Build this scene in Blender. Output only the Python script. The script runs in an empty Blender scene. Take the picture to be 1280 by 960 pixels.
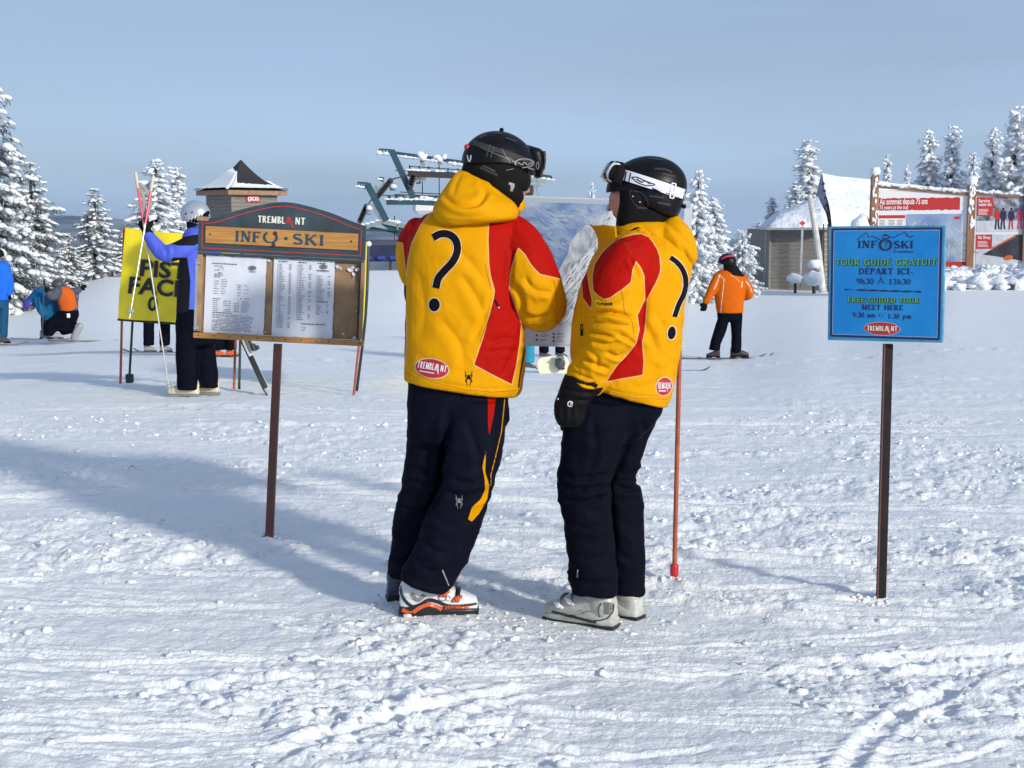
import bpy, math, random
import numpy as np
from mathutils import Vector, Matrix, noise as mnoise
from mathutils.bvhtree import BVHTree
R = math.radians
rnd = random.Random(7)
scene = bpy.context.scene
COL = scene.collection

# ------------------------------------------------------------------ camera
EYE = 1.54
FPX = 1780.0
PITCH = math.atan((480 - 285) / FPX)
cd = bpy.data.cameras.new('camera')
cam = bpy.data.objects.new('camera', cd)
COL.objects.link(cam)
cam.location = (0, 0, EYE)
cam.rotation_euler = (math.pi / 2 - PITCH, 0, 0)
cd.sensor_width = 36
cd.lens = FPX * 36 / 1280
cd.clip_start = 0.1
cd.clip_end = 60000
scene.camera = cam

# ------------------------------------------------------------------ sun and sky
SUN_AZ, SUN_EL = 41.0, 20.0
sdir = Vector((math.sin(R(SUN_AZ)) * math.cos(R(SUN_EL)), -math.cos(R(SUN_AZ)) * math.cos(R(SUN_EL)), math.sin(R(SUN_EL))))
sl = bpy.data.lights.new('sun', 'SUN')
sl.energy = 2.85
sl.angle = R(4.0)
sl.color = (1.0, 0.95, 0.86)
so = bpy.data.objects.new('sun', sl)
COL.objects.link(so)
so.rotation_euler = (-sdir).to_track_quat('-Z', 'Y').to_euler()
w = bpy.data.worlds.new('World')
scene.world = w
w.use_nodes = True
nt = w.node_tree
nt.nodes.clear()
wo = nt.nodes.new('ShaderNodeOutputWorld')
bg = nt.nodes.new('ShaderNodeBackground')
sky = nt.nodes.new('ShaderNodeTexSky')
sky.sky_type = 'NISHITA'
sky.sun_disc = False
sky.sun_elevation = R(SUN_EL)
sky.sun_rotation = math.atan2(sdir.x, sdir.y)
sky.altitude = 900
sky.air_density = 1.0
sky.dust_density = 5.0
sky.ozone_density = 2.0
# a thin high veil of cloud over the clear sky
veil = nt.nodes.new('ShaderNodeMix'); veil.data_type = 'RGBA'
hor = nt.nodes.new('ShaderNodeMix'); hor.data_type = 'RGBA'
hor.inputs['A'].default_value = (4.45, 6.15, 8.5, 1); hor.inputs['B'].default_value = (3.4, 4.5, 6.6, 1)
sx_ = nt.nodes.new('ShaderNodeSeparateXYZ'); hr = nt.nodes.new('ShaderNodeMapRange')
hr.inputs['From Min'].default_value = 0.0; hr.inputs['From Max'].default_value = 0.14; hr.interpolation_type = 'SMOOTHSTEP'
tc = nt.nodes.new('ShaderNodeTexCoord')
mp = nt.nodes.new('ShaderNodeMapping'); mp.inputs['Scale'].default_value = (1.2, 1.2, 9.0)
nz = nt.nodes.new('ShaderNodeTexNoise'); nz.inputs['Scale'].default_value = 1.3; nz.inputs['Detail'].default_value = 5
mr = nt.nodes.new('ShaderNodeMapRange')
mr.inputs['From Min'].default_value = 0.3; mr.inputs['From Max'].default_value = 0.7; mr.inputs['To Min'].default_value = 0.22; mr.inputs['To Max'].default_value = 0.86
nt.links.new(tc.outputs['Generated'], mp.inputs['Vector'])
nt.links.new(tc.outputs['Generated'], sx_.inputs['Vector']); nt.links.new(sx_.outputs['Z'], hr.inputs['Value']); nt.links.new(hr.outputs['Result'], hor.inputs['Factor']); nt.links.new(hor.outputs['Result'], veil.inputs['B'])
nt.links.new(mp.outputs['Vector'], nz.inputs['Vector'])
nt.links.new(nz.outputs['Fac'], mr.inputs['Value'])
nt.links.new(mr.outputs['Result'], veil.inputs['Factor'])
nt.links.new(sky.outputs['Color'], veil.inputs['A'])
nt.links.new(veil.outputs['Result'], bg.inputs['Color'])
bg.inputs['Strength'].default_value = 0.10
nt.links.new(bg.outputs['Background'], wo.inputs['Surface'])
scene.view_settings.view_transform = 'Standard'
scene.view_settings.look = 'None'
scene.view_settings.exposure = 0.27
scene.view_settings.gamma = 1.0
scene.cycles.max_bounces = 6
scene.cycles.use_denoising = True

# ------------------------------------------------------------------ helpers: placing
F_ = Vector((0, math.cos(PITCH), -math.sin(PITCH)))
U_ = Vector((0, math.sin(PITCH), math.cos(PITCH)))
CAMP = Vector((0, 0, EYE))

def ray(px, py):
    return F_ + Vector(((px - 640) / FPX, 0, 0)) + U_ * ((480 - py) / FPX)

def at(px, py, D):
    """world point seen at photo pixel (px, py) at distance D along +Y"""
    d = ray(px, py)
    return CAMP + d * (D / d.y)

def proj(P):
    """world points (n,3) -> photo pixels (n,2)"""
    P = np.asarray(P) - np.array(CAMP)
    z = P @ np.array(F_)
    return np.stack([640 + FPX * P[:, 0] / z, 480 - FPX * (P @ np.array(U_)) / z], 1)

# ------------------------------------------------------------------ helpers: noise
def perlin2(x, y, seed=0):
    xi = np.floor(x).astype(np.int64); yi = np.floor(y).astype(np.int64)
    xf = x - xi; yf = y - yi
    u = xf * xf * xf * (xf * (xf * 6 - 15) + 10); v = yf * yf * yf * (yf * (yf * 6 - 15) + 10)
    def g(ix, iy, dx, dy):
        h = (ix * 374761393 + iy * 668265263 + seed * 974634777) & 0xffffffff
        h = ((h ^ (h >> 13)) * 1274126177) & 0xffffffff
        h = (h ^ (h >> 16)) & 0xffff
        a = h * (2 * math.pi / 65536)
        return np.cos(a) * dx + np.sin(a) * dy
    n00 = g(xi, yi, xf, yf); n10 = g(xi + 1, yi, xf - 1, yf)
    n01 = g(xi, yi + 1, xf, yf - 1); n11 = g(xi + 1, yi + 1, xf - 1, yf - 1)
    return (n00 * (1 - u) + n10 * u) * (1 - v) + (n01 * (1 - u) + n11 * u) * v

def fbm(x, y, o=4, seed=0, gain=0.5):
    s = 0; a = 1
    for i in range(o):
        s = s + a * perlin2(x * 2 ** i, y * 2 ** i, seed + i * 17)
        a *= gain
    return s

def sstep(a, b, x):
    t = np.clip((x - a) / (b - a), 0, 1)
    return t * t * (3 - 2 * t)

# ------------------------------------------------------------------ helpers: materials
MATS = {}
def mat(name, color, rough=0.6, metal=0.0, var=0.0, vscale=6.0, bump=0.0, bscale=40.0, bdist=0.01, coat=0.0, sheen=0.0, spec=0.5, stretch=None, color2=None, detail=4.0):
    if name in MATS: return MATS[name]
    m = bpy.data.materials.new(name); m.use_nodes = True
    N = m.node_tree.nodes; L = m.node_tree.links
    p = N['Principled BSDF']
    p.inputs['Base Color'].default_value = (*color, 1)
    p.inputs['Roughness'].default_value = rough
    p.inputs['Metallic'].default_value = metal
    p.inputs['Coat Weight'].default_value = coat
    p.inputs['Sheen Weight'].default_value = sheen
    p.inputs['Specular IOR Level'].default_value = spec
    t = N.new('ShaderNodeTexCoord')
    src = t.outputs['Object']
    if stretch:
        mp = N.new('ShaderNodeMapping'); mp.inputs['Scale'].default_value = stretch
        L.new(src, mp.inputs['Vector']); src = mp.outputs['Vector']
    if var > 0 or color2:
        n = N.new('ShaderNodeTexNoise'); n.inputs['Scale'].default_value = vscale; n.inputs['Detail'].default_value = detail
        L.new(src, n.inputs['Vector'])
        mx = N.new('ShaderNodeMix'); mx.data_type = 'RGBA'
        c2 = color2 if color2 else tuple(min(1, c * (1 + var)) for c in color)
        c1 = color if color2 else tuple(c * (1 - var) for c in color)
        mx.inputs['A'].default_value = (*c1, 1); mx.inputs['B'].default_value = (*c2, 1)
        mr = N.new('ShaderNodeMapRange'); mr.inputs['From Min'].default_value = 0.35; mr.inputs['From Max'].default_value = 0.65
        L.new(n.outputs['Fac'], mr.inputs['Value']); L.new(mr.outputs['Result'], mx.inputs['Factor'])
        L.new(mx.outputs['Result'], p.inputs['Base Color'])
    if bump > 0:
        n = N.new('ShaderNodeTexNoise'); n.inputs['Scale'].default_value = bscale; n.inputs['Detail'].default_value = 5
        L.new(src, n.inputs['Vector'])
        b = N.new('ShaderNodeBump'); b.inputs['Strength'].default_value = bump; b.inputs['Distance'].default_value = bdist
        L.new(n.outputs['Fac'], b.inputs['Height']); L.new(b.outputs['Normal'], p.inputs['Normal'])
    MATS[name] = m
    return m

# ------------------------------------------------------------------ helpers: objects
def rootof(o):
    while o.parent: o = o.parent
    return o

def link(name, verts, faces, mats, parent=None, smooth=True, fmat=None, attrs=None, label=None):
    """verts in world coordinates (or in the root's own frame when the root carries 'local')"""
    me = bpy.data.meshes.new(name)
    v = np.asarray(verts, dtype=np.float64).reshape(-1, 3)
    if parent is not None:
        r = rootof(parent)
        if not r.get('_loc'): v = v - np.array(r.location)
    me.from_pydata(v.tolist(), [], [list(map(int, f)) for f in faces] if not isinstance(faces, np.ndarray) else faces.tolist())
    if not isinstance(mats, (list, tuple)): mats = [mats]
    for m in mats: me.materials.append(m)
    if fmat is not None: me.polygons.foreach_set('material_index', np.asarray(fmat, dtype=np.int32))
    if smooth: me.polygons.foreach_set('use_smooth', np.ones(len(me.polygons), dtype=bool))
    if attrs:
        for k, a in attrs.items():
            at_ = me.attributes.new(k, 'FLOAT', 'POINT'); at_.data.foreach_set('value', np.asarray(a, dtype=np.float32))
    me.update()
    o = bpy.data.objects.new(name, me); COL.objects.link(o)
    if parent is not None: o.parent = parent
    if label: o['label'] = label
    return o

def tag(o, label, cat, group=None, kind=None):
    if label: o['label'] = label
    if cat: o['category'] = cat
    if group: o['group'] = group
    if kind: o['kind'] = kind
    return o

def thing(name, loc, label, cat, group=None, rotz=0.0, local=False):
    o = bpy.data.objects.new(name, None); COL.objects.link(o)
    o.location = loc; o.rotation_euler = (0, 0, rotz); o.empty_display_size = 0.2
    if local: o['_loc'] = 1
    return tag(o, label, cat, group)

def structure(name, verts, faces, mats, **k):
    o = link(name, verts, faces, mats, **k); o['kind'] = 'structure'; return o

def copy_thing(src, loc, rotz, scale, label, group=None):
    m = {}
    def rec(o, par):
        c = o.copy(); COL.objects.link(c)
        if par is not None: c.parent = par
        for ch in o.children: rec(ch, c)
        return c
    r = rec(src, None)
    r.location = loc; r.rotation_euler = (0, 0, rotz); r.scale = scale
    r['label'] = label
    if group: r['group'] = group
    return r

class MB:
    """collects primitives into one mesh"""
    def __init__(s): s.v = []; s.f = []; s.m = []; s.n = 0
    def add(s, v, f, mi=0, M=None):
        v = np.asarray(v, dtype=np.float64).reshape(-1, 3)
        if M is not None:
            A = np.array(M); v = v @ A[:3, :3].T + A[:3, 3]
        s.v.append(v); n = s.n
        s.f += [[i + n for i in q] for q in (f.tolist() if isinstance(f, np.ndarray) else f)]
        s.m += [mi] * len(f); s.n += len(v)
        return s
    def box(s, c, size, M=None, mi=0, bevel=0.0):
        hx, hy, hz = [d / 2 for d in size]
        b = min(bevel, hx * .9, hy * .9, hz * .9)
        if b <= 0:
            v = [(x, y, z) for x in (-hx, hx) for y in (-hy, hy) for z in (-hz, hz)]
            f = [(0, 1, 3, 2), (4, 6, 7, 5), (0, 4, 5, 1), (2, 3, 7, 6), (0, 2, 6, 4), (1, 5, 7, 3)]
        else:
            # rounded in plan, chamfered top and bottom
            ring = []
            for sx, sy in ((1, 1), (-1, 1), (-1, -1), (1, -1)):
                p = [(sx * hx, sy * (hy - b)), (sx * (hx - b), sy * hy)]
                if sx * sy < 0: p = p[::-1]
                ring += p
            inn = [(x * (hx - b) / hx, y * (hy - b) / hy) for x, y in ring]
            v = [(x, y, -hz) for x, y in inn] + [(x, y, -hz + b) for x, y in ring] + [(x, y, hz - b) for x, y in ring] + [(x, y, hz) for x, y in inn]
            f = []
            for k in range(3):
                for i in range(8):
                    j = (i + 1) % 8
                    f.append((k * 8 + i, k * 8 + j, k * 8 + 8 + j, k * 8 + 8 + i))
            f += [tuple(range(7, -1, -1)), tuple(range(24, 32))]
        v = np.array(v) + np.array(c)
        return s.add(v, f, mi, M)
    def bar(s, a, b, w, h=None, mi=0, up=(0, 0, 1)):
        """square bar from a to b"""
        a = Vector(a); b = Vector(b); h = h or w
        t = (b - a).normalized(); u = Vector(up)
        if abs(t.dot(u)) > .98: u = Vector((0, 1, 0))
        x = t.cross(u).normalized(); y = x.cross(t)
        v = []
        for p in (a, b):
            for i, j in ((-1, -1), (1, -1), (1, 1), (-1, 1)):
                v.append(p + x * (i * w / 2) + y * (j * h / 2))
        f = [(0, 1, 5, 4), (1, 2, 6, 5), (2, 3, 7, 6), (3, 0, 4, 7), (3, 2, 1, 0), (4, 5, 6, 7)]
        return s.add(v, f, mi)
    def tube(s, pts, radii, n=12, sub=4, mi=0, flat=1.0, cap=True):
        v, f = tube(pts, radii, n, sub, flat, cap); return s.add(v, f, mi)
    def ico(s, c, r, rings=8, seg=12, mi=0, M=None, amp=0.0, fr=3.0, seed=0):
        v = []; f = []
        r = (r, r, r) if isinstance(r, (int, float)) else r
        for i in range(rings + 1):
            th = math.pi * i / rings
            for j in range(seg):
                ph = 2 * math.pi * j / seg
                d = Vector((math.sin(th) * math.cos(ph), math.sin(th) * math.sin(ph), math.cos(th)))
                k = 1 + (amp * mnoise.noise(d * fr + Vector((seed * 3.1, seed * 1.7, seed))) if amp else 0)
                v.append((c[0] + d.x * r[0] * k, c[1] + d.y * r[1] * k, c[2] + d.z * r[2] * k))
        for i in range(rings):
            for j in range(seg):
                k = (j + 1) % seg
                f.append((i * seg + j, (i + 1) * seg + j, (i + 1) * seg + k, i * seg + k))
        return s.add(v, f, mi, M)
    def build(s, name, mats, parent=None, smooth=False, **k):
        v = np.concatenate(s.v) if s.v else np.zeros((0, 3))
        return link(name, v, s.f, mats, parent, smooth, fmat=s.m if max(s.m or [0]) > 0 else None, **k)
    def arrays(s): return np.concatenate(s.v), s.f

def catmull(P, sub):
    P = np.asarray(P, dtype=float)
    if len(P) < 3 or sub <= 1: return P
    Q = np.concatenate([[2 * P[0] - P[1]], P, [2 * P[-1] - P[-2]]])
    out = []
    for i in range(1, len(Q) - 2):
        p0, p1, p2, p3 = Q[i - 1:i + 3]
        for k in range(sub):
            t = k / sub
            out.append(.5 * (2 * p1 + (p2 - p0) * t + (2 * p0 - 5 * p1 + 4 * p2 - p3) * t * t + (3 * p1 - p0 - 3 * p2 + p3) * t ** 3))
    out.append(P[-1])
    return np.array(out)

def skin_rings(C, A, B, p, n, cap=True):
    """C,A,B (k,3) arrays, p (k,) exponent: closed loft"""
    th = np.arange(n) * 2 * math.pi / n
    c = np.cos(th); s_ = np.sin(th)
    V = []
    def ring(i, sc=1.0, off=None):
        e = 2.0 / p[i]
        cc = np.sign(c) * np.abs(c) ** e; ss = np.sign(s_) * np.abs(s_) ** e
        r = C[i] + sc * (cc[:, None] * A[i] + ss[:, None] * B[i])
        return r if off is None else r + off
    k = len(C)
    rows = []
    if cap:
        t0 = C[0] - C[1]; t0 /= (np.linalg.norm(t0) + 1e-9)
        h = cap * .5 * min(np.linalg.norm(A[0]), np.linalg.norm(B[0]))
        for a in (1.35, .9, .45): rows.append(ring(0, math.cos(a), t0 * h * math.sin(a)))
    for i in range(k): rows.append(ring(i))
    if cap:
        t1 = C[-1] - C[-2]; t1 /= (np.linalg.norm(t1) + 1e-9)
        h = cap * .5 * min(np.linalg.norm(A[-1]), np.linalg.norm(B[-1]))
        for a in (.45, .9, 1.35): rows.append(ring(k - 1, math.cos(a), t1 * h * math.sin(a)))
    V = np.concatenate(rows)
    m = len(rows)
    F = []
    for i in range(m - 1):
        for j in range(n):
            j2 = (j + 1) % n
            F.append((i * n + j, i * n + j2, (i + 1) * n + j2, (i + 1) * n + j))
    F.append(tuple(range(n - 1, -1, -1))); F.append(tuple(range((m - 1) * n, m * n)))
    return V, F

def tube(pts, radii, n=12, sub=4, flat=1.0, cap=True):
    P = catmull([list(p) for p in pts], sub)
    if np.isscalar(radii): radii = [radii] * len(pts)
    rr = catmull([[r, 0, 0] for r in radii], sub)[:, 0]
    T = np.gradient(P, axis=0); T /= np.linalg.norm(T, axis=1)[:, None] + 1e-12
    u = np.array([0, 1.0, 0]) if abs(T[0][1]) < .9 else np.array([1.0, 0, 0])
    A = []; B = []
    for i in range(len(P)):
        a = u - T[i] * (u @ T[i]); a /= np.linalg.norm(a) + 1e-12
        b = np.cross(T[i], a); u = a
        A.append(a * rr[i]); B.append(b * rr[i] * flat)
    return skin_rings(P, np.array(A), np.array(B), np.full(len(P), 2.0), n, 1.0 if cap else 0)

def loftpx(rows, n=36, sub=5, cap=0.6):
    """rows: (lx,ly,rx,ry,D,b[,p]) - left and right edge in photo pixels at distance D, half depth b"""
    C = []; A = []; B = []; p = []
    for r in rows:
        lx, ly, rx, ry, D, b = r[:6]
        e = r[6] if len(r) > 6 else 2.3
        a0 = at(lx, ly, D); a1 = at(rx, ry, D)
        C.append((a0 + a1) / 2); A.append((a1 - a0) / 2); B.append((0, b, 0)); p.append(e)
    C = catmull(C, sub); A = catmull(A, sub); B = catmull(B, sub); p = catmull([[q, 0, 0] for q in p], sub)[:, 0]
    return skin_rings(C, A, B, p, n, cap)

def tubepx(rows, n=20, sub=5, flat=1.0):
    """rows: (px,py,D,r)"""
    return tube([at(*r[:3]) for r in rows], [r[3] for r in rows], n, sub, flat)

def fuse(shapes, voxel, smooth=4):
    """union of closed shapes as one continuous surface"""
    m = MB()
    for v, f in shapes: m.add(v, f)
    v, f = m.arrays()
    me = bpy.data.meshes.new('tmp'); me.from_pydata(v.tolist(), [], f); me.update()
    o = bpy.data.objects.new('tmp', me); COL.objects.link(o)
    md = o.modifiers.new('r', 'REMESH'); md.mode = 'VOXEL'; md.voxel_size = voxel; md.adaptivity = 0
    dg = bpy.context.evaluated_depsgraph_get()
    ev = o.evaluated_get(dg); em = ev.to_mesh()
    nv = len(em.vertices)
    V = np.empty(nv * 3); em.vertices.foreach_get('co', V); V = V.reshape(-1, 3)
    ls = np.empty(len(em.polygons), dtype=np.int32); em.polygons.foreach_get('loop_start', ls)
    lt = np.empty(len(em.polygons), dtype=np.int32); em.polygons.foreach_get('loop_total', lt)
    vi = np.empty(len(em.loops), dtype=np.int32); em.loops.foreach_get('vertex_index', vi)
    F = [vi[a:a + b].tolist() for a, b in zip(ls, lt)]
    E = np.empty(len(em.edges) * 2, dtype=np.int32); em.edges.foreach_get('vertices', E); E = E.reshape(-1, 2)
    ev.to_mesh_clear(); bpy.data.objects.remove(o); bpy.data.meshes.remove(me)
    V = relax(V, E, smooth)
    return V, F, E

def relax(V, E, it):
    deg = np.bincount(E.ravel(), minlength=len(V)).astype(float)[:, None]; deg[deg == 0] = 1
    for k in range(it):
        for lam in (.55, -.45):
            S = np.zeros_like(V)
            for c in range(3):
                S[:, c] = np.bincount(E[:, 0], V[E[:, 1], c], len(V)) + np.bincount(E[:, 1], V[E[:, 0], c], len(V))
            V = V + lam * (S / deg - V)
    return V

def vnormals(V, F):
    Q = np.array([f if len(f) == 4 else [f[0], f[1], f[2], f[2]] for f in F])
    n = np.cross(V[Q[:, 2]] - V[Q[:, 0]], V[Q[:, 3]] - V[Q[:, 1]])
    N = np.zeros_like(V)
    for k in range(4):
        for c in range(3): N[:, c] += np.bincount(Q[:, k], n[:, c], len(V))
    return N / (np.linalg.norm(N, axis=1)[:, None] + 1e-12)

def seg_dist(P, poly):
    """unsigned distance, signed side, and t of nearest point on polyline (pixels)"""
    best = np.full(len(P), 1e9); side = np.zeros(len(P)); along = np.zeros(len(P))
    poly = np.asarray(poly, dtype=float); L = 0
    tot = np.sum(np.linalg.norm(np.diff(poly, axis=0), axis=1))
    for a, b in zip(poly[:-1], poly[1:]):
        d = b - a; l2 = d @ d + 1e-9
        t = np.clip(((P - a) @ d) / l2, 0, 1)
        q = P - (a + t[:, None] * d)
        dist = np.hypot(q[:, 0], q[:, 1])
        s = np.sign(d[0] * q[:, 1] - d[1] * q[:, 0])
        m = dist < best
        best[m] = dist[m]; side[m] = s[m]; along[m] = (L + t[m] * math.sqrt(l2)) / tot
        L += math.sqrt(l2)
    return best, side, along

def poly_sd(P, poly):
    """signed distance to polygon in pixels, positive inside"""
    poly = list(poly) + [poly[0]]
    d, _, _ = seg_dist(P, poly)
    inside = np.zeros(len(P), dtype=bool)
    for (x0, y0), (x1, y1) in zip(poly[:-1], poly[1:]):
        c = ((y0 > P[:, 1]) != (y1 > P[:, 1]))
        xi = (x1 - x0) * (P[:, 1] - y0) / ((y1 - y0) if y1 != y0 else 1e-9) + x0
        inside ^= c & (P[:, 0] < xi)
    return np.where(inside, d, -d)

def wrinkle(V, F, folds, generic=0.0, gscale=9.0, stretch=(1, 1, 1), seed=0, zones=None):
    """folds: (polyline px, depth in metres, width px); generic crumple amplitude, stronger inside zones (px,py,radius)"""
    N = vnormals(V, F)
    P = proj(V)
    disp = np.zeros(len(V))
    facing = np.clip(-(N @ np.array(F_)) * 2.5 + .1, 0, 1)
    for poly, A, wd in folds:
        pl = catmull(poly, 4)
        d, s, al = seg_dist(P, pl)
        sd = d * s
        tap = np.clip(np.minimum(al, 1 - al) * 5, 0, 1) ** .7
        disp += facing * tap * A * (-1.15 * np.exp(-np.abs(sd / wd) ** 1.25) + .75 * np.exp(-((sd - 2.1 * wd) / (1.5 * wd)) ** 2) + .3 * np.exp(-((sd + 2.4 * wd) / (1.8 * wd)) ** 2))
    if generic > 0:
        st = np.array(stretch)
        k = np.empty(len(V))
        for i, v in enumerate(V * st):
            q = Vector(v * gscale) + Vector((seed * 5.3, 0, 0))
            q2 = q + Vector((mnoise.noise(q * .5), mnoise.noise(q * .5 + Vector((9, 9, 9))), 0)) * 1.2
            a = mnoise.noise(q2)
            k[i] = (1 - 2.6 * abs(a) ** .75) * .8 + .45 * (1 - 2.4 * abs(mnoise.noise(q2 * 2.1)) ** .8)
        g = np.full(len(V), .35)
        for (zx, zy, zr) in (zones or []):
            g += .9 * np.exp(-((P[:, 0] - zx) ** 2 + (P[:, 1] - zy) ** 2) / zr ** 2)
        disp += generic * k * g
    return V + N * disp[:, None]

# ------------------------------------------------------------------ helpers: marks drawn on surfaces
def ribbon(poly, widths, step=None):
    """strip of quads along a polyline in 2D; returns list of rows [(left),(mid),(right)]"""
    poly = np.asarray(poly, dtype=float)
    if np.isscalar(widths): widths = np.full(len(poly), float(widths))
    widths = np.asarray(widths, dtype=float)
    if step:
        P = [poly[0]]; W = [widths[0]]
        for i in range(len(poly) - 1):
            n = max(1, int(np.linalg.norm(poly[i + 1] - poly[i]) / step))
            for k in range(1, n + 1):
                P.append(poly[i] + (poly[i + 1] - poly[i]) * k / n); W.append(widths[i] + (widths[i + 1] - widths[i]) * k / n)
        poly = np.array(P); widths = np.array(W)
    T = np.gradient(poly, axis=0); T /= np.linalg.norm(T, axis=1)[:, None] + 1e-12
    Nn = np.stack([-T[:, 1], T[:, 0]], 1)
    return poly, Nn, widths

def marks(strokes, mapper, off=0.001, step=None, cross=2, dz=0.00006):
    """strokes: list of (poly, width); mapper(x,y,off)->world point or None. returns verts, faces"""
    V = []; F = []
    for si, (poly, wd) in enumerate(strokes):
        P, Nn, W = ribbon(poly, wd, step)
        o = off + si % 40 * dz
        idx = []
        for p, n, w_ in zip(P, Nn, W):
            row = []
            for k in range(cross + 1):
                q = p + n * w_ * (k / cross - .5)
                r = mapper(q[0], q[1], o)
                if r is None: row.append(-1)
                else: row.append(len(V)); V.append(tuple(r))
            idx.append(row)
        for a, b in zip(idx[:-1], idx[1:]):
            for k in range(cross):
                q = (a[k], b[k], b[k + 1], a[k + 1])
                if min(q) >= 0: F.append(q)
    return V, F

def ellipse_marks(cx, cy, rx, ry, rot, mapper, off, rings=6, seg=28):
    V = []; F = []; ok = []
    c, s_ = math.cos(rot), math.sin(rot)
    for i in range(rings + 1):
        for j in range(seg):
            a = 2 * math.pi * j / seg; k = i / rings
            x = rx * k * math.cos(a); y = ry * k * math.sin(a)
            r = mapper(cx + x * c - y * s_, cy + x * s_ + y * c, off)
            ok.append(r is not None); V.append(tuple(r) if r is not None else (0, 0, 0))
    for i in range(rings):
        for j in range(seg):
            k = (j + 1) % seg
            q = (i * seg + j, i * seg + k, (i + 1) * seg + k, (i + 1) * seg + j)
            if all(ok[t] for t in q): F.append(q)
    used = sorted({i for f in F for i in f}); mp_ = {u: i for i, u in enumerate(used)}
    return [V[u] for u in used], [tuple(mp_[i] for i in f) for f in F]

def arc(cx, cy, rx, ry, a0, a1, wv, wh, n=10):
    a = np.radians(np.linspace(a0, a1, n))
    return (np.stack([cx + rx * np.cos(a), cy + ry * np.sin(a)], 1), wh + (wv - wh) * np.abs(np.cos(a)))

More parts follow.
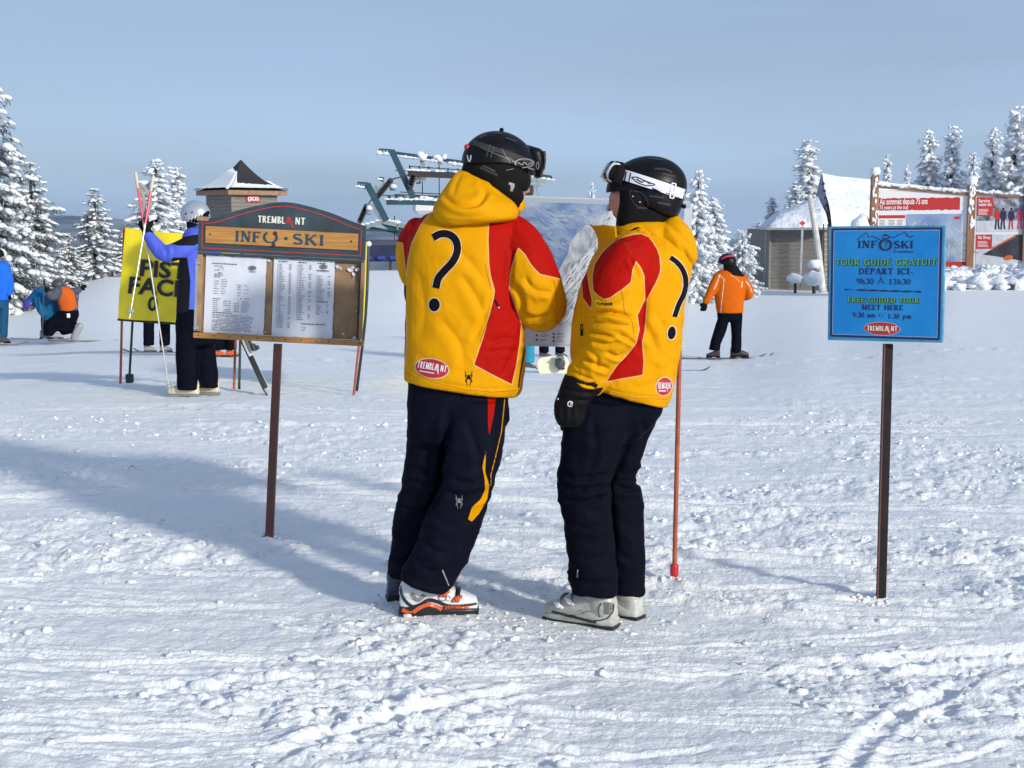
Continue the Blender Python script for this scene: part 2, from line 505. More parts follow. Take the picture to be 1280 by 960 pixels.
def glyph(ch, T, t, serif):
    """own little alphabet: strokes in a cap-height-1 box; returns (strokes, advance)"""
    S = []
    def l(x0, y0, x1, y1, w_): S.append((np.array([(x0, y0), (x1, y1)], float), np.array([w_, w_])))
    def a(*k): S.append(arc(*k))
    def f(x, y, h=.15):
        if serif:
            yy = y + (t * .5 if y < .5 else -t * .5)
            S.append((np.array([(x - h, yy), (x + h, yy)], float), np.array([t * .9, t * .9])))
    s = T / 2
    adv = .8
    accent = ch in 'ÉÀ'
    c = {'É': 'E', 'À': 'A'}.get(ch, ch)
    if c == 'A': l(.06, 0, .42, 1, t if serif else T * .8); l(.40, 1, .78, 0, T); l(.17, .33, .64, .33, t); f(.06, 0, .12); f(.78, 0, .13); adv = .86
    elif c == 'B': l(.18, 0, .18, 1, T); a(.3, .76, .26, .24 - t / 2, -90, 90, T, t); a(.32, .26, .32, .26 - t / 2, -90, 90, T, t); l(.1, 1 - t / 2, .32, 1 - t / 2, t); l(.1, .51, .34, .51, t); l(.1, t / 2, .34, t / 2, t); adv = .76
    elif c == 'C': a(.46, .5, .38, .5 - t / 2, 45, 315, T, t, 16); l(.72, .98, .72, .7, t if serif else .01); adv = .84
    elif c == 'D': l(.18, 0, .18, 1, T); a(.3, .5, .44, .5 - t / 2, -90, 90, T, t, 14); l(.08, 1 - t / 2, .32, 1 - t / 2, t); l(.08, t / 2, .32, t / 2, t); adv = .86
    elif c in 'EF':
        l(.18, 0, .18, 1, T); l(.08, 1 - t / 2, .66, 1 - t / 2, t); l(.18, .52, .5, .52, t)
        if c == 'E': l(.08, t / 2, .68, t / 2, t)
        else: f(.18, 0)
        if serif: l(.64, 1, .64, .8, t); l(.5, .62, .5, .42, t)
        if serif and c == 'E': l(.67, 0, .67, .22, t)
        adv = .74
    elif c == 'G': a(.46, .5, .38, .5 - t / 2, 45, 330, T, t, 16); l(.76, .05, .76, .42, T * .9); l(.55, .42, .9 if serif else .76, .42, t); l(.72, .98, .72, .72, t if serif else .01); adv = .92
    elif c == 'H': l(.18, 0, .18, 1, T); l(.72, 0, .72, 1, T); l(.18, .5, .72, .5, t); [f(x, y) for x in (.18, .72) for y in (0, 1)]; adv = .92
    elif c == 'I': l(.2, 0, .2, 1, T); f(.2, 0); f(.2, 1); adv = .42
    elif c == 'K': l(.18, 0, .18, 1, T); l(.22, .42, .7, 1, t * 1.2); l(.36, .58, .76, 0, T); [f(.18, y) for y in (0, 1)]; f(.7, 1, .12); f(.76, 0, .12); adv = .88
    elif c == 'L': l(.18, 0, .18, 1, T); l(.08, t / 2, .64, t / 2, t); f(.18, 1); adv = .68
    elif c == 'M': l(.14, 0, .17, 1, t * 1.2); l(.18, 1, .5, .05, T); l(.5, .05, .82, 1, t); l(.84, 0, .84, 1, T); f(.14, 0); f(.84, 0); f(.12, 1, .08); f(.86, 1, .08); adv = 1.03
    elif c == 'N': l(.16, 0, .16, 1, t * 1.2); l(.17, 1, .7, .02, T); l(.72, 0, .72, 1, t * 1.2); f(.16, 0); f(.1, 1, .1); f(.74, 1); adv = .9
    elif c == 'O': a(.46, .5, .38, .5 - t / 2, 0, 360, T, t, 22); adv = .94
    elif c == 'P': l(.18, 0, .18, 1, T); a(.32, .73, .28, .27 - t / 2, -90, 90, T, t); l(.08, 1 - t / 2, .34, 1 - t / 2, t); l(.18, .47, .34, .47, t); f(.18, 0); adv = .74
    elif c == 'R': l(.18, 0, .18, 1, T); a(.32, .74, .27, .26 - t / 2, -90, 90, T, t); l(.08, 1 - t / 2, .34, 1 - t / 2, t); l(.18, .49, .34, .49, t); l(.36, .48, .72, 0, T); f(.18, 0); f(.76, t * .3, .08); adv = .84
    elif c == 'S': a(.36, .74, .24, .26 - t / 2, 30, 250, T * .9, t, 10); a(.36, .27, .27, .27 - t / 2, -150, 75, T * .9, t, 10); l(.2, .6, .54, .44, T); adv = .72
    elif c == 'T': l(.4, 0, .4, 1, T); l(.05, 1 - t / 2, .75, 1 - t / 2, t); f(.4, 0); (l(.06, 1, .06, .78, t), l(.74, 1, .74, .78, t)) if serif else None; adv = .8
    elif c == 'U': l(.18, 1, .18, .3, T); a(.45, .32, .27, .32 - t / 2, 180, 360, T, t, 12); l(.72, 1, .72, .3, t * 1.2); f(.18, 1); f(.72, 1, .12); adv = .9
    elif c == 'V': l(.08, 1, .42, 0, T); l(.42, 0, .76, 1, t); f(.08, 1, .12); f(.76, 1, .12); adv = .82
    elif c == '0': a(.32, .46, .24, .46 - t / 2, 0, 360, T * .8, t, 18); adv = .64
    elif c == '1': l(.3, 0, .3, .92, T); l(.3, .9, .12, .76, t); f(.3, 0); adv = .54
    elif c == '3': a(.3, .7, .2, .22, -60, 150, T * .8, t, 10); a(.3, .26, .24, .26 - t / 2, -150, 80, T * .8, t, 10); adv = .6
    elif c == '9': a(.32, .64, .22, .28 - t / 2, 0, 360, T * .8, t, 16); a(.2, .55, .36, .55, -70, 20, T * .8, t, 8); adv = .64
    elif c == '7': l(.08, .9, .58, .9, t * 1.4); l(.56, .9, .24, 0, T * .8); adv = .62
    elif c == '5': l(.14, .9, .56, .9, t * 1.3); l(.16, .9, .14, .52, t); a(.28, .28, .25, .28, -140, 110, T * .8, t, 10); adv = .62
    elif c == ':': l(.16, .1, .16, .22, .14); l(.16, .5, .16, .62, .14); adv = .32
    elif c == '.': l(.16, .0, .16, .12, .14); adv = .32
    elif c == '-': l(.08, .4, .4, .4, t * 1.2); adv = .48
    elif c == 'h': l(.18, 0, .18, 1, T * .8); a(.36, .38, .18, .26, 0, 180, T * .7, t, 8); l(.54, 0, .54, .4, T * .8); f(.18, 0, .1); f(.54, 0, .1); adv = .7
    elif c == 'a': a(.3, .42, .2, .22, 0, 160, T * .7, t, 8); l(.5, 0, .5, .46, T * .8); a(.3, .18, .2, .18, 30, 330, T * .7, t, 10); adv = .64
    elif c in 'mnr':
        l(.16, 0, .16, .62, T * .8); f(.16, 0, .1)
        a(.33, .38, .17, .24, 0 if c != 'r' else 50, 180, T * .7, t, 8)
        if c != 'r': l(.5, 0, .5, .4, T * .8); f(.5, 0, .1)
        if c == 'm': a(.67, .38, .17, .24, 0, 180, T * .7, t, 8); l(.84, 0, .84, .4, T * .8); f(.84, 0, .1)
        adv = {'m': 1.0, 'n': .68, 'r': .52}[c]
    elif c == 'p': l(.18, -.3, .18, .62, T * .8); a(.36, .32, .2, .3, 0, 360, T * .7, t, 14); f(.18, -.3, .1); adv = .66
    elif c == 'e': a(.32, .32, .24, .3, 0, 310, T * .7, t, 14); l(.1, .34, .55, .34, t); adv = .62
    elif c == 'b': l(.16, 0, .16, 1, T * .8); a(.36, .32, .2, .3, 0, 360, T * .7, t, 14); adv = .66
    elif c == 'l': l(.18, 0, .18, 1, T * .8); f(.18, 0, .1); adv = .36
    elif c == 't': l(.2, .05, .2, .85, T * .8); l(.05, .6, .38, .6, t); l(.2, .03, .36, .06, t); adv = .42
    elif c == ' ': adv = .5
    if ch == 'É': l(.34, 1.1, .52, 1.28, t * 1.4)
    if ch == 'À': l(.5, 1.1, .34, 1.28, t * 1.4)
    return S, adv

def lettering(text, x, y, h, T=.2, t=.09, serif=True, width=None, align='c', track=.06, dx=None):
    """strokes in the surface's own 2D units (y up), text centred on x, baseline y, cap height h"""
    out = []; cur = 0
    for ch in text:
        S, adv = glyph(ch, T, t, serif)
        for P, W in S: out.append((P + np.array([cur, 0]), W))
        cur += adv + track
    cur -= track
    sx = (width / cur) if width else h
    x0 = x - (cur * sx / 2 if align == 'c' else 0)
    return [(np.stack([x0 + P[:, 0] * sx, y + P[:, 1] * h], 1), W * min(h, sx * 1.15)) for P, W in out]

_tc = {}
def fonttext(text, h, bold=0.0):
    """plain bold lettering as triangulated flat mesh; origin left baseline, cap height h"""
    key = (text, bold)
    if key not in _tc:
        c = bpy.data.curves.new('t', 'FONT'); c.body = text; c.offset = bold; c.resolution_u = 3; c.fill_mode = 'BOTH'
        o = bpy.data.objects.new('t', c); COL.objects.link(o)
        dg = bpy.context.evaluated_depsgraph_get(); dg.update()
        me = bpy.data.meshes.new_from_object(o.evaluated_get(dg))
        V = np.array([v.co[:] for v in me.vertices]); F = [list(p.vertices) for p in me.polygons]
        bpy.data.objects.remove(o); bpy.data.curves.remove(c); bpy.data.meshes.remove(me)
        _tc[key] = (V / .73, F)
    V, F = _tc[key]
    return V[:, :2] * h, F

def put_text(mb, text, x, y, h, mapper, off=.001, bold=0.02, width=None, align='l', mi=0):
    V, F = fonttext(text, h, bold)
    if len(V) == 0: return
    w0 = V[:, 0].max() - V[:, 0].min()
    sx = width / w0 if width else 1
    X = (V[:, 0] - V[:, 0].min()) * sx
    X = X + (x - (w0 * sx / 2 if align == 'c' else 0)); Y = V[:, 1] + y
    mb.add([mapper(a, b, off) for a, b in zip(X, Y)], F, mi)

class Plane:
    """a flat panel: origin, right and up unit vectors; mapper(u,v,off)"""
    def __init__(s, o, r, u):
        s.o = Vector(o); s.r = Vector(r).normalized(); u = Vector(u)
        s.n = s.r.cross(u).normalized(); s.u = s.n.cross(s.r).normalized()
    def __call__(s, a, b, off=0.0): return s.o + s.r * a + s.u * b + s.n * off
    def M(s, a=0, b=0, off=0):
        """matrix with x=right, y=outward normal, z=up at panel point"""
        p = s(a, b, off)
        return Matrix(((s.r.x, s.n.x, s.u.x, p.x), (s.r.y, s.n.y, s.u.y, p.y), (s.r.z, s.n.z, s.u.z, p.z), (0, 0, 0, 1)))
# =================================================================== ground
TPX = [-900, 0, 150, 480, 640, 900, 1030, 1200, 1900]
TANG = [math.atan((p - 640) / FPX) for p in TPX]
TD = [0, 12, 14.5, 18, 22, 30, 36, 45, 52, 62, 80, 120]
TZ = [[0, 0, -.05, -.2, -.42, -.86, -.9, -.9, -.6, -.2, .4, -3],
      [0, 0, -.04, -.2, -.46, -.92, -.95, -.8, -.5, -.1, .4, -4],
      [0, 0, -.02, -.17, -.38, -.79, -.6, -.05, .1, .0, -.5, -6],
      [0, 0, -.05, -.24, -.44, -.46, -.1, .22, .0, -1.0, -4, -9],
      [0, -.01, -.10, -.36, -.50, -.66, -.4, .05, -.1, -1.2, -4, -9],
      [0, -.01, -.10, -.34, -.56, -.84, -.85, -.75, -.7, -.6, -.6, -5],
      [0, 0, -.05, -.24, -.44, -.65, -.65, -.6, -.75, -.6, .3, -4],
      [0, 0, -.02, -.15, -.3, -.35, -.2, -.15, -.1, .2, .8, -4],
      [0, 0, -.02, -.1, -.2, 0, .1, .2, .3, .5, .9, -3]]
TZ = np.array(TZ)
_Df = np.linspace(0, 120, 481)
_TF = np.array([np.interp(_Df, TD, row) for row in TZ])
_ker = np.hanning(21); _ker /= _ker.sum()
_TF = np.array([np.convolve(np.pad(r, 10, mode='edge'), _ker, 'valid') for r in _TF])

def macro(x, y):
    x = np.asarray(x, float); y = np.asarray(y, float)
    d = np.hypot(x, y); ang = np.arctan2(x, y)
    a = np.clip(ang, TANG[0], TANG[-1])
    k = np.interp(a, TANG, np.arange(len(TANG)))
    k0 = np.clip(np.floor(k).astype(int), 0, len(TANG) - 2); t = k - k0; t = t * t * (3 - 2 * t)
    di = np.clip(d / 0.25, 0, 479.999); i0 = di.astype(int); f = di - i0
    z0 = _TF[k0, i0] * (1 - f) + _TF[k0, i0 + 1] * f
    z1 = _TF[k0 + 1, i0] * (1 - f) + _TF[k0 + 1, i0 + 1] * f
    z = z0 * (1 - t) + z1 * t
    back = sstep(1.2, 2.2, np.abs(ang))
    z = z * (1 - back) + back * (-sstep(60, 140, d) * 6)
    z = z - sstep(110, 420, d) * 45 - sstep(300, 1800, d) * 250
    return z

def clods(x, y, fr, seed, dens):
    """rounded lumps scattered one per cell"""
    X = x * fr; Y = y * fr; xi = np.floor(X).astype(np.int64); yi = np.floor(Y).astype(np.int64)
    out = np.zeros_like(X)
    for dx in (-1, 0, 1):
        for dy in (-1, 0, 1):
            cx = xi + dx; cy = yi + dy
            h = (cx * 374761393 + cy * 668265263 + seed * 974634777) & 0xffffffff
            h = ((h ^ (h >> 13)) * 1274126177) & 0xffffffff; h = h ^ (h >> 16)
            px = (h & 255) / 255.; py = ((h >> 8) & 255) / 255.; rr = ((h >> 16) & 255) / 255.; pr = ((h >> 5) & 1023) / 1023.
            rad = .22 + .55 * rr * rr
            d2 = ((X - cx - px) ** 2 + (Y - cy - py) ** 2) / rad ** 2
            b = np.where((d2 < 1) & (pr < dens), np.sqrt(np.maximum(0, 1 - d2)) * rad, 0)
            out = np.maximum(out, b)
    return out

def micro(x, y):
    """trampled, ski-scraped spring snow"""
    d = np.hypot(x, y)
    near = 1 - sstep(7, 16, d)
    mid = 1 - .55 * sstep(7, 14, d) - .45 * sstep(16, 34, d)
    # where the surface is chopped up and where it is scraped smooth
    patch = sstep(-.12, .28, fbm(x * .55, y * .8, 3, 5))
    rough = .32 + .68 * patch
    z = .020 * fbm(x * .45, y * .7, 3, 1) * (1 - sstep(45, 62, d))
    z = z + .012 * fbm(x * 1.6 + 2, y * 2.4, 3, 2) * mid
    # clods: crumbs of snow of several sizes, thick in the churned patches
    wx = x + .03 * perlin2(x * 7, y * 7, 51); wy = y + .03 * perlin2(x * 7, y * 7, 52)
    z = z + clods(wx, wy, 5.5, 61, .34) * .033 * (.15 + .85 * patch) * mid
    z = z + clods(wx, wy, 12, 62, .62) * .021 * rough * mid
    z = z + clods(wx, wy, 25, 63, .8) * .013 * rough * near
    z = z + .016 * fbm(x * 7, y * 8, 4, 11, .6) * rough * near
    # side-slip ridges: stretched across the slope
    warp = .35 * perlin2(x * .6, y * .6, 21)
    r = perlin2((x + y * .12) * .9, (y + warp) * 6.5, 22)
    z = z + .014 * sstep(.05, .5, np.abs(r)) * mid * (1 - .4 * patch) * (.35 + .65 * sstep(5, 9, d))
    r2 = perlin2((x - y * .2) * .35, (y + warp) * 2.4, 24)
    z = z + .030 * sstep(.1, .55, r2) * mid * sstep(6, 12, d)
    # ski tracks: paired shallow troughs with raised lips
    for (x0, y0, x1, y1, wd, dp, cv) in TRACKS:
        L = math.hypot(x1 - x0, y1 - y0); ux, uy = (x1 - x0) / L, (y1 - y0) / L
        s = (x - x0) * ux + (y - y0) * uy
        q = -(x - x0) * uy + (y - y0) * ux - cv * np.sin(np.clip(s / L, 0, 1) * math.pi) + .02 * perlin2(s * 2, s * 0 + x0, 40)
        inside = sstep(-.1, .25, s) * (1 - sstep(L - .25, L + .1, s))
        z = z - inside * dp * (np.exp(-(q / wd) ** 4) - .9 * np.exp(-((np.abs(q) - 1.7 * wd) / (.6 * wd)) ** 2))
    # fine edge scrapes
    for (x0, y0, L, a, wd, dp) in SCRAPES:
        m = (np.abs(x - x0) < L + .1) & (np.abs(y - y0) < L * .6 + .1)
        if not m.any(): continue
        xs = x[m] - x0; ys = y[m] - y0; s = xs * math.cos(a) + ys * math.sin(a); q = -xs * math.sin(a) + ys * math.cos(a) - .06 * s * s
        k = (1 - sstep(L * .35, L * .5, np.abs(s)))
        z[m] = z[m] - k * dp * (np.exp(-(q / wd) ** 2) - .7 * np.exp(-((q - 1.6 * wd) / wd) ** 2))
    z = z - .012 * mid
    # flattened where the two guides stand
    for fx, fy in ((-.33, 5.7), (.28, 5.5)):
        k = np.exp(-(((x - fx) / .42) ** 2 + ((y - fy) / .32) ** 2) ** 1.5)
        z = z * (1 - .75 * k)
    return z

_tr = random.Random(11)
TRACKS = [(.75, 3.3, 1.75, 4.9, .03, .008, .18), (1.05, 3.1, 2.3, 4.6, .025, .007, .15), (-.75, 4.0, .15, 4.75, .035, .014, .05),
          (.5, 5.9, 1.9, 5.4, .04, .012, -.1), (-.1, 6.25, .9, 5.85, .06, .018, .1), (-2.2, 4.3, -.9, 3.6, .03, .008, .1),
          (1.2, 4.9, 2.6, 5.15, .05, .018, .06), (-.5, 6.9, 3.2, 6.1, .04, .016, .15), (-4.2, 7.6, .2, 8.7, .05, .018, .2)]
for i in range(26):
    yy = _tr.uniform(6.5, 26); xx = _tr.uniform(-.4, .4) * yy; ll = _tr.uniform(1.5, 5)
    aa = _tr.uniform(-.35, .25)
    TRACKS.append((xx, yy, xx + ll * math.cos(aa), yy + ll * math.sin(aa), _tr.uniform(.03, .06), _tr.uniform(.012, .022), _tr.uniform(-.2, .2)))

SCRAPES = []
for i in range(420):
    yy = 3.0 + 15 * _tr.random() ** 1.5; xx = _tr.uniform(-.42, .42) * yy; a0_ = _tr.gauss(-.05, .18)
    for k in range(_tr.choice((1, 2, 3, 4))):
        SCRAPES.append((xx + _tr.uniform(-.05, .05), yy + k * _tr.uniform(.02, .06), _tr.uniform(.3, 1.6), a0_ + _tr.uniform(-.04, .04), _tr.uniform(.005, .014) * (1 + yy * .06), _tr.uniform(.003, .009)))

def ground_z(x, y):
    return float(macro(np.array([x]), np.array([y]))[0])

def build_ground():
    fan = R(23.5)
    a_f = np.linspace(-fan, fan, 860)
    a_c = np.linspace(fan, 2 * math.pi - fan, 70)[1:-1]
    ang = np.concatenate([a_f, a_c])
    r = [1.2, 1.6, 2.0, 2.4, 2.7]
    while r[-1] < 60: r.append(r[-1] * 1.00 + max(.0055, (r[-1] ** 2) * .00040))
    while r[-1] < 15000: r.append(r[-1] * 1.07)
    r = np.array(r)
    A, D = np.meshgrid(ang, r)
    X = D * np.sin(A); Y = D * np.cos(A)
    Z = macro(X, Y) + np.where((D < 62) & (D > 2.2), micro(X, Y), 0)
    nr, na = X.shape
    V = np.stack([X.ravel(), Y.ravel(), Z.ravel()], 1)
    V = np.concatenate([V, [[0, 0, 0]]])
    i = np.arange(nr - 1)[:, None] * na; j = np.arange(na)[None, :]; j2 = (j + 1) % na
    Fq = np.stack([(i + j), (i + na + j), (i + na + j2), (i + j2)], -1).reshape(-1, 4)
    me = bpy.data.meshes.new('snow_ground')
    ntri = na
    me.vertices.add(len(V)); me.vertices.foreach_set('co', V.ravel())
    tri = np.stack([np.full(na, len(V) - 1), np.arange(na), (np.arange(na) + 1) % na], 1)
    loops = np.concatenate([Fq.ravel(), tri.ravel()])
    me.loops.add(len(loops)); me.loops.foreach_set('vertex_index', loops.astype(np.int32))
    starts = np.concatenate([np.arange(len(Fq)) * 4, len(Fq) * 4 + np.arange(len(tri)) * 3]).astype(np.int32)
    me.polygons.add(len(starts)); me.polygons.foreach_set('loop_start', starts)
    me.polygons.foreach_set('use_smooth', np.ones(len(starts), dtype=bool))
    me.update(calc_edges=True); me.validate()
    o = bpy.data.objects.new('snow_ground', me); COL.objects.link(o)
    o['kind'] = 'structure'
    return o, len(Fq) * 2

def snow_material():
    m = bpy.data.materials.new('snow_surface'); m.use_nodes = True
    N = m.node_tree.nodes; L = m.node_tree.links; p = N['Principled BSDF']
    t = N.new('ShaderNodeTexCoord')
    n = N.new('ShaderNodeTexNoise'); n.inputs['Scale'].default_value = .8; n.inputs['Detail'].default_value = 6
    cr = N.new('ShaderNodeMix'); cr.data_type = 'RGBA'
    cr.inputs['A'].default_value = (.86, .895, .905, 1); cr.inputs['B'].default_value = (.92, .94, .945, 1)
    L.new(t.outputs['Object'], n.inputs['Vector']); L.new(n.outputs['Fac'], cr.inputs['Factor'])
    L.new(cr.outputs['Result'], p.inputs['Base Color'])
    p.inputs['Roughness'].default_value = .55
    p.inputs['Specular IOR Level'].default_value = .35
    n1 = N.new('ShaderNodeTexNoise'); n1.inputs['Scale'].default_value = 55; n1.inputs['Detail'].default_value = 7; n1.inputs['Roughness'].default_value = .65
    n2 = N.new('ShaderNodeTexNoise'); n2.inputs['Scale'].default_value = 260; n2.inputs['Detail'].default_value = 3
    L.new(t.outputs['Object'], n1.inputs['Vector']); L.new(t.outputs['Object'], n2.inputs['Vector'])
    mpp = N.new('ShaderNodeMapping'); mpp.inputs['Scale'].default_value = (1, 2.6, 1)
    n0 = N.new('ShaderNodeTexNoise'); n0.inputs['Scale'].default_value = 3.2; n0.inputs['Detail'].default_value = 8; n0.inputs['Roughness'].default_value = .62
    b0 = N.new('ShaderNodeBump'); b0.inputs['Strength'].default_value = .5; b0.inputs['Distance'].default_value = .035
    L.new(t.outputs['Object'], mpp.inputs['Vector']); L.new(mpp.outputs['Vector'], n0.inputs['Vector']); L.new(n0.outputs['Fac'], b0.inputs['Height'])
    b1 = N.new('ShaderNodeBump'); L.new(b0.outputs['Normal'], b1.inputs['Normal']); b1.inputs['Strength'].default_value = .8; b1.inputs['Distance'].default_value = .016
    b2 = N.new('ShaderNodeBump'); b2.inputs['Strength'].default_value = .6; b2.inputs['Distance'].default_value = .002
    L.new(n1.outputs['Fac'], b1.inputs['Height']); L.new(n2.outputs['Fac'], b2.inputs['Height'])
    L.new(b1.outputs['Normal'], b2.inputs['Normal']); L.new(b2.outputs['Normal'], p.inputs['Normal'])
    return m

M_SNOW = snow_material()
ground, _nt = build_ground()
ground.data.materials.append(M_SNOW)
M_PACK = mat('loose_snow', (.70, .75, .80), .7, bump=.9, bscale=2.2, bdist=.22, var=.06, vscale=1.5)

# =================================================================== far hills
def build_hills():
    hm = mat('forested_hill', (.035, .05, .065), .9, color2=(.20, .24, .29), vscale=.0025, detail=9)
    for (a0, a1, dist, h0, seed, back) in ((-30, 30, 6500, -70, 3, 1500), (-60, 60, 11000, -30, 8, 3500)):
        na, nr = 260, 26
        V = []; F = []
        for i in range(nr + 1):
            t = i / nr
            for j in range(na + 1):
                a = R(a0 + (a1 - a0) * j / na)
                d = dist + (t - .35) * back
                prof = math.sin(math.pi * min(1, max(0, t))) ** .8
                hh = h0 + 60 * (.55 * mnoise.noise(Vector((a * 6, seed, 0))) + .22 * mnoise.noise(Vector((a * 22, seed, t * 2))) + .14 * mnoise.noise(Vector((a * 70, seed, t * 6))))
                hh -= 60 * float(sstep(-.02, .12, a)); hh += (125 if dist > 9000 else 60) * math.exp(-((a + .31) / .09) ** 2)
                V.append((d * math.sin(a), d * math.cos(a), -310 + (310 + hh) * prof))
        for i in range(nr):
            for j in range(na):
                k = i * (na + 1) + j
                F.append((k, k + 1, k + na + 2, k + na + 1))
        structure('hills', V, F, hm)
build_hills()

# =================================================================== trees
M_BARK = mat('bark', (.07, .055, .045), .9, var=.3, vscale=20)
M_NEEDLE = mat('spruce_needles', (.035, .055, .042), .85, color2=(.45, .49, .52), vscale=3.5)
M_RIME = mat('rimed_needles', (.42, .47, .52), .8, color2=(.74, .78, .82), vscale=9)
M_TSNOW = mat('tree_snow', (.82, .86, .90), .7, bump=.8, bscale=14, bdist=.06)

def ico_data():
    b = MB(); b.ico((0, 0, 0), 1, 4, 7); return b.arrays()
_IV, _IF = ico_data()
_IF = [tuple(f) for f in _IF]

def tree_meshes(seed, H=6.0, half=.2, levels=30, per=8, snow=1.0, rime=0.0, power=.85, ragged=.25, lean=0.0, rb=.021, nl=6):
    """unit-scaled spruce of height H; returns the three meshes' data"""
    rr = random.Random(seed)
    trunk = MB(); trunk.tube([(0, 0, -.3), (lean * .3, 0, H * .5), (lean, 0, H * .97)], [H * .022, H * .014, H * .004], 7, 3)
    SV = []; SF = []; NV = []; NF = []
    ns = 0
    def blob(c, r, rz, droop):
        nonlocal ns
        q = np.array(_IV)
        nx = np.array([rr.uniform(.8, 1.25), rr.uniform(.8, 1.25), rr.uniform(.55, .85)]) * r
        jit = np.array([1 + .28 * mnoise.noise(Vector(v * 1.7) + Vector((c[0] * 9, c[1] * 9, c[2] * 9))) + rr.uniform(-.1, .1) for v in q])
        q = q * jit[:, None] * nx
        q = q * np.array([1.25, .9, 1])
        ca, sa = math.cos(rz), math.sin(rz)
        q[:, 2] -= q[:, 0] * droop
        x = q[:, 0] * ca - q[:, 1] * sa; y = q[:, 0] * sa + q[:, 1] * ca
        SV.append(np.stack([x + c[0], y + c[1], q[:, 2] + c[2]], 1))
        SF.extend([tuple(i + ns for i in f) for f in _IF]); ns += len(q)
    def leaf(p, d, L, w_):
        k = len(NV)
        s = Vector((-d.y, d.x, 0)); s = s.normalized() * w_ if s.length > 1e-6 else Vector((w_, 0, 0))
        NV.extend([tuple(p - s), tuple(p + s), tuple(p + d * L)]); NF.append((k, k + 1, k + 2))
    for i in range(levels):
        t = (i + .4) / levels
        z = H * (.06 + .93 * t)
        rad = H * half * (1 - t) ** power * (1 + ragged * rr.uniform(-1, 1)) + H * .012
        n = max(4, int(per * (1 - t * .45)))
        a0 = rr.uniform(0, 6.28)
        for k in range(n):
            a = a0 + 6.283 * k / n + rr.uniform(-.25, .25)
            L = rad * rr.uniform(.7, 1.15)
            up = rr.uniform(-.75, -.2) * (1 if t < .85 else -.6)
            d = Vector((math.cos(a), math.sin(a), up)).normalized()
            c0 = Vector((lean * t, 0, z + rr.uniform(-.5, .5) * H / levels))
            nb = max(2, int(L / (H * rb * 1.45)))
            for b in range(1, nb + 1):
                s = b / nb
                p = c0 + d * (L * s) + Vector((0, 0, .10 * L * s * s))
                r = (H * rb) * (1.2 - .45 * s) * rr.uniform(.65, 1.4) * (1 if t < .8 else 1 - (t - .8) * 2.6)
                if rr.random() < snow * (.62 + .38 * s):
                    blob(p + Vector((0, 0, r * .45)), r, a, rr.uniform(.1, .55))
                for q in range(nl):
                    dd = Vector((math.cos(a + rr.uniform(-1.2, 1.2)), math.sin(a + rr.uniform(-1.2, 1.2)), rr.uniform(-1.1, .05))).normalized()
                    leaf(p + Vector((rr.uniform(-1, 1), rr.uniform(-1, 1), rr.uniform(-1.2, .2))) * r, dd, r * rr.uniform(1.2, 2.3), r * .30)
    for k in range(5):
        blob(Vector((lean + rr.uniform(-.1, .1) * H * .1, 0, H * (.93 + .017 * k))), H * .011, 0, 0)
    return trunk.arrays(), (NV, NF), (np.concatenate(SV), SF)

TREES = {}
def tree_proto(key, **k):
    TREES[key] = tree_meshes(**k)
tree_proto('a', seed=1, half=.25, snow=.78, levels=27, per=12, power=.8, rb=.0175, nl=9)
tree_proto('b', seed=2, half=.22, snow=.85, levels=26, per=12, power=.8, rb=.0175, nl=8)
tree_proto('c', seed=3, half=.17, snow=1.0, levels=27, per=11, power=.62, ragged=.4, lean=.10, rb=.020, nl=6)
tree_proto('d', seed=4, half=.14, snow=1.0, levels=26, per=10, power=.6, ragged=.5, lean=-.12, rb=.021, nl=6)
tree_proto('e', seed=5, half=.36, snow=.95, levels=17, per=12, power=.5, ragged=.3, rb=.030, nl=5)
_tm = {}
def spruce(px, base_py, top_py, hw, D, key, label, group, rz=0):
    base = at(px, base_py, D); top = at(px, top_py, D)
    gz = min(ground_z(base.x, base.y), base.z) - .1
    H = top.z - gz
    white = key in 'cde'
    half = {'a': .25, 'b': .22, 'c': .17, 'd': .14, 'e': .36}[key]
    s = H / 6.0
    sx = (hw * (1.6 if white else 1.35) / FPX * D) / (half * 6.0)
    o = bpy.data.objects.new('spruce_tree', None); COL.objects.link(o)
    o.location = (base.x, base.y, gz); o.rotation_euler = (0, 0, rz); o.scale = (sx, sx, s)
    tag(o, label, 'tree', group)
    if key not in _tm:
        ms = []
        for nm, (v, f), mt in zip(('trunk', 'foliage', 'snow_load'), TREES[key], (M_BARK, M_RIME if white else M_NEEDLE, M_TSNOW)):
            me = bpy.data.meshes.new(nm); me.from_pydata(np.asarray(v).tolist(), [], [list(q) for q in f]); me.materials.append(mt)
            me.polygons.foreach_set('use_smooth', np.full(len(me.polygons), nm == 'snow_load')); me.update(); ms.append((nm, me))
        _tm[key] = ms
    for nm, me in _tm[key]:
        c = bpy.data.objects.new(nm, me); COL.objects.link(c); c.parent = o
        if nm != 'trunk': c['kind'] = 'stuff'
    return o

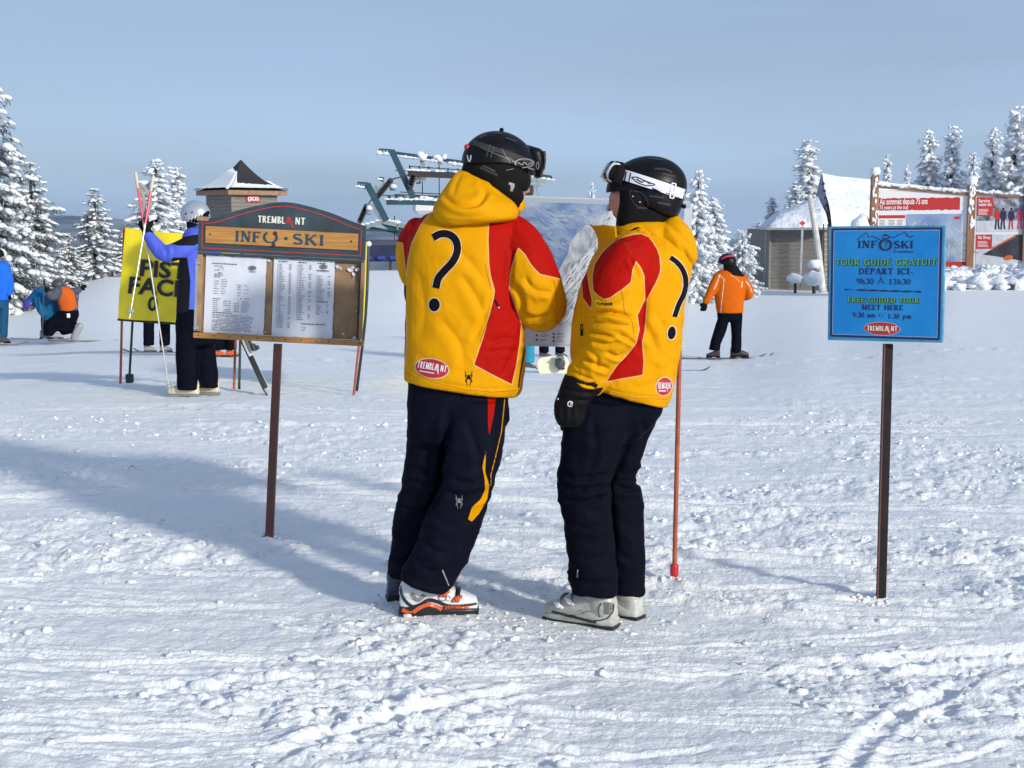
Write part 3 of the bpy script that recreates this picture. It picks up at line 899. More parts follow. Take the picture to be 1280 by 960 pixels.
GL = 'snow-covered spruces at the left edge of the piste'
GR = 'rime-covered spruces behind the buildings on the right'
for a in [
    (-8, 385, 88, 62, 40, 'a', 'tallest dark spruce with heavy snow, cut by the left edge of the photo', GL, 0),
    (44, 385, 203, 46, 43, 'b', 'snowy spruce just right of the tallest one at the left edge, behind the crouching skiers', GL, 1),
    (122, 372, 236, 36, 46, 'b', 'shorter pointed snowy spruce alone against the blue hill left of the yellow banner', GL, 2.2),
    (88, 380, 292, 24, 44, 'a', 'small dark spruce filling the gap low between two larger snowy spruces', GL, 3),
    (158, 362, 288, 26, 49, 'a', 'low spruce half hidden by the left edge of the yellow banner', GL, 4),
    (194, 356, 199, 30, 50, 'c', 'white-crusted spruce rising behind the raised ski poles', GL, .5),
    (226, 352, 210, 17, 53, 'd', 'slim white spruce between the raised ski poles and the hut roof', GL, 1.5),
    (-50, 390, 130, 60, 46, 'b', 'snowy spruce mostly outside the left edge of the photo', GL, 5),
    (15, 392, 285, 34, 41, 'a', 'bushy dark spruce right behind the person in bright blue', GL, 2.6),
    (868, 380, 213, 21, 44, 'c', 'white spruce with a bent tip right behind the yellow hood of the second guide', GR, 0),
    (892, 378, 247, 21, 46, 'c', 'bushy white spruce above the skier in the orange jacket', GR, 2),
    (926, 372, 288, 20, 47, 'e', 'low rounded snow-laden spruce between the orange skier and the grey cabin', GR, 1),
    (966, 345, 247, 14, 64, 'c', 'small pointed white spruce behind the left end of the cabin roof', GR, 3),
    (946, 345, 276, 14, 66, 'c', 'tiny white spruce top left of the cabin roof', GR, 5),
    (1012, 345, 176, 22, 62, 'd', 'tall crooked white spruce rising behind the grey cabin', GR, 0),
    (994, 345, 232, 22, 61, 'c', 'shorter white spruce leaning against the tall crooked one behind the cabin', GR, 4),
    (1106, 340, 194, 9, 70, 'd', 'thin white spruce tip above the left post of the billboards', GR, 1),
    (1129, 340, 207, 7, 70, 'd', 'smallest white spruce tip above the red heading of the billboard', GR, 2),
    (1160, 345, 163, 21, 62, 'c', 'left one of two tall white spruces above the trail map billboard', GR, 3),
    (1184, 345, 158, 17, 63, 'd', 'right one of two tall white spruces above the trail map billboard', GR, 4),
    (1210, 345, 191, 15, 66, 'c', 'short white spruce above the gap between the two billboards', GR, 5),
    (1234, 345, 160, 20, 60, 'c', 'broad white spruce above the ski shop poster', GR, .7),
    (1262, 345, 134, 22, 61, 'd', 'tallest white spruce at the right, second from the right edge', GR, 1.7),
    (1290, 345, 142, 26, 58, 'c', 'white spruce cut by the right edge of the photo', GR, 2.7),
    (1340, 345, 150, 30, 60, 'c', 'white spruce just outside the right edge of the photo', GR, 3.7),
    (738, 330, 229, 8, 70, 'c', 'lone small white spruce top above the trail map board between the guides', None, 0),
    (765, 330, 243, 6, 72, 'd', 'tiny white spruce top in front of the second guide\'s face', None, 1)]:
    spruce(*a)

def build_haze():
    m = bpy.data.materials.new('air'); m.use_nodes = True; N = m.node_tree.nodes; N.clear()
    o = N.new('ShaderNodeOutputMaterial'); v = N.new('ShaderNodeVolumePrincipled')
    v.inputs['Color'].default_value = (.55, .74, 1.0, 1); v.inputs['Density'].default_value = HAZE
    m.node_tree.links.new(v.outputs[0], o.inputs['Volume'])
    b = MB(); b.box((0, 0, 20), (44000, 44000, 760)); h = b.build('haze', m); h['kind'] = 'stuff'
HAZE = 2.4e-5
build_haze()

def build_clods():
    rr = np.random.RandomState(5)
    pts = []
    n = 5200
    d = 2.9 + 9.5 * rr.rand(n) ** 1.35; a = (rr.rand(n) - .5) * .84
    X = d * np.sin(a); Y = d * np.cos(a)
    dens = sstep(-.12, .28, fbm(X * .55, Y * .8, 3, 5)) * .9 + .15
    keep = rr.rand(n) < dens
    X, Y = X[keep], Y[keep]; S = .004 + .017 * rr.rand(len(X)) ** 3.2
    # kicked up round the feet and the posts
    for (cx, cy, R_, m, sz) in ((-.32, 5.62, .27, 110, .0075), (.30, 5.46, .27, 120, .0075), (-1.19, 7.0, .08, 40, .011), (1.49, 5.8, .07, 40, .010), (.70, 6.14, .06, 30, .009), (-.27, 6.14, .06, 20, .009)):
        t = rr.rand(m) * 6.283; q = R_ * (.35 + .75 * rr.rand(m)); X = np.concatenate([X, cx + q * np.cos(t) * 1.1]); Y = np.concatenate([Y, cy + q * np.sin(t) * .8]); S = np.concatenate([S, sz * (.3 + rr.rand(m) ** 2)])
    Z = macro(X, Y) + micro(X, Y)
    b = MB(); b.ico((0, 0, 0), 1, 4, 6); bv, bf = b.arrays(); bf = np.array([f for f in bf])
    m = len(X); nv = len(bv)
    V = np.repeat(bv[None], m, 0) * (1 + .35 * (rr.rand(m, nv, 1) - .5) * 2)
    V = V * (S[:, None, None] * np.stack([.8 + .8 * rr.rand(m), .8 + .6 * rr.rand(m), .55 + .4 * rr.rand(m)], 1)[:, None, :])
    V = V + np.stack([X, Y, Z + S * .05], 1)[:, None, :]
    F = (bf[None] + (np.arange(m) * nv)[:, None, None]).reshape(-1, 4)
    o = link('snow_clods', V.reshape(-1, 3), F, M_SNOW); o['kind'] = 'stuff'; o['label'] = 'loose crumbs of snow scattered over the piste and round the boots and posts'
build_clods()
# =================================================================== hut with the pointed roof
M_WGREY = mat('grey_siding', (.20, .185, .165), .8, var=.15, vscale=3, stretch=(1, 1, 12), bump=.3, bscale=6)
M_FASCIA = mat('brown_fascia', (.30, .17, .10), .7, var=.2, vscale=5)
M_DARKROOF = mat('dark_roof_shingle', (.020, .020, .024), .7, bump=.6, bscale=14, bdist=.03)
M_RED = mat('sign_red', (.50, .03, .025), .5)
M_WHITE = mat('white_paint', (.78, .78, .78), .5)
M_BLACK = mat('black_paint', (.012, .012, .014), .5)
M_TIMBER = mat('stained_timber', (.26, .13, .065), .75, var=.3, vscale=4, stretch=(1, 1, .15), bump=.3, bscale=30)
M_METAL = mat('galvanised_metal', (.45, .46, .47), .4, metal=.8, var=.15)

def hut():
    D = 60
    c = at(303, 300, D); X0, Y0 = c.x, c.y
    zb = ground_z(X0, Y0) - .2
    ze = at(300, 243, D).z
    r = thing('ticket_hut', (X0, Y0, zb), 'small grey hut with steep dark pointed roof half covered in snow behind wooden notice board', 'hut')
    hw = 1.06
    yaw = Matrix.Translation((X0, Y0, 0)) @ Matrix.Rotation(R(40), 4, 'Z')
    b = MB(); b.box((0, 0, (zb + ze) / 2), (2 * hw, 2 * hw, ze - zb), yaw)
    # clapboard joints
    z = zb + .2
    n = 0
    wl = b.build('wall', M_WGREY, r)
    while z < ze - .1:
        q = MB(); q.box((0, 0, z), (2 * hw + .04, 2 * hw + .04, .150), yaw, bevel=.012); q.build('siding_board', M_WGREY, r); z += .16
    f = MB(); f.box((0, 0, ze + .05), (2 * hw + .62, 2 * hw + .62, .2), yaw); f.build('fascia', M_FASCIA, r)
    apex = at(309, 200, D).z
    def roofz(t): return ze + .15 + (apex - ze - .15) * (t ** 1.7)
    n = 14; V = []; F = []
    for i in range(n + 1):
        t = i / n; h = (hw + .35) * (1 - t) + .02
        for sx, sy in ((-1, -1), (1, -1), (1, 1), (-1, 1)):
            V.append(yaw @ Vector((sx * h, sy * h, roofz(t))))
    for i in range(n):
        for j in range(4): k = (j + 1) % 4; F.append((i * 4 + j, i * 4 + k, i * 4 + 4 + k, i * 4 + 4 + j))
    ro = link('roof', V, F, M_DARKROOF, r, smooth=False)
    # snow: covers the left face high up, low band on the front face, ragged edge
    def side_snow(j, tmax, name='roof_snow'):
        V = []; F = []; m = 40; q = 16
        c = ((-1, -1), (1, -1), (1, 1), (-1, 1))
        a, b2 = c[j], c[(j + 1) % 4]
        for i in range(m + 1):
            u = i / m
            top = tmax(u) + .05 * mnoise.noise(Vector((u * 14, j, 0)))
            for k in range(q + 1):
                t = top * k / q; h = (hw + .38) * (1 - t) + .02
                th = .09 * math.sin(min(1, (1 - k / q) * 5) * math.pi / 2) * (1 if 0 < i < m else .2)
                x = (a[0] * (1 - u) + b2[0] * u) * h; y = (a[1] * (1 - u) + b2[1] * u) * h
                nx, ny = (a[0] + b2[0]) / 2, (a[1] + b2[1]) / 2
                V.append(yaw @ Vector((x + nx * th * .6, y + ny * th * .6, roofz(t) + th + .012 * mnoise.noise(Vector((x * 4, y * 4, 0))))))
        for i in range(m):
            for k in range(q):
                w_ = i * (q + 1) + k; F.append((w_, w_ + q + 1, w_ + q + 2, w_ + 1))
        link(name, V, F, M_TSNOW, ro)
    side_snow(3, lambda u: .84 - .10 * u)
    side_snow(0, lambda u: .42 - .10 * u + .30 * max(0, .12 - u) / .12)
    side_snow(1, lambda u: .5); side_snow(2, lambda u: .7)
    # red sign with white letters under the eave, on the camera side
    pl = Plane(yaw @ Vector((-.40, -hw - .06, ze - .29)), yaw.to_3x3() @ Vector((1, 0, 0)), (0, 0, 1))
    s = MB(); s.box((.30, -.0, .1), (.62, .04, .30), pl.M(), bevel=.01)
    so_ = s.build('wall_sign', M_RED, r)
    t = MB(); put_text(t, '(SOS', .05, .02, .17, pl, .03, .03, width=.5); t.build('lettering', M_WHITE, so_)
hut()

# =================================================================== grey cabin with snow roof
def cabin():
    D = 52
    c = at(1010, 365, D)
    zb = ground_z(c.x, c.y) - .6; ze = at(1000, 286, D).z
    r = thing('cabin', (c.x, c.y + 1, zb), 'grey-brown clapboard cabin with angled walls and a snow-covered roof right of the orange skier', 'cabin')
    # plan of the angled front, left to right
    P = [at(950, 300, D + 3.5), at(962, 300, D + .6), at(1030, 300, D), at(1085, 300, D + 1)]
    P = [(p.x, p.y) for p in P]
    P += [(P[-1][0], P[-1][1] + 5), (P[0][0], P[0][1] + 3)]
    def prism(pts, z0, z1):
        n = len(pts); V = [(x, y, z0) for x, y in pts] + [(x, y, z1) for x, y in pts]
        F = [(i, (i + 1) % n, n + (i + 1) % n, n + i) for i in range(n)] + [tuple(range(n - 1, -1, -1)), tuple(range(n, 2 * n))]
        return V, F
    b = MB(); b.add(*prism(P, zb, ze)); b.build('wall', M_WGREY, r)
    z = zb + .5
    while z < ze - .05:
        for (x0, y0), (x1, y1) in zip(P[:3], P[1:4]):
            q = MB(); d = Vector((x1 - x0, y1 - y0, 0)); n_ = Vector((d.y, -d.x, 0)).normalized() * .02
            q.bar(Vector((x0, y0, z)) + n_, Vector((x1, y1, z)) + n_, .025, .142, up=(0, 0, 1)); q.build('siding_board', M_WGREY, r)
        z += .15
    for px, dd in ((951, 3.4), (958, 1.6), (962.5, .55), (1029, -.03)):
        q = MB(); p = at(px, 300, D + dd); q.box((p.x, p.y - .05, (zb + ze) / 2), (.09, .09, ze - zb)); q.build('corner_trim', M_METAL if px < 961 else M_WGREY, r)
    # low snowy roof rising to the right
    apex = at(1022, 255, D + 2.5)
    base = []
    for px, py, dd in ((947, 285, 4), (958, 286, -.2), (1036, 286, -.6), (1036, 284, 5)):
        base.append(at(px, py, D + dd))
    V = []; F = []; m = 22
    for i in range(m + 1):
        t = i / m
        for k in range(4 * 8):
            s_, u = divmod(k, 8); a = base[s_]; bb = base[(s_ + 1) % 4]
            p = a.lerp(bb, u / 8).lerp(apex, t)
            p.z += .28 * math.sin(min(1, t * 3.0) * math.pi / 2) + .08 * mnoise.noise(p * .9)
            V.append(p)
    n = 32
    for i in range(m):
        for k in range(n): F.append((i * n + k, i * n + (k + 1) % n, (i + 1) * n + (k + 1) % n, (i + 1) * n + k))
    F.append(tuple(range(n - 1, -1, -1)))
    link('roof_snow', V, F, M_PACK, r)
    e = MB()
    for a, bb in zip(base[:3], base[1:]): e.bar(a, bb, .10, .08)
    e.build('eave_board', M_METAL, r)

    # tall hall roof behind to the right
    h = thing('lodge', (at(1060, 300, 56).x, 56, zb), 'long lodge with a steep snow-filled roof behind the blue sign and the billboards', 'building')
    A = at(1028, 218, 56); B = at(1090, 226, 57.5); B2 = at(1200, 236, 60)
    A0 = at(1040, 300, 53.5); B0 = at(1210, 296, 57)
    V = []; F = []; n1, n2 = 40, 24
    for i in range(n1 + 1):
        for k in range(n2 + 1):
            u = i / n1; t = k / n2
            top = A.lerp(B2, u); bot = A0.lerp(B0, u); p = bot.lerp(top, t)
            p += Vector((0, -.25, .12)) * math.sin(math.pi * min(1, t * 1.2 + .1)) + Vector((0, 0, .10 * mnoise.noise(p * .7)))
            V.append(p)
    for i in range(n1):
        for k in range(n2): q = i * (n2 + 1) + k; F.append((q, q + n2 + 1, q + n2 + 2, q + 1))
    link('roof_snow', V, F, M_PACK, h)
    b = MB(); back = at(1180, 235, 64); 
    pts = [A + Vector((0, .1, -.08)), B2 + Vector((0, .1, -.08)), B0 + Vector((0, .2, -.1)), A0 + Vector((0, .2, -.1))]
    b.add([tuple(p) for p in pts] + [tuple(p + Vector((0, .15, -.15))) for p in pts], [(0, 1, 2, 3), (7, 6, 5, 4), (0, 4, 5, 1), (3, 2, 6, 7), (0, 3, 7, 4), (1, 5, 6, 2)])
    b.build('roof', mat('frosted_gable', (.30, .32, .35), .8, var=.2, vscale=3), h)
    g = MB()  # gable end in shade, left
    GL_ = at(1017.5, 262, 56.4)
    g.add([tuple(A), tuple(GL_), tuple(A0), tuple(A + Vector((.0, .25, 0))), tuple(GL_ + Vector((0, .25, 0))), tuple(A0 + Vector((0, .25, 0)))], [(0, 1, 2), (3, 5, 4), (0, 3, 4, 1), (0, 2, 5, 3)])
    g.build('gable', mat('frosted_gable', (.30, .32, .35), .8, var=.2, vscale=3), h)
    wv = MB(); wz = zb
    wv.add([(A0.x, A0.y + .4, wz), (B0.x, B0.y + .4, wz), (B0.x, B0.y + .4, B0.z), (A0.x, A0.y + .4, A0.z), (A0.x, A0.y + 6, wz), (B0.x, B0.y + 6, wz), (B0.x, B0.y + 6, B0.z), (A0.x, A0.y + 6, A0.z)], [(0, 1, 2, 3), (5, 4, 7, 6), (4, 0, 3, 7), (1, 5, 6, 2)])
    wv.build('wall', M_WGREY, h)
    # bolts/brackets along the gable verge
    for k in range(7):
        p = A.lerp(A0, .15 + k * .11); s = MB(); s.box((p.x - .06, p.y - .2, p.z), (.10, .12, .10), bevel=.02); s.build('verge_bracket', M_BLACK, h)
cabin()

# leaning white pole, leaf sign on its post, snow-capped posts, ladder
def cabin_side_things():
    p = thing('flag_pole', at(1028, 365, 50.5), 'leaning white peeling pole in front of the grey cabin', 'pole')
    b = MB(); b.tube([at(1029, 372, 50.5), at(1021, 300, 50.3), at(1012, 245, 50)], [.13, .11, .085], 10, 4)
    b.build('pole', mat('weathered_white_pole', (.72, .72, .70), .7, color2=(.45, .42, .38), vscale=3), p)
    s = thing('leaf_sign', at(1000, 365, 50), 'small white sign with a red maple leaf on a snowy post before the cabin', 'sign')
    b = MB(); b.bar(at(1000, 362, 50), at(1003, 282, 50), .07); b.build('post', M_METAL, s)
    pl = Plane(at(1003, 279, 49.9), (1, 0, 0), (0, 0, 1))
    b = MB(); b.box((0, 0, 0), (.27, .04, .27), pl.M(), bevel=.02); f = b.build('sign_plate', M_WHITE, s)
    leaf = [(0, .11), (.025, .06), (.055, .075), (.05, .03), (.10, .04), (.085, .0), (.10, -.02), (.04, -.05), (.045, -.075), (.008, -.065), (.008, -.11)]
    leaf = leaf + [(-x, y) for x, y in leaf[::-1][0:]]
    V = [tuple(pl(x, y, .03)) for x, y in leaf] + [tuple(pl(0, -.02, .03))]
    n = len(leaf); link('maple_leaf', V, [(i, (i + 1) % n, n) for i in range(n)], M_RED, f, smooth=False)
    for (px, py, g, lab) in ((994, 352, .22, 'snow-capped short post left of the leaning pole, below the maple leaf sign'), (1017, 352, .32, 'snow-covered post at the foot of the leaning white pole'), (1018, 334, .2, 'snow-topped post head halfway up beside the leaning white pole')):
        D = 49.6 if py > 345 else 49.9
        q = thing('bollard', at(px, 368, D), lab, 'post', 'snow-capped posts by the cabin')
        b = MB(); b.tube([at(px, 372, D), at(px, py - 4, D)], [.05, .05], 8, 1); b.build('post', M_BLACK, q)
        c = at(px, py - 4, D); b = MB(); b.ico(c, (g * 1.25, g, g * .8), 10, 14, amp=.35, fr=2, seed=px); b.build('snow_cap', M_TSNOW, q, True)
    l = thing('ladder', at(1032, 366, 51), 'narrow dark metal ladder against the cabin at the left edge of the blue sign', 'ladder')
    for px in (1029.5, 1035): b = MB(); b.bar(at(px, 368, 51), at(px, 280, 51), .04); b.build('rail', M_BLACK, l)
    for k in range(13):
        b = MB(); y = 362 - k * 6.3; b.bar(at(1029.5, y, 51), at(1035, y, 51), .03); b.build('rung', M_METAL, l)
cabin_side_things()

# =================================================================== billboards on the right
def billboards():
    D = 44
    x0 = at(1092, 300, D + .8); 
    def bp(px, py): return at(px, py, D + (1216 - px) / 124 * .8)   # slightly angled to the camera
    r = thing('billboard_frame', (bp(1216, 300).x, D, ground_z(bp(1216, 300).x, D) - .1), 'snow-crusted brown timber frame holding the trail map billboard and the posters', 'frame')
    for px, t, bt in ((1092, 217, 352), (1213, 228, 352), (1283, 232, 352)):
        b = MB(); lo = bp(px - 3, bt); hi = bp(px + 2, t)
        b.bar(lo, hi, .22, .2); po = b.build('post', M_TIMBER, r)
        s = MB(); s.ico(hi + Vector((0, 0, .05)), (.17, .17, .16), 8, 10, amp=.4, seed=px)
        for k in range(26):
            u = rnd.random() ** .8; p = hi.lerp(lo, u * (.45 if px > 1100 else .8)); s.ico(p + Vector((rnd.uniform(-.09, .09), -.11, 0)), (rnd.uniform(.02, .055), .02, rnd.uniform(.04, .10)), 5, 7, amp=.7, seed=k)
        s.build('snow_crust', M_TSNOW, po, True)['kind'] = 'stuff'
    for (a, bq, w_, nm) in (((1093, 232), (1211, 242), .13, 'top_rail'), ((1215, 241), (1283, 245), .13, 'top_rail'), ((1180, 341), (1210, 343), .16, 'bottom_rail'), ((1216, 341), (1282, 347), .16, 'bottom_rail')):
        b = MB(); pa, pb = bp(*a), bp(*bq); b.bar(pa, pb, .12, w_); ra = b.build(nm, M_TIMBER, r)
        s = MB(); n = int((pb - pa).length / .14)
        for k in range(n + 1):
            p = pa.lerp(pb, k / n); s.ico(p + Vector((0, -.02, .045 + .02 * math.sin(k * 1.7))), (.14, .09, rnd.uniform(.03, .07)), 6, 8, amp=.5, seed=k + a[0])
        s.build('snow_crust', M_TSNOW, ra, True)['kind'] = 'stuff'
    # panels
    def panel(l, t, rr_, bm, name, label, cat):
        o = bp(l, bm); pl = Plane(o, bp(rr_, bm) - o, (0, 0, 1)); W = (bp(rr_, bm) - o).length; H = bp(l, t).z - o.z
        th = thing(name, o, label, cat)
        b = MB(); b.box((W / 2, 0, H / 2), (W, .08, H), pl.M(), bevel=.01); f = b.build('panel', M_WHITE, th)
        return th, f, pl, W, H
    th, f, pl, W, H = panel(1095, 238, 1209, 334, 'trail_map_billboard', 'large billboard with red heading Au sommet depuis 75 ans and a blue trail map', 'billboard')
    M_MAP = mat('printed_mountain_map', (.16, .25, .46), .5, color2=(.42, .50, .60), vscale=1.7, detail=9)
    M_MAPG = mat('printed_slopes', (.30, .36, .30), .5, color2=(.55, .60, .66), vscale=4, detail=8)
    q = MB(); 
    def rect(mb, x0, y0, x1, y1, off, mi=0): mb.add([pl(x0, y0, off), pl(x1, y0, off), pl(x1, y1, off), pl(x0, y1, off)], [(0, 1, 2, 3)], mi)
    sw, sh = W / 114, H / 96
    # ragged red heading
    xs = np.linspace(2 * sw, 103 * sw, 60)
    V = []; F = []
    for i, x in enumerate(xs):
        j = .035 * mnoise.noise(Vector((x * 7, 0, 0))); j2 = .03 * mnoise.noise(Vector((x * 9, 5, 0)))
        V += [pl(x, (96 - 25) * sh + j2 + (.0), .05), pl(x, (96 - 10) * sh + j, .05)]
    F = [(2 * i, 2 * i + 2, 2 * i + 3, 2 * i + 1) for i in range(59)]
    link('red_heading', [tuple(v) for v in V], F, M_RED, f, smooth=False)
    q = MB(); put_text(q, 'Au sommet depuis 75 ans', 3 * sw, 78.5 * sh, .19, pl, .055, .022, width=60 * sw); put_text(q, '75 years at the top', 3 * sw, 72.5 * sh, .12, pl, .055, .015, width=36 * sw)
    q.build('lettering', M_WHITE, f)
    q = MB(); rect(q, 37 * sw, 7 * sh, 106 * sw, 66 * sh, .05); q.build('map_print', M_MAP, f)
    rr = random.Random(4)
    q = MB()
    for k in range(70):
        a = rr.uniform(-2.6, -.5); L_ = rr.uniform(.25, .9); x, y = 66 * sw + rr.uniform(-.55, .75), 56 * sh + rr.uniform(-.7, .05)
        P = [(x, y)]
        for s_ in range(6): a += rr.uniform(-.3, .3); P.append((P[-1][0] + math.cos(a) * L_ / 5, max(10 * sh, P[-1][1] + math.sin(a) * L_ / 5)))
        q.add(*marks([(catmull(P, 3), rr.uniform(.008, .03))], pl, .052 + k * .0001, cross=1))
    q.build('map_runs', M_MAPG, f)
    q = MB(); rect(q, 1 * sw, 4 * sh, 36 * sw, 65 * sh, .048); q.build('list_sheet', M_WHITE, f)
    q = MB(); rect(q, 2 * sw, 61 * sh, 35.5 * sw, 65 * sh, .052); q.build('list_heading', M_RED, f)
    q = MB()
    for c in range(3):
        for k in range(15): q.add([pl(3.5 * sw + c * 11 * sw, (58 - k * 1.8) * sh, .052), pl(3.5 * sw + c * 11 * sw + rr.uniform(5, 8.5) * sw, (58 - k * 1.8) * sh, .052), pl(3.5 * sw + c * 11 * sw + 7 * sw, (58.8 - k * 1.8) * sh, .052), pl(3.5 * sw + c * 11 * sw, (58.8 - k * 1.8) * sh, .052)], [(0, 1, 2, 3)])
    q.build('printed_lines', mat('print_grey', (.25, .25, .27), .6), f)
    q = MB(); rect(q, 1 * sw, 29 * sh, 36 * sw, 31.5 * sh, .054); q.build('yellow_strip', mat('yellow_strip', (.6, .6, .08), .6), f)
    q = MB(); v_, f_ = ellipse_marks(100 * sw, 61 * sh, 4 * sw, 1.9 * sh, 0, pl, .056, 2, 16); q.add(v_, f_); q.build('logo', M_RED, f)
    # lower red strip
    th2, f2, pl, W2, H2 = panel(1176, 326, 1208, 342, 'red_strip_sign', 'red strip sign with white lettering under the trail map billboard', 'sign')
    q = MB(); rect(q, .03, .03, W2 - .03, H2 - .03, .045); q.build('red_field', M_RED, f2)
    q = MB(); put_text(q, 'Tremblant', .1, .07, .15, pl, .05, .02, width=W2 * .6); q.build('lettering', M_WHITE, f2)
    # two posters
    th3, f3, pl, W3, H3 = panel(1216, 242, 1281, 340, 'poster_board', 'poster board with a Service valet ski poster above a Ski Shop poster', 'poster board')
    sw, sh = W3 / 65, H3 / 98
    M_P1 = mat('poster_crowd_print', (.05, .06, .10), .5, color2=(.45, .47, .52), vscale=5, detail=8)
    M_P2 = mat('poster_slope_print', (.025, .025, .03), .5, color2=(.05, .055, .07), vscale=3)
    q = MB(); rect(q, 3 * sw, 64 * sh, 62 * sw, 94 * sh, .05); q.build('poster_print', M_P1, f3)
    q = MB(); rect(q, 3 * sw, 50 * sh, 62 * sw, 64 * sh, .05); q.build('poster_snow', mat('poster_pale', (.55, .58, .62), .5, var=.1), f3)
    q = MB(); rect(q, 3 * sw, 70 * sh, 23 * sw, 93 * sh, .054); q.build('red_field', M_RED, f3)
    q = MB(); rect(q, 3 * sw, 29 * sh, 23 * sw, 47 * sh, .054); q.build('red_field', M_RED, f3)
    q = MB(); put_text(q, 'Service', 5 * sw, 87 * sh, .10, pl, .058, .02, width=14 * sw); put_text(q, 'valet ski', 5 * sw, 82.5 * sh, .10, pl, .058, .02, width=16 * sw)
    put_text(q, 'Ski Shop', 5 * sw, 41.5 * sh, .10, pl, .058, .02, width=16 * sw)
    for k in range(5): rect(q, 5 * sw, (78 - k * 1.6) * sh, (15 + 4 * rr.random()) * sw, (78.6 - k * 1.6) * sh, .058)
    for k in range(5): rect(q, 5 * sw, (38 - k * 1.6) * sh, (15 + 4 * rr.random()) * sw, (38.6 - k * 1.6) * sh, .058)
    q.build('lettering', M_WHITE, f3)
    cols = [mat('poster_red', (.5, .03, .03), .5), mat('poster_navy', (.02, .02, .06), .5), mat('poster_pink', (.5, .05, .14), .5)]
    q = MB()
    for (x, c1, c2) in ((29, 0, 1), (36, 1, 1), (46, 1, 0), (57, 2, 2)):
        for (P_, w_, c) in (([(x - 1.4, 65), (x - 1.8, 59), (x - 2.2, 53)], 2.0, c2), ([(x + 1.2, 65), (x + 1.4, 59), (x + 2.4, 53.5)], 2.0, c2), ([(x, 76), (x + .3, 70), (x, 64)], 5.0, c1), ([(x - 2.4, 75), (x - 3.6, 70), (x - 2.6, 67)], 1.6, c1), ([(x + 2.4, 75), (x + 3.4, 70), (x + 3.8, 66)], 1.6, c1)):
            q.add(*marks([(np.array(P_) * [sw, sh], w_ * sw)], pl, .054 + .0012 * c + .0001 * len(q.v), cross=1), c)
        v_, f_ = ellipse_marks(x * sw, 78.2 * sh, 1.5 * sw, 1.9 * sh, 0, pl, .058, 2, 12); q.add(v_, f_, c1)
    q.build('printed_figures', cols, f3)
    q = MB(); rect(q, 3 * sw, 4 * sh, 62 * sw, 47 * sh, .05); q.build('poster_print', mat('poster_pale', (.55, .58, .62), .5), f3)
    q = MB(); q.add([pl(12 * sw, 22 * sh, .056), pl(40 * sw, 18 * sh, .056), pl(61.5 * sw, 14 * sh, .056), pl(61.5 * sw, 46.5 * sh, .056), pl(52 * sw, 46.5 * sh, .056), pl(24 * sw, 29 * sh, .056)], [(0, 1, 2, 3, 4, 5)]); q.build('printed_skier', M_P2, f3)
    q = MB(); q.add(*marks([(np.array([(24, 30.), (52, 45)]) * [sw, sh], .05)], pl, .06, cross=1)); v_, f_ = ellipse_marks(44 * sw, 18 * sh, 6 * sw, 3 * sh, .2, pl, .061); q.add(v_, f_); q.build('printed_ski', mat('poster_orange', (.6, .12, .03), .5), f3)
    # snowed-in lamp box on the left post
    L = thing('lamp_box', bp(1075, 300), 'snow-packed white box hanging on the left post of the billboard', 'box')
    c = bp(1076, 286); b = MB(); b.ico(c, (.33, .28, .44), 14, 18, amp=.25, fr=1.6, seed=4); b.build('snow_shell', M_TSNOW, L, True)
    b = MB(); b.bar(c + Vector((.2, .1, 0)), bp(1091, 286), .06); b.build('bracket', M_METAL, L)
    # heap of ploughed snow under the frame
    b = MB(); rr = random.Random(8)
    for k in range(150):
        px = rr.uniform(1165, 1310); p = at(px, 352, 40.5 + rr.uniform(-1.1, 2.2)); s_ = rr.uniform(.09, .34)
        p.z = ground_z(p.x, p.y) + s_ * .35 + max(0, .25 - abs(p.y - 41.5) * .12)
        b.ico(p, (s_ * rr.uniform(.9, 1.5), s_, s_ * rr.uniform(.6, .95)), 9, 12, amp=.95, fr=2.3, seed=k)
    o = b.build('snow_heap', M_TSNOW, None, True); o['kind'] = 'stuff'; o['label'] = 'lumpy heap of ploughed snow under the billboards'; o['category'] = 'snow heap'
billboards()

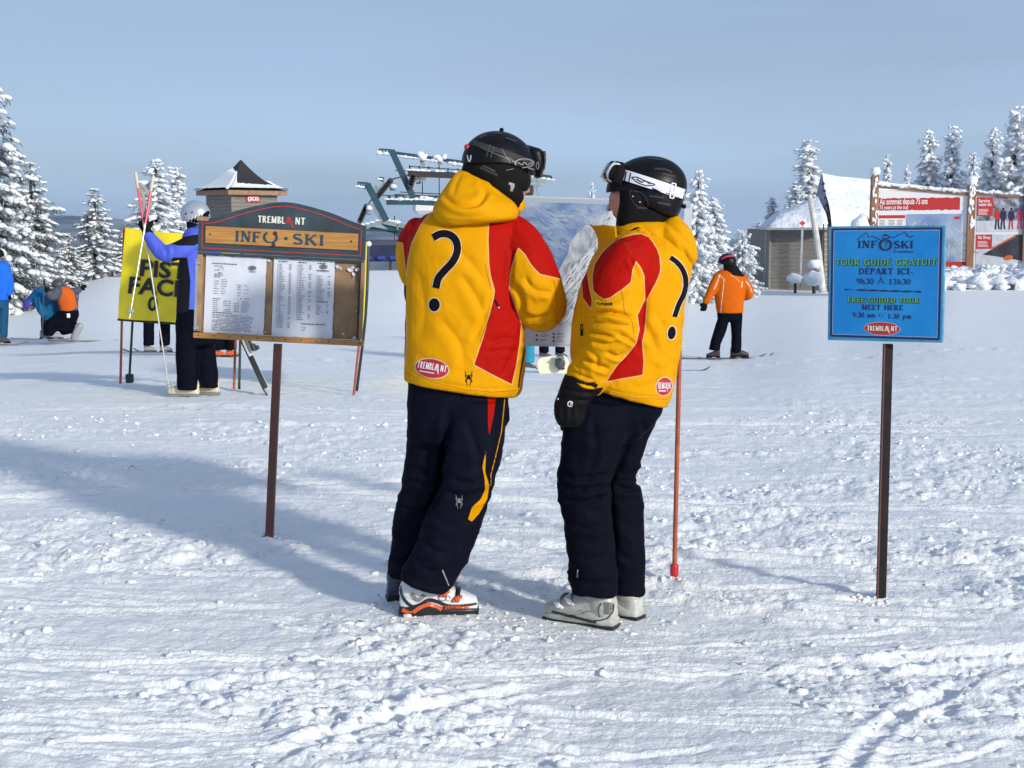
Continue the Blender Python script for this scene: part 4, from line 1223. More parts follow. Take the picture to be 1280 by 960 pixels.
# =================================================================== chairlift top station
M_LIFT = mat('lift_blue_green_steel', (.016, .060, .085), .5, var=.15)
M_LIFT2 = mat('lift_grey_steel', (.22, .27, .29), .5, var=.15)
M_SHEAVE = mat('sheave_dark', (.03, .025, .028), .6)
def lift():
    D = 50
    def A(px, py, d=0): return at(px, py, D + d)
    r = thing('chairlift_station', (A(505, 300).x, D, ground_z(A(505, 300).x, D) - .2), 'blue-green steel chairlift tower with snowy crossarms and wheel trains behind the left guide', 'chairlift')
    def beam(name, pts, w_, h=None, m=M_LIFT, snow=0.0, par=None):
        b = MB()
        for p, q in zip(pts[:-1], pts[1:]): b.bar(p, q, w_, h)
        o = b.build(name, m, par or r)
        if snow:
            s = MB()
            for p, q in zip(pts[:-1], pts[1:]):
                n = max(2, int((q - p).length / .16))
                for k in range(n + 1):
                    if rnd.random() < .8: c = p.lerp(q, k / n); s.ico(c + Vector((0, -.03, snow * (h or w_) * .62)), (.13, .08, rnd.uniform(.03, .075)), 6, 8, amp=.4, seed=k)
            s.build('snow_crust', M_TSNOW, o, True)['kind'] = 'stuff'
        return o
    # towers
    beam('column', [A(512, 300), A(512, 360)], .5)
    b = MB(); b.add([tuple(A(476, 280)), tuple(A(520, 284)), tuple(A(520, 306)), tuple(A(503, 300)), tuple(A(476, 280, .5)), tuple(A(520, 284, .5)), tuple(A(520, 306, .5)), tuple(A(503, 300, .5))], [(0, 1, 2, 3), (7, 6, 5, 4), (0, 4, 5, 1), (3, 2, 6, 7), (0, 3, 7, 4)]); b.build('gusset_plate', M_LIFT, r)
    beam('column', [A(548, 262, 3), A(548, 345, 3)], .55)
    b = MB(); b.add([tuple(A(511, 246, 2)), tuple(A(560, 250, 2)), tuple(A(560, 272, 2)), tuple(A(540, 268, 2)), tuple(A(511, 246, 2.5)), tuple(A(560, 250, 2.5)), tuple(A(560, 272, 2.5)), tuple(A(540, 268, 2.5))], [(0, 1, 2, 3), (7, 6, 5, 4), (0, 4, 5, 1), (3, 2, 6, 7)]); b.build('gusset_plate', M_LIFT, r)
    # upper frame
    beam('upper_arm', [A(490, 191, 2), A(585, 204, 2), A(690, 222, 2)], .13, snow=-1)
    beam('diagonal_strut', [A(489.5, 188), A(517, 248)], .21)
    beam('diagonal_strut', [A(459, 230, -2), A(483, 276, -2)], .21)
    beam('upper_arm', [A(510, 217, 1), A(600, 221, 1), A(660, 230, 1)], .24, .2, M_SHEAVE, snow=1)
    beam('middle_arm', [A(483, 253), A(520, 253), A(600, 257)], .17, snow=1)
    beam('middle_arm', [A(493, 244, 1.5), A(600, 248, 1.5)], .09, snow=-1)
    beam('lower_arm', [A(452, 285), A(478, 277), A(515, 285), A(560, 288)], .15, m=M_LIFT2, snow=1)
    beam('lower_arm', [A(456, 287.5), A(520, 289)], .07, m=M_LIFT)
    beam('lower_arm', [A(497, 281, -.5), A(497, 287, -.5)], .05, m=M_LIFT2)
    beam('lower_arm', [A(493, 281, -.5), A(510, 281.6, -.5)], .05, m=M_LIFT2)
    # grey inner pipe
    beam('pipe', [A(470, 232, -1), A(467.5, 255, -1), A(470, 266, -1), A(477, 274, -1)], .10, m=M_LIFT2)
    beam('pipe', [A(481, 228), A(472, 240), A(468, 252)], .12, m=M_LIFT2)
    # catwalk ends: open grates with rails
    for (x0, x1, y0, y1, d) in ((474, 490, 186.5, 192, 2), (447.5, 460, 228, 234, -2), (474.5, 480, 222, 225, 0)):
        beam('catwalk_rail', [A(x0, y0, d), A(x1, y0 + 1, d)], .06); beam('catwalk_rail', [A(x0, y1, d), A(x1, y1 + 2, d)], .05, snow=.8)
        n = 4
        for k in range(n): x = x0 + (x1 - x0) * k / n; beam('catwalk_post', [A(x, y0, d), A(x, y1 + 1, d)], .045)
    # sheave trains (rows of wheels)
    def train(p0, p1, n, rad):
        for k in range(n):
            c = p0.lerp(p1, k / (n - 1)); b = MB()
            V = []; F = []; m = 14
            for i in range(m):
                a = 6.283 * i / m
                for y, rr_ in ((-.07, .8), (-.05, 1), (.05, 1), (.07, .8)): V.append((c.x + math.cos(a) * rad * rr_, c.y + y, c.z + math.sin(a) * rad * rr_))
            for i in range(m):
                for j in range(3): F.append((i * 4 + j, ((i + 1) % m) * 4 + j, ((i + 1) % m) * 4 + j + 1, i * 4 + j + 1))
            F += [tuple(i * 4 for i in range(m)), tuple(i * 4 + 3 for i in range(m))[::-1]]
            b.add(V, F); b.build('wheel', M_SHEAVE, r)
        beam('wheel_train_beam', [p0, p1], .10, .14, M_SHEAVE)
    train(A(488, 226, -1), A(471, 247, -1), 9, .095)
    train(A(458, 258, -2), A(450, 276, -2), 8, .09)
    train(A(517, 219, -.3), A(513, 232, -.3), 5, .11)
    # hangers with snow
    for (x, y, h) in ((528, 196, 26), (550, 199, 14), (523, 222, 16)):
        beam('hanger', [A(x, y - 2, 1.5), A(x, y + h * .5, 1.5)], .16, m=M_LIFT2)
        s = MB()
        for k in range(7): p = A(x + rnd.uniform(-6, 6), y + rnd.uniform(-4, 3), 1.3); s.ico(p, (.10, .08, .09), 6, 8, amp=.5, seed=k + x)
        s.build('snow_crust', M_TSNOW, r, True)['kind'] = 'stuff'
    b = MB(); b.box(A(461, 262, -2), (.2, .2, .35), bevel=.04); b.build('motor_box', M_LIFT2, r)
    b = MB(); b.box(A(491, 234, -1), (.22, .2, .25), bevel=.04); b.build('motor_box', M_LIFT2, r)
    s = MB(); s.ico(A(461.5, 260, -2.2), (.1, .08, .08), 6, 8, amp=.4); s.ico(A(492, 233, -1.2), (.12, .08, .07), 6, 8, amp=.4); s.build('snow_crust', M_TSNOW, r, True)['kind'] = 'stuff'
    # rope
    b = MB(); b.tube([A(449, 284, -2), A(456, 264, -2), A(464, 250, -2), A(475, 238, -1.5)], .022, 6, 4); b.tube([A(486, 225, -1), A(500, 221.5, -.7), A(516, 217, -.3)], .025, 6, 3); b.build('rope', M_SHEAVE, r)
    b = MB()
    for (p0, p1) in (((528, 200, 2), (528, 262, 2)), ((549, 206, 2), (549, 250, 2)), ((556, 240, 2), (600, 236, 2)), ((493, 270, 0), (493, 300, 0)), ((512, 208, 2), (600, 214, 2)), ((494, 213, 1), (600, 217, 1)), ((466, 243, 0), (520, 247, 0)), ((500, 240, 1), (560, 243, 1))): b.tube([A(*p0), A(*p1)], .018, 5, 1)
    b.build('thin_cable', M_SHEAVE, r)['kind'] = 'stuff'
    for k in range(6): beam('rail_post', [A(512 + k * 12, 206.5 + k * .8, 2), A(512 + k * 12, 214 + k * .6, 2)], .05)
    for k in range(5): beam('cross_brace', [A(486 + k * 9, 245, 1.2), A(489 + k * 9, 253, .4)], .07)
    beam('lower_arm', [A(448, 282, .5), A(505, 292, .5)], .09, m=M_LIFT)
    # operator box, half hidden by the shoulder
    b = MB(); b.box(A(541, 258, 1.5), (1.4, 1.0, .55), bevel=.12); b.build('white_housing', M_WHITE, r)
    # structure past the helmet to the right
    beam('walkway_plate', [A(636, 231.5), A(676, 232)], .10, m=M_LIFT2); beam('walkway_plate', [A(655, 226, 1), A(682, 227, 1)], .10, m=M_LIFT2)
    beam('hanger', [A(669, 231), A(674, 247)], .07, m=M_LIFT2); beam('hanger', [A(670, 222, .5), A(673, 232, .5)], .05, m=M_LIFT2)
    b = MB(); b.box(A(654, 238), (.72, .3, .34), bevel=.05); b.build('motor_box', M_SHEAVE, r)
lift()

def lift_pad():
    D = 47
    r = thing('unloading_platform', at(480, 328, D), 'long navy blue safety panel at the lift between the notice board and left guide', 'platform')
    b = MB(); p = at(510, 315, D); b.box(p, (3.2, .3, .62), bevel=.04); b.build('panel', mat('navy_vinyl', (.012, .018, .075), .5, var=.3, vscale=3), r)
    b = MB(); b.box(at(510, 307.5, D) + Vector((0, -.02, .1)), (3.22, .34, .22), bevel=.04); b.build('top_cushion', mat('slate_vinyl', (.045, .055, .085), .5), r)
    for k in range(7):
        b = MB(); b.box(at(460 + k * 16, 322, D - .25), (.26, .06, .12), bevel=.03); b.build('blue_patch', mat('bright_blue_vinyl', (.02, .05, .28), .5), r)
    for k in range(4):
        b = MB(); b.bar(at(458 + k * 30, 326, D), at(458 + k * 30, 345, D), .08); b.build('leg', M_SHEAVE, r)
lift_pad()
# =================================================================== wooden notice board on the left
M_POSTBR = mat('rust_red_post', (.145, .045, .030), .6, color2=(.09, .035, .03), vscale=9, bump=.3, bscale=60)
M_TEAL = mat('dark_teal_paint', (.028, .048, .062), .5, var=.25, vscale=8, bump=.15, bscale=60)
M_PINE = mat('varnished_pine', (.50, .25, .065), .45, color2=(.36, .165, .04), vscale=5, stretch=(1, 1, 14), bump=.1, bscale=20)
M_PINE2 = mat('weathered_pine', (.42, .26, .12), .7, color2=(.26, .16, .09), vscale=9, bump=.2, bscale=60)
M_CORK = mat('cork_board', (.34, .215, .115), .9, color2=(.24, .15, .085), vscale=14, bump=.4, bscale=120, bdist=.003)
M_PAPER = mat('white_paper', (.62, .65, .72), .6, var=.05, vscale=3, bump=.35, bscale=5, bdist=.01)
M_PRINT = mat('printed_grey_text', (.09, .09, .11), .7)
M_INK = mat('printed_black', (.015, .015, .02), .6)
M_TEALTXT = mat('teal_lettering', (.006, .055, .085), .5)
M_CREAM = mat('cream_lettering', (.74, .72, .60), .5)
M_SIGNRED = mat('red_lettering', (.50, .035, .03), .5)
M_ALU = mat('aluminium', (.55, .57, .58), .35, metal=.9, var=.15)
M_NAIL = mat('nail_head', (.05, .04, .035), .5, metal=.5)

def tremblant_logo(mb_w, mb_r, x0, x1, y, h, mp_, off, step=None, mi_r=0, cross=2):
    """TREMBL A NT with a swooping A between x0 and x1, baseline y (y up)"""
    W = x1 - x0
    mb_w.add(*marks(lettering('TREMBL', x0, y, h, .22, .15, False, width=W * .575, align='l'), mp_, off, step, cross))
    mb_w.add(*marks(lettering('NT', x0 + W * .785, y, h, .22, .15, False, width=W * .215, align='l'), mp_, off, step, cross))
    a = x0 + W * .612
    st = []
    for k, (dx, dp) in enumerate(((0, -.1), (.026, -.35), (.052, -.5))):
        P = catmull([(a + W * (dx - .035), y + h * .02), (a + W * (dx + .0), y + h * .55), (a + W * (dx + .020), y + h * 1.0), (a + W * (dx + .045), y + h * .5), (a + W * (dx + .085), y + h * dp)], 4)
        st.append((P, min(h * .10, W * .016)))
    mb_r.add(*marks(st, mp_, off + .0004, step, cross))

def notice_board():
    D = 7.0; k = 7.0 / FPX * 1.018
    th_ = R(2.9)
    o = at(244, 421, D)
    base = at(336.5, 673, 7.0)
    r = thing('notice_board', (base.x, 7.0, 0), 'wooden notice board with arched dark header and two paper sheets on a rust-red post', 'notice board')
    pl = Plane(o, (math.cos(th_), 0, -math.sin(th_)), (0, 0, 1))
    q = lambda x, y, off=0: pl(x * k, y * k, off)
    b = MB(); b.bar(at(347.5, 430, 7.03), at(336.5, 676, 7.03), .038, .038); p = b.build('post', M_POSTBR, r)
    # header
    top = catmull([(1, 144), (20, 147), (61, 161), (106, 170), (153, 162), (187, 151), (205, 146)], 6)
    def prism(poly, o0, o1, name, m, par, mi=0):
        n = len(poly); V = [q(x, y, o0) for x, y in poly] + [q(x, y, o1) for x, y in poly]
        F = [(i, (i + 1) % n, n + (i + 1) % n, n + i) for i in range(n)]
        for s in (0, n):
            # fan between bottom edge and top curve is safe: triangulate as strip over x
            pass
        return link(name, [tuple(v) for v in V], F + [tuple(range(n, 2 * n)), tuple(range(n - 1, -1, -1))], m, par, smooth=False)
    poly = [(1, 105), (205, 105)] + [tuple(t) for t in top[::-1]]
    hd = prism(poly, -.012, .012, 'header', M_TEAL, r)
    b = MB()
    for sc, dy in ((1, -5.2),):
        line = [(6, 109.5), (6, 141)] + [(6 + (x - 1) * (194 / 204.), y - 5) for x, y in top[2:-2]] + [(199.5, 142), (199.5, 109.5), (6, 109.5)]
        b.add(*marks([(np.array(line), .9)], q, .0135, 8, 1))
    b.build('red_line', M_SIGNRED, hd)
    b = MB(); b.box((103 * k, .010 + .005, 126 * k), (186 * k, .012, 20.5 * k), pl.M(), bevel=.002); pk = b.build('name_plank', M_PINE, r)
    b = MB(); b.add(*marks(lettering('INF', 46, 119.5, 13, .25, .12, True, width=32, align='l'), q, .0225, 4))
    b.add(*marks([arc(89.5, 126.5, 7.6, 6.4, 120, 400, 3.4, 1.4, 20)], q, .0226, 3)); v_, f_ = ellipse_marks(108.5, 126, 2.2, 2.2, 0, q, .0225, 2, 14); b.add(v_, f_)
    b.add(*marks(lettering('SKI', 116, 119.5, 13, .25, .12, True, width=40, align='l'), q, .0225, 4)); b.build('lettering', M_TEALTXT, pk)
    b = MB()
    for x, y, rr_ in ((95, 131.5, 2.6), (93.5, 117.6, 2.4), (16, 126.5, 1.1), (188, 126.5, 1.2)): v_, f_ = ellipse_marks(x, y, rr_, rr_, 0, q, .0235, 2, 10); b.add(v_, f_)
    b.build('knot', mat('burnt_knot', (.04, .018, .012), .6), pk)
    bw = MB(); br = MB(); tremblant_logo(bw, br, 73, 131, 143.8, 8.4, q, .0135); bw.build('lettering', M_CREAM, hd); br.build('logo_swoosh', M_SIGNRED, hd)
    # case
    b = MB(); b.box((103 * k, -.012, 55 * k), (200 * k, .016, 98 * k), pl.M()); ck = b.build('cork_panel', M_CORK, r)
    b = MB(); b.box((4 * k, .004, 56 * k), (6.5 * k, .026, 97 * k), pl.M(), bevel=.002); b.build('side_frame', M_PINE2, r)
    b = MB(); b.box((203 * k, .004, 56 * k), (4.5 * k, .026, 97 * k), pl.M(), bevel=.002); b.build('side_frame', M_PINE2, r)
    b = MB(); b.box((.8 * k, .020, 52 * k), (3 * k, .006, 88 * k), pl.M()); b.build('metal_strip', M_ALU, r)
    b = MB(); b.box((199.5 * k, .014, 54 * k), (1.6 * k, .012, 94 * k), pl.M()); b.build('glass_track', M_INK, r)
    b = MB(); b.box((103 * k, .010, 103.0 * k), (203 * k, .02, 2.6 * k), pl.M()); b.build('glass_track', M_TEAL, r)
    b = MB(); b.box((103 * k, .008, 2.4 * k), (209 * k, .034, 6.6 * k), pl.M(), bevel=.003); bt = b.build('bottom_rail', M_PINE, r)
    for i in range(12):
        b = MB(); v_, f_ = ellipse_marks(5 + i * 17.8 + (i % 3) * 1.2, 2.6 + (i % 2) * .4, .9, .9, 0, q, .0262, 2, 8); b.add(v_, f_); b.build('nail', M_NAIL, bt)
    # clips on the metal strip
    for y in (12, 92): b = MB(); b.box((2.5 * k, .028, y * k), (6 * k, .012, 4.5 * k), pl.M(), bevel=.002); b.build('clip', M_ALU, r)
    # papers, slightly buckled
    def paper(x0, x1, y0, y1, seed, skew=0):
        V = []; F = []; n = 28
        for i in range(n + 1):
            for j in range(n + 1):
                x = x0 + (x1 - x0) * i / n; y = y0 + (y1 - y0) * j / n
                e = min(i, j, n - i, n - j)
                ex = (mnoise.noise(Vector((y * .12, seed, 0))) * 1.0 if i == n else 0)
                ey = (mnoise.noise(Vector((x * .15, seed, 3))) * 1.3 if j in (0, n) else 0)
                V.append(tuple(q(x + ex + skew * (1 - j / n), y + ey, .004 + .0035 * mnoise.noise(Vector((x * .05, y * .04, seed))) + .0015 * mnoise.noise(Vector((x * .16, y * .12, seed + 5))))))
        for i in range(n):
            for j in range(n): a = i * (n + 1) + j; F.append((a, a + n + 1, a + n + 2, a + 1))
        return link('paper_sheet', V, F, M_PAPER, r)
    p1 = paper(11, 85, 6, 101, 1, -1); p2 = paper(94, 168.5, 6, 101.5, 2)
    rr = random.Random(3)
    def words(x0, x1, y, h=.55, fill=.85):
        st = []; x = x0
        while x < x1 - 1:
            w_ = min(rr.uniform(1.2, 4.2), x1 - x)
            if rr.random() < fill: st.append((np.array([(x, y), (x + w_, y)]), h))
            x += w_ + .7
        return st
    S = []
    S += words(19, 50, 91.5, 1.0, 1)
    for y in (88.5, 86.8, 85, 83.3, 80.5, 78.8, 77, 75.3): S += words(22, 22 + rr.uniform(7, 16), y, .6)
    for y in (72.5, 70, 67, 64, 61, 58, 55): S += words(22, 28, y, .6) + words(31, 31 + rr.uniform(4, 9), y, .6)
    for y in (66, 63.5, 61, 57, 53.5, 50): S += words(51, 56, y, .7) + words(59, 59 + rr.uniform(4, 7), y, .6)
    S += words(21, 31, 48.5, .9, 1) + words(21, 45, 31.5, .9, 1)
    for y in (46, 43.5, 41, 38.5, 36, 33.8): S += words(21, 28, y) + words(34, 43, y) + words(47, 53, y) + words(56, 66, y)
    for i in range(11): S += words(21, 70 + rr.uniform(-4, 2), 29 - i * 1.75, .5)
    S += words(21, 70, 8.5 + 1.5, .5)
    b = MB(); b.add(*marks(S, q, .0095, None, 1, .00001)); b.build('printed_text', M_PRINT, p1)['kind'] = 'stuff'
    S = []
    for x0, n in ((99, 38), (123.5, 33), (147, 15)):
        S += words(x0 + 1, x0 + 12, 98, 1.1, 1)
        for i in range(n):
            y = 94.5 - i * 2.08
            if x0 > 140: y -= 12
            S.append((np.array([(x0, y), (x0 + .9, y)]), .9)); S += words(x0 + 2, x0 + rr.uniform(5, 10), y, .6, 1); S += [(np.array([(x0 + 14, y), (x0 + 17, y)]), .6)] if rr.random() < .8 else []
    S += words(147, 162, 89, 1.3, 1) + words(147, 162, 51, 1.3, 1) + words(130, 160, 23, 1.1, 1)
    for i in range(6): S += words(148, 152 + rr.uniform(0, 4), 47 - i * 2.2, .7) + words(160, 163, 47 - i * 2.2, .7)
    for i in range(3): S += words(130, 137, 19 - i * 2, .5)
    b = MB(); b.add(*marks(S, q, .0095, None, 1, .00001)); b.build('printed_text', M_PRINT, p2)['kind'] = 'stuff'
    for x, y, par in ((68, 88, p1), (155, 94, p2)):
        b = MB(); b.add(*marks([arc(x, y, 4.4, 2.2, 0, 360, 1.1, 1.1, 18), (np.array([(x - 4, y - 4.5), (x + 5, y - 4.5)]), .7)], q, .0098, None, 1)); v_, f_ = ellipse_marks(x, y, 3, 1.2, 0, q, .0097, 2, 12); b.add(v_, f_); b.build('printed_emblem', mat('print_grey_green', (.10, .13, .12), .6), par)
    # torn scraps and staples
    for i, (x, y, s, a) in enumerate(((172, 95, 3.6, .3), (176, 93, 2.6, 1), (187, 92, 4.5, .5), (192, 87, 3.2, 2), (196, 93, 3.4, 1.2), (191, 95, 2.6, .2), (182, 13, 1.8, 1.5), (88, 98, 3, .4), (196, 9, 2.8, 1), (197, 42, 1.2, 1), (86, 10, 1.4, 0))):
        n = 7; P = [(x + s * (rr.uniform(.5, 1.1)) * math.cos(a + 6.28 * j / n), y + s * rr.uniform(.4, 1.1) * math.sin(a + 6.28 * j / n)) for j in range(n)]
        V = [tuple(q(px, py, .0015 + .012 * rr.random())) for px, py in P] + [tuple(q(x, y, .004))]
        link('torn_scrap', V, [(j, (j + 1) % n, n) for j in range(n)], M_PAPER, ck, smooth=False)
    b = MB()
    for i in range(16): x, y = rr.uniform(170, 196), rr.uniform(8, 98); v_, f_ = ellipse_marks(x, y, .6, .5, 0, q, -.0035, 1, 7); b.add(v_, f_)
    b.build('pin_holes', M_NAIL, ck)
    # little chewed pieces at the header corner
    b = MB(); b.box((6 * k, .0135, 145 * k), (14 * k, .004, 5 * k), pl.M()); b.build('bare_wood_patch', M_PINE2, hd)
notice_board()

# =================================================================== blue guided tour sign on the right
def blue_sign():
    D = 5.80
    M_BLUE = mat('blue_sign_paint', (.012, .20, .56), .45, color2=(.022, .25, .62), vscale=7, spec=.2, var=.02)
    M_BLUE2 = mat('blue_sign_edge', (.05, .22, .38), .5, color2=(.09, .33, .50), vscale=30)
    M_NAVY = mat('navy_lettering', (.010, .014, .060), .4)
    M_GREEN = mat('lime_lettering', (.10, .38, .045), .4)
    M_POSTD = mat('near_black_post', (.010, .009, .011), .6, color2=(.022, .015, .014), vscale=9, spec=.2)
    base = at(1101, 752, D)
    r = thing('tour_sign', (base.x, D, 0), 'square bright blue guided tour sign with navy and green lettering on dark post', 'sign')
    oL = at(1034.5, 425, D + .09); oR = at(1179, 428.5, D - .11)
    pl = Plane(oL, (oR - oL), (0, 0, 1)); W = (oR - oL).length
    H = (at(1036, 283, D + .09) - oL).z
    b = MB(); b.bar(at(1110, 430, D + .035), at(1101, 754, D + .035), .034, .034, up=(0, 1, 0)); b.build('post', M_POSTD, r)
    b = MB(); b.bar(at(1105.9, 430, D + .014), at(1096.9, 753, D + .014), .005, .006); b.build('post_edge', M_POSTBR, r)
    b = MB(); b.box((W / 2, -.008, H / 2), (W, .018, H), pl.M(), bevel=.003); pn = b.build('panel', M_BLUE2, r)
    def q(x, y, off=0): return pl((x - 125) / 790 * W, (900 + y) / 790 * H, off)   # y is minus the row of the close-up
    b = MB(); b.add([q(140, -886, .0018), q(898, -886, .0018), q(898, -124, .0018), q(140, -124, .0018)], [(0, 1, 2, 3)]); b.build('blue_field', M_BLUE, pn)
    b = MB(); b.add(*marks([(np.array([(150, -130), (150, -868)]), 11), (np.array([(150, -130), (892, -130)]), 11), (np.array([(886, -130), (886, -876)]), 13), (np.array([(150, -868), (886, -876)]), 13)], q, .0028)); b.build('border_line', M_NAVY, pn)
    b = MB(); b.add(*marks([(np.array([(160, -142), (160, -858)]), 2.5), (np.array([(874, -142), (874, -864)]), 2.5), (np.array([(160, -858), (874, -864)]), 2.5), (np.array([(160, -142), (874, -142)]), 2.5)], q, .0028)); b.build('inner_line', mat('pale_line', (.42, .40, .48), .5), pn)
    N = MB()
    def put(text, x0, x1, y, h, T=.22, t=.10, mb=N, off=.0030): mb.add(*marks(lettering(text, x0, -y, h, T, t, True, width=x1 - x0, align='l'), q, off, None, 1, .00002))
    put('INF', 326, 462, 260, 50, .26, .1); put('SKI', 570, 706, 263, 50, .26, .1)
    N.add(*marks([arc(516, -240, 38, 35, 0, 360, 17, 8, 24), arc(518, -228, 10, 9, -60, 170, 5, 4, 8), (np.array([(520, -238), (517, -250)]), 5), (np.array([(517, -256), (517, -260)]), 5)], q, .0030, None, 1))
    N.add(*marks([(np.array([(322, -208), (345, -182), (388, -155), (402, -187), (425, -180), (487, -208)]), 5), (np.array([(552, -186), (575, -190), (600, -172), (628, -163), (643, -151), (668, -182), (690, -188), (708, -177)]), 5),
                   (np.array([(490, -186), (508, -168), (540, -180), (545, -190)]), 6), (np.array([(492, -196), (545, -192)]), 6), (np.array([(498, -178), (538, -176)]), 4)], q, .0030, None, 1))
    put('Tremblant'.replace('T', 'T'), 570, 705, 293, 17, .24, .14)
    put('DÉPART ICI', 336, 684, 440, 42); N.add(*marks([(np.array([(690, -428), (706, -428)]), 4)], q, .003, None, 1))
    put('9h30', 320, 442, 508, 42, .2, .1); put('13h30', 542, 692, 508, 40, .2, .1)
    N.add(*marks([(np.array([(472, -508), (490, -462)]), 4), (np.array([(490, -462), (512, -508)]), 4), (np.array([(478, -492), (506, -492)]), 4), (np.array([(486, -452), (492, -458)]), 4)], q, .003, None, 1))
    for i in range(7):
        x0 = 245 + i * 76; y = -547 - i * 1.6
        P = np.array([(x0 - 6, y), (x0 + 14, y), (x0 + 38, y), (x0 + 62, y), (x0 + 82, y)]) if 0 < i < 6 else np.array([(x0, y), (x0 + 18, y), (x0 + 60, y)])
        Wd = [3, 9, 13, 9, 3] if 0 < i < 6 else ([16, 5, 3] if i == 0 else [4, 5, 16])
        N.add(*marks([(P, np.array(Wd, float))], q, .003 + i * .00003, None, 1))
    put('MEET HERE', 362, 644, 684, 36); put('9:30 am', 298, 458, 737, 36, .2, .1); put('1:30 pm', 540, 702, 742, 36, .2, .1)
    N.add(*marks([(np.array([(470 + i * 12, -705 - (i % 2) * 8), (472 + i * 12, -712 - (i % 2) * 10)]), 3.5) for i in range(5)] + [(np.array([(478, -735), (490, -715)]), 3), (np.array([(498, -738), (504, -724)]), 3)], q, .003, None, 1))
    N.build('lettering', M_NAVY, pn)
    for (t_, x0, x1, y, h) in (('TOUR GUIDÉ GRATUIT', 172, 862, 379, 44), ('FREE GUIDED TOUR', 262, 750, 634, 36)):
        N2 = MB(); N2.add(*marks([(P + np.array([4, -3]), W_ + 2.5) for P, W_ in lettering(t_, x0, -y, h, .26, .13, True, width=x1 - x0, align='l')], q, .0024, None, 1, .00001)); N2.build('lettering_shadow', M_NAVY, pn)
        N2 = MB(); put(t_, x0, x1, y, h, .20, .09, N2, .0034); N2.build('lettering', M_GREEN, pn)
    N2 = MB(); v_, f_ = ellipse_marks(503, -812, 126, 47, -.02, q, .0026, 3, 36); N2.add(v_, f_); N2.build('oval_rim', mat('pale_line', (.42, .40, .48), .5), pn)
    N2 = MB(); v_, f_ = ellipse_marks(503, -812, 121, 43, -.02, q, .0032, 3, 36); N2.add(v_, f_); ov = N2.build('oval_badge', mat('badge_red', (.40, .022, .03), .4), pn)
    bw = MB(); tremblant_logo(bw, bw, 400, 608, -828, 34, q, .0038); bw.build('logo_lettering', M_CREAM, ov)
blue_sign()

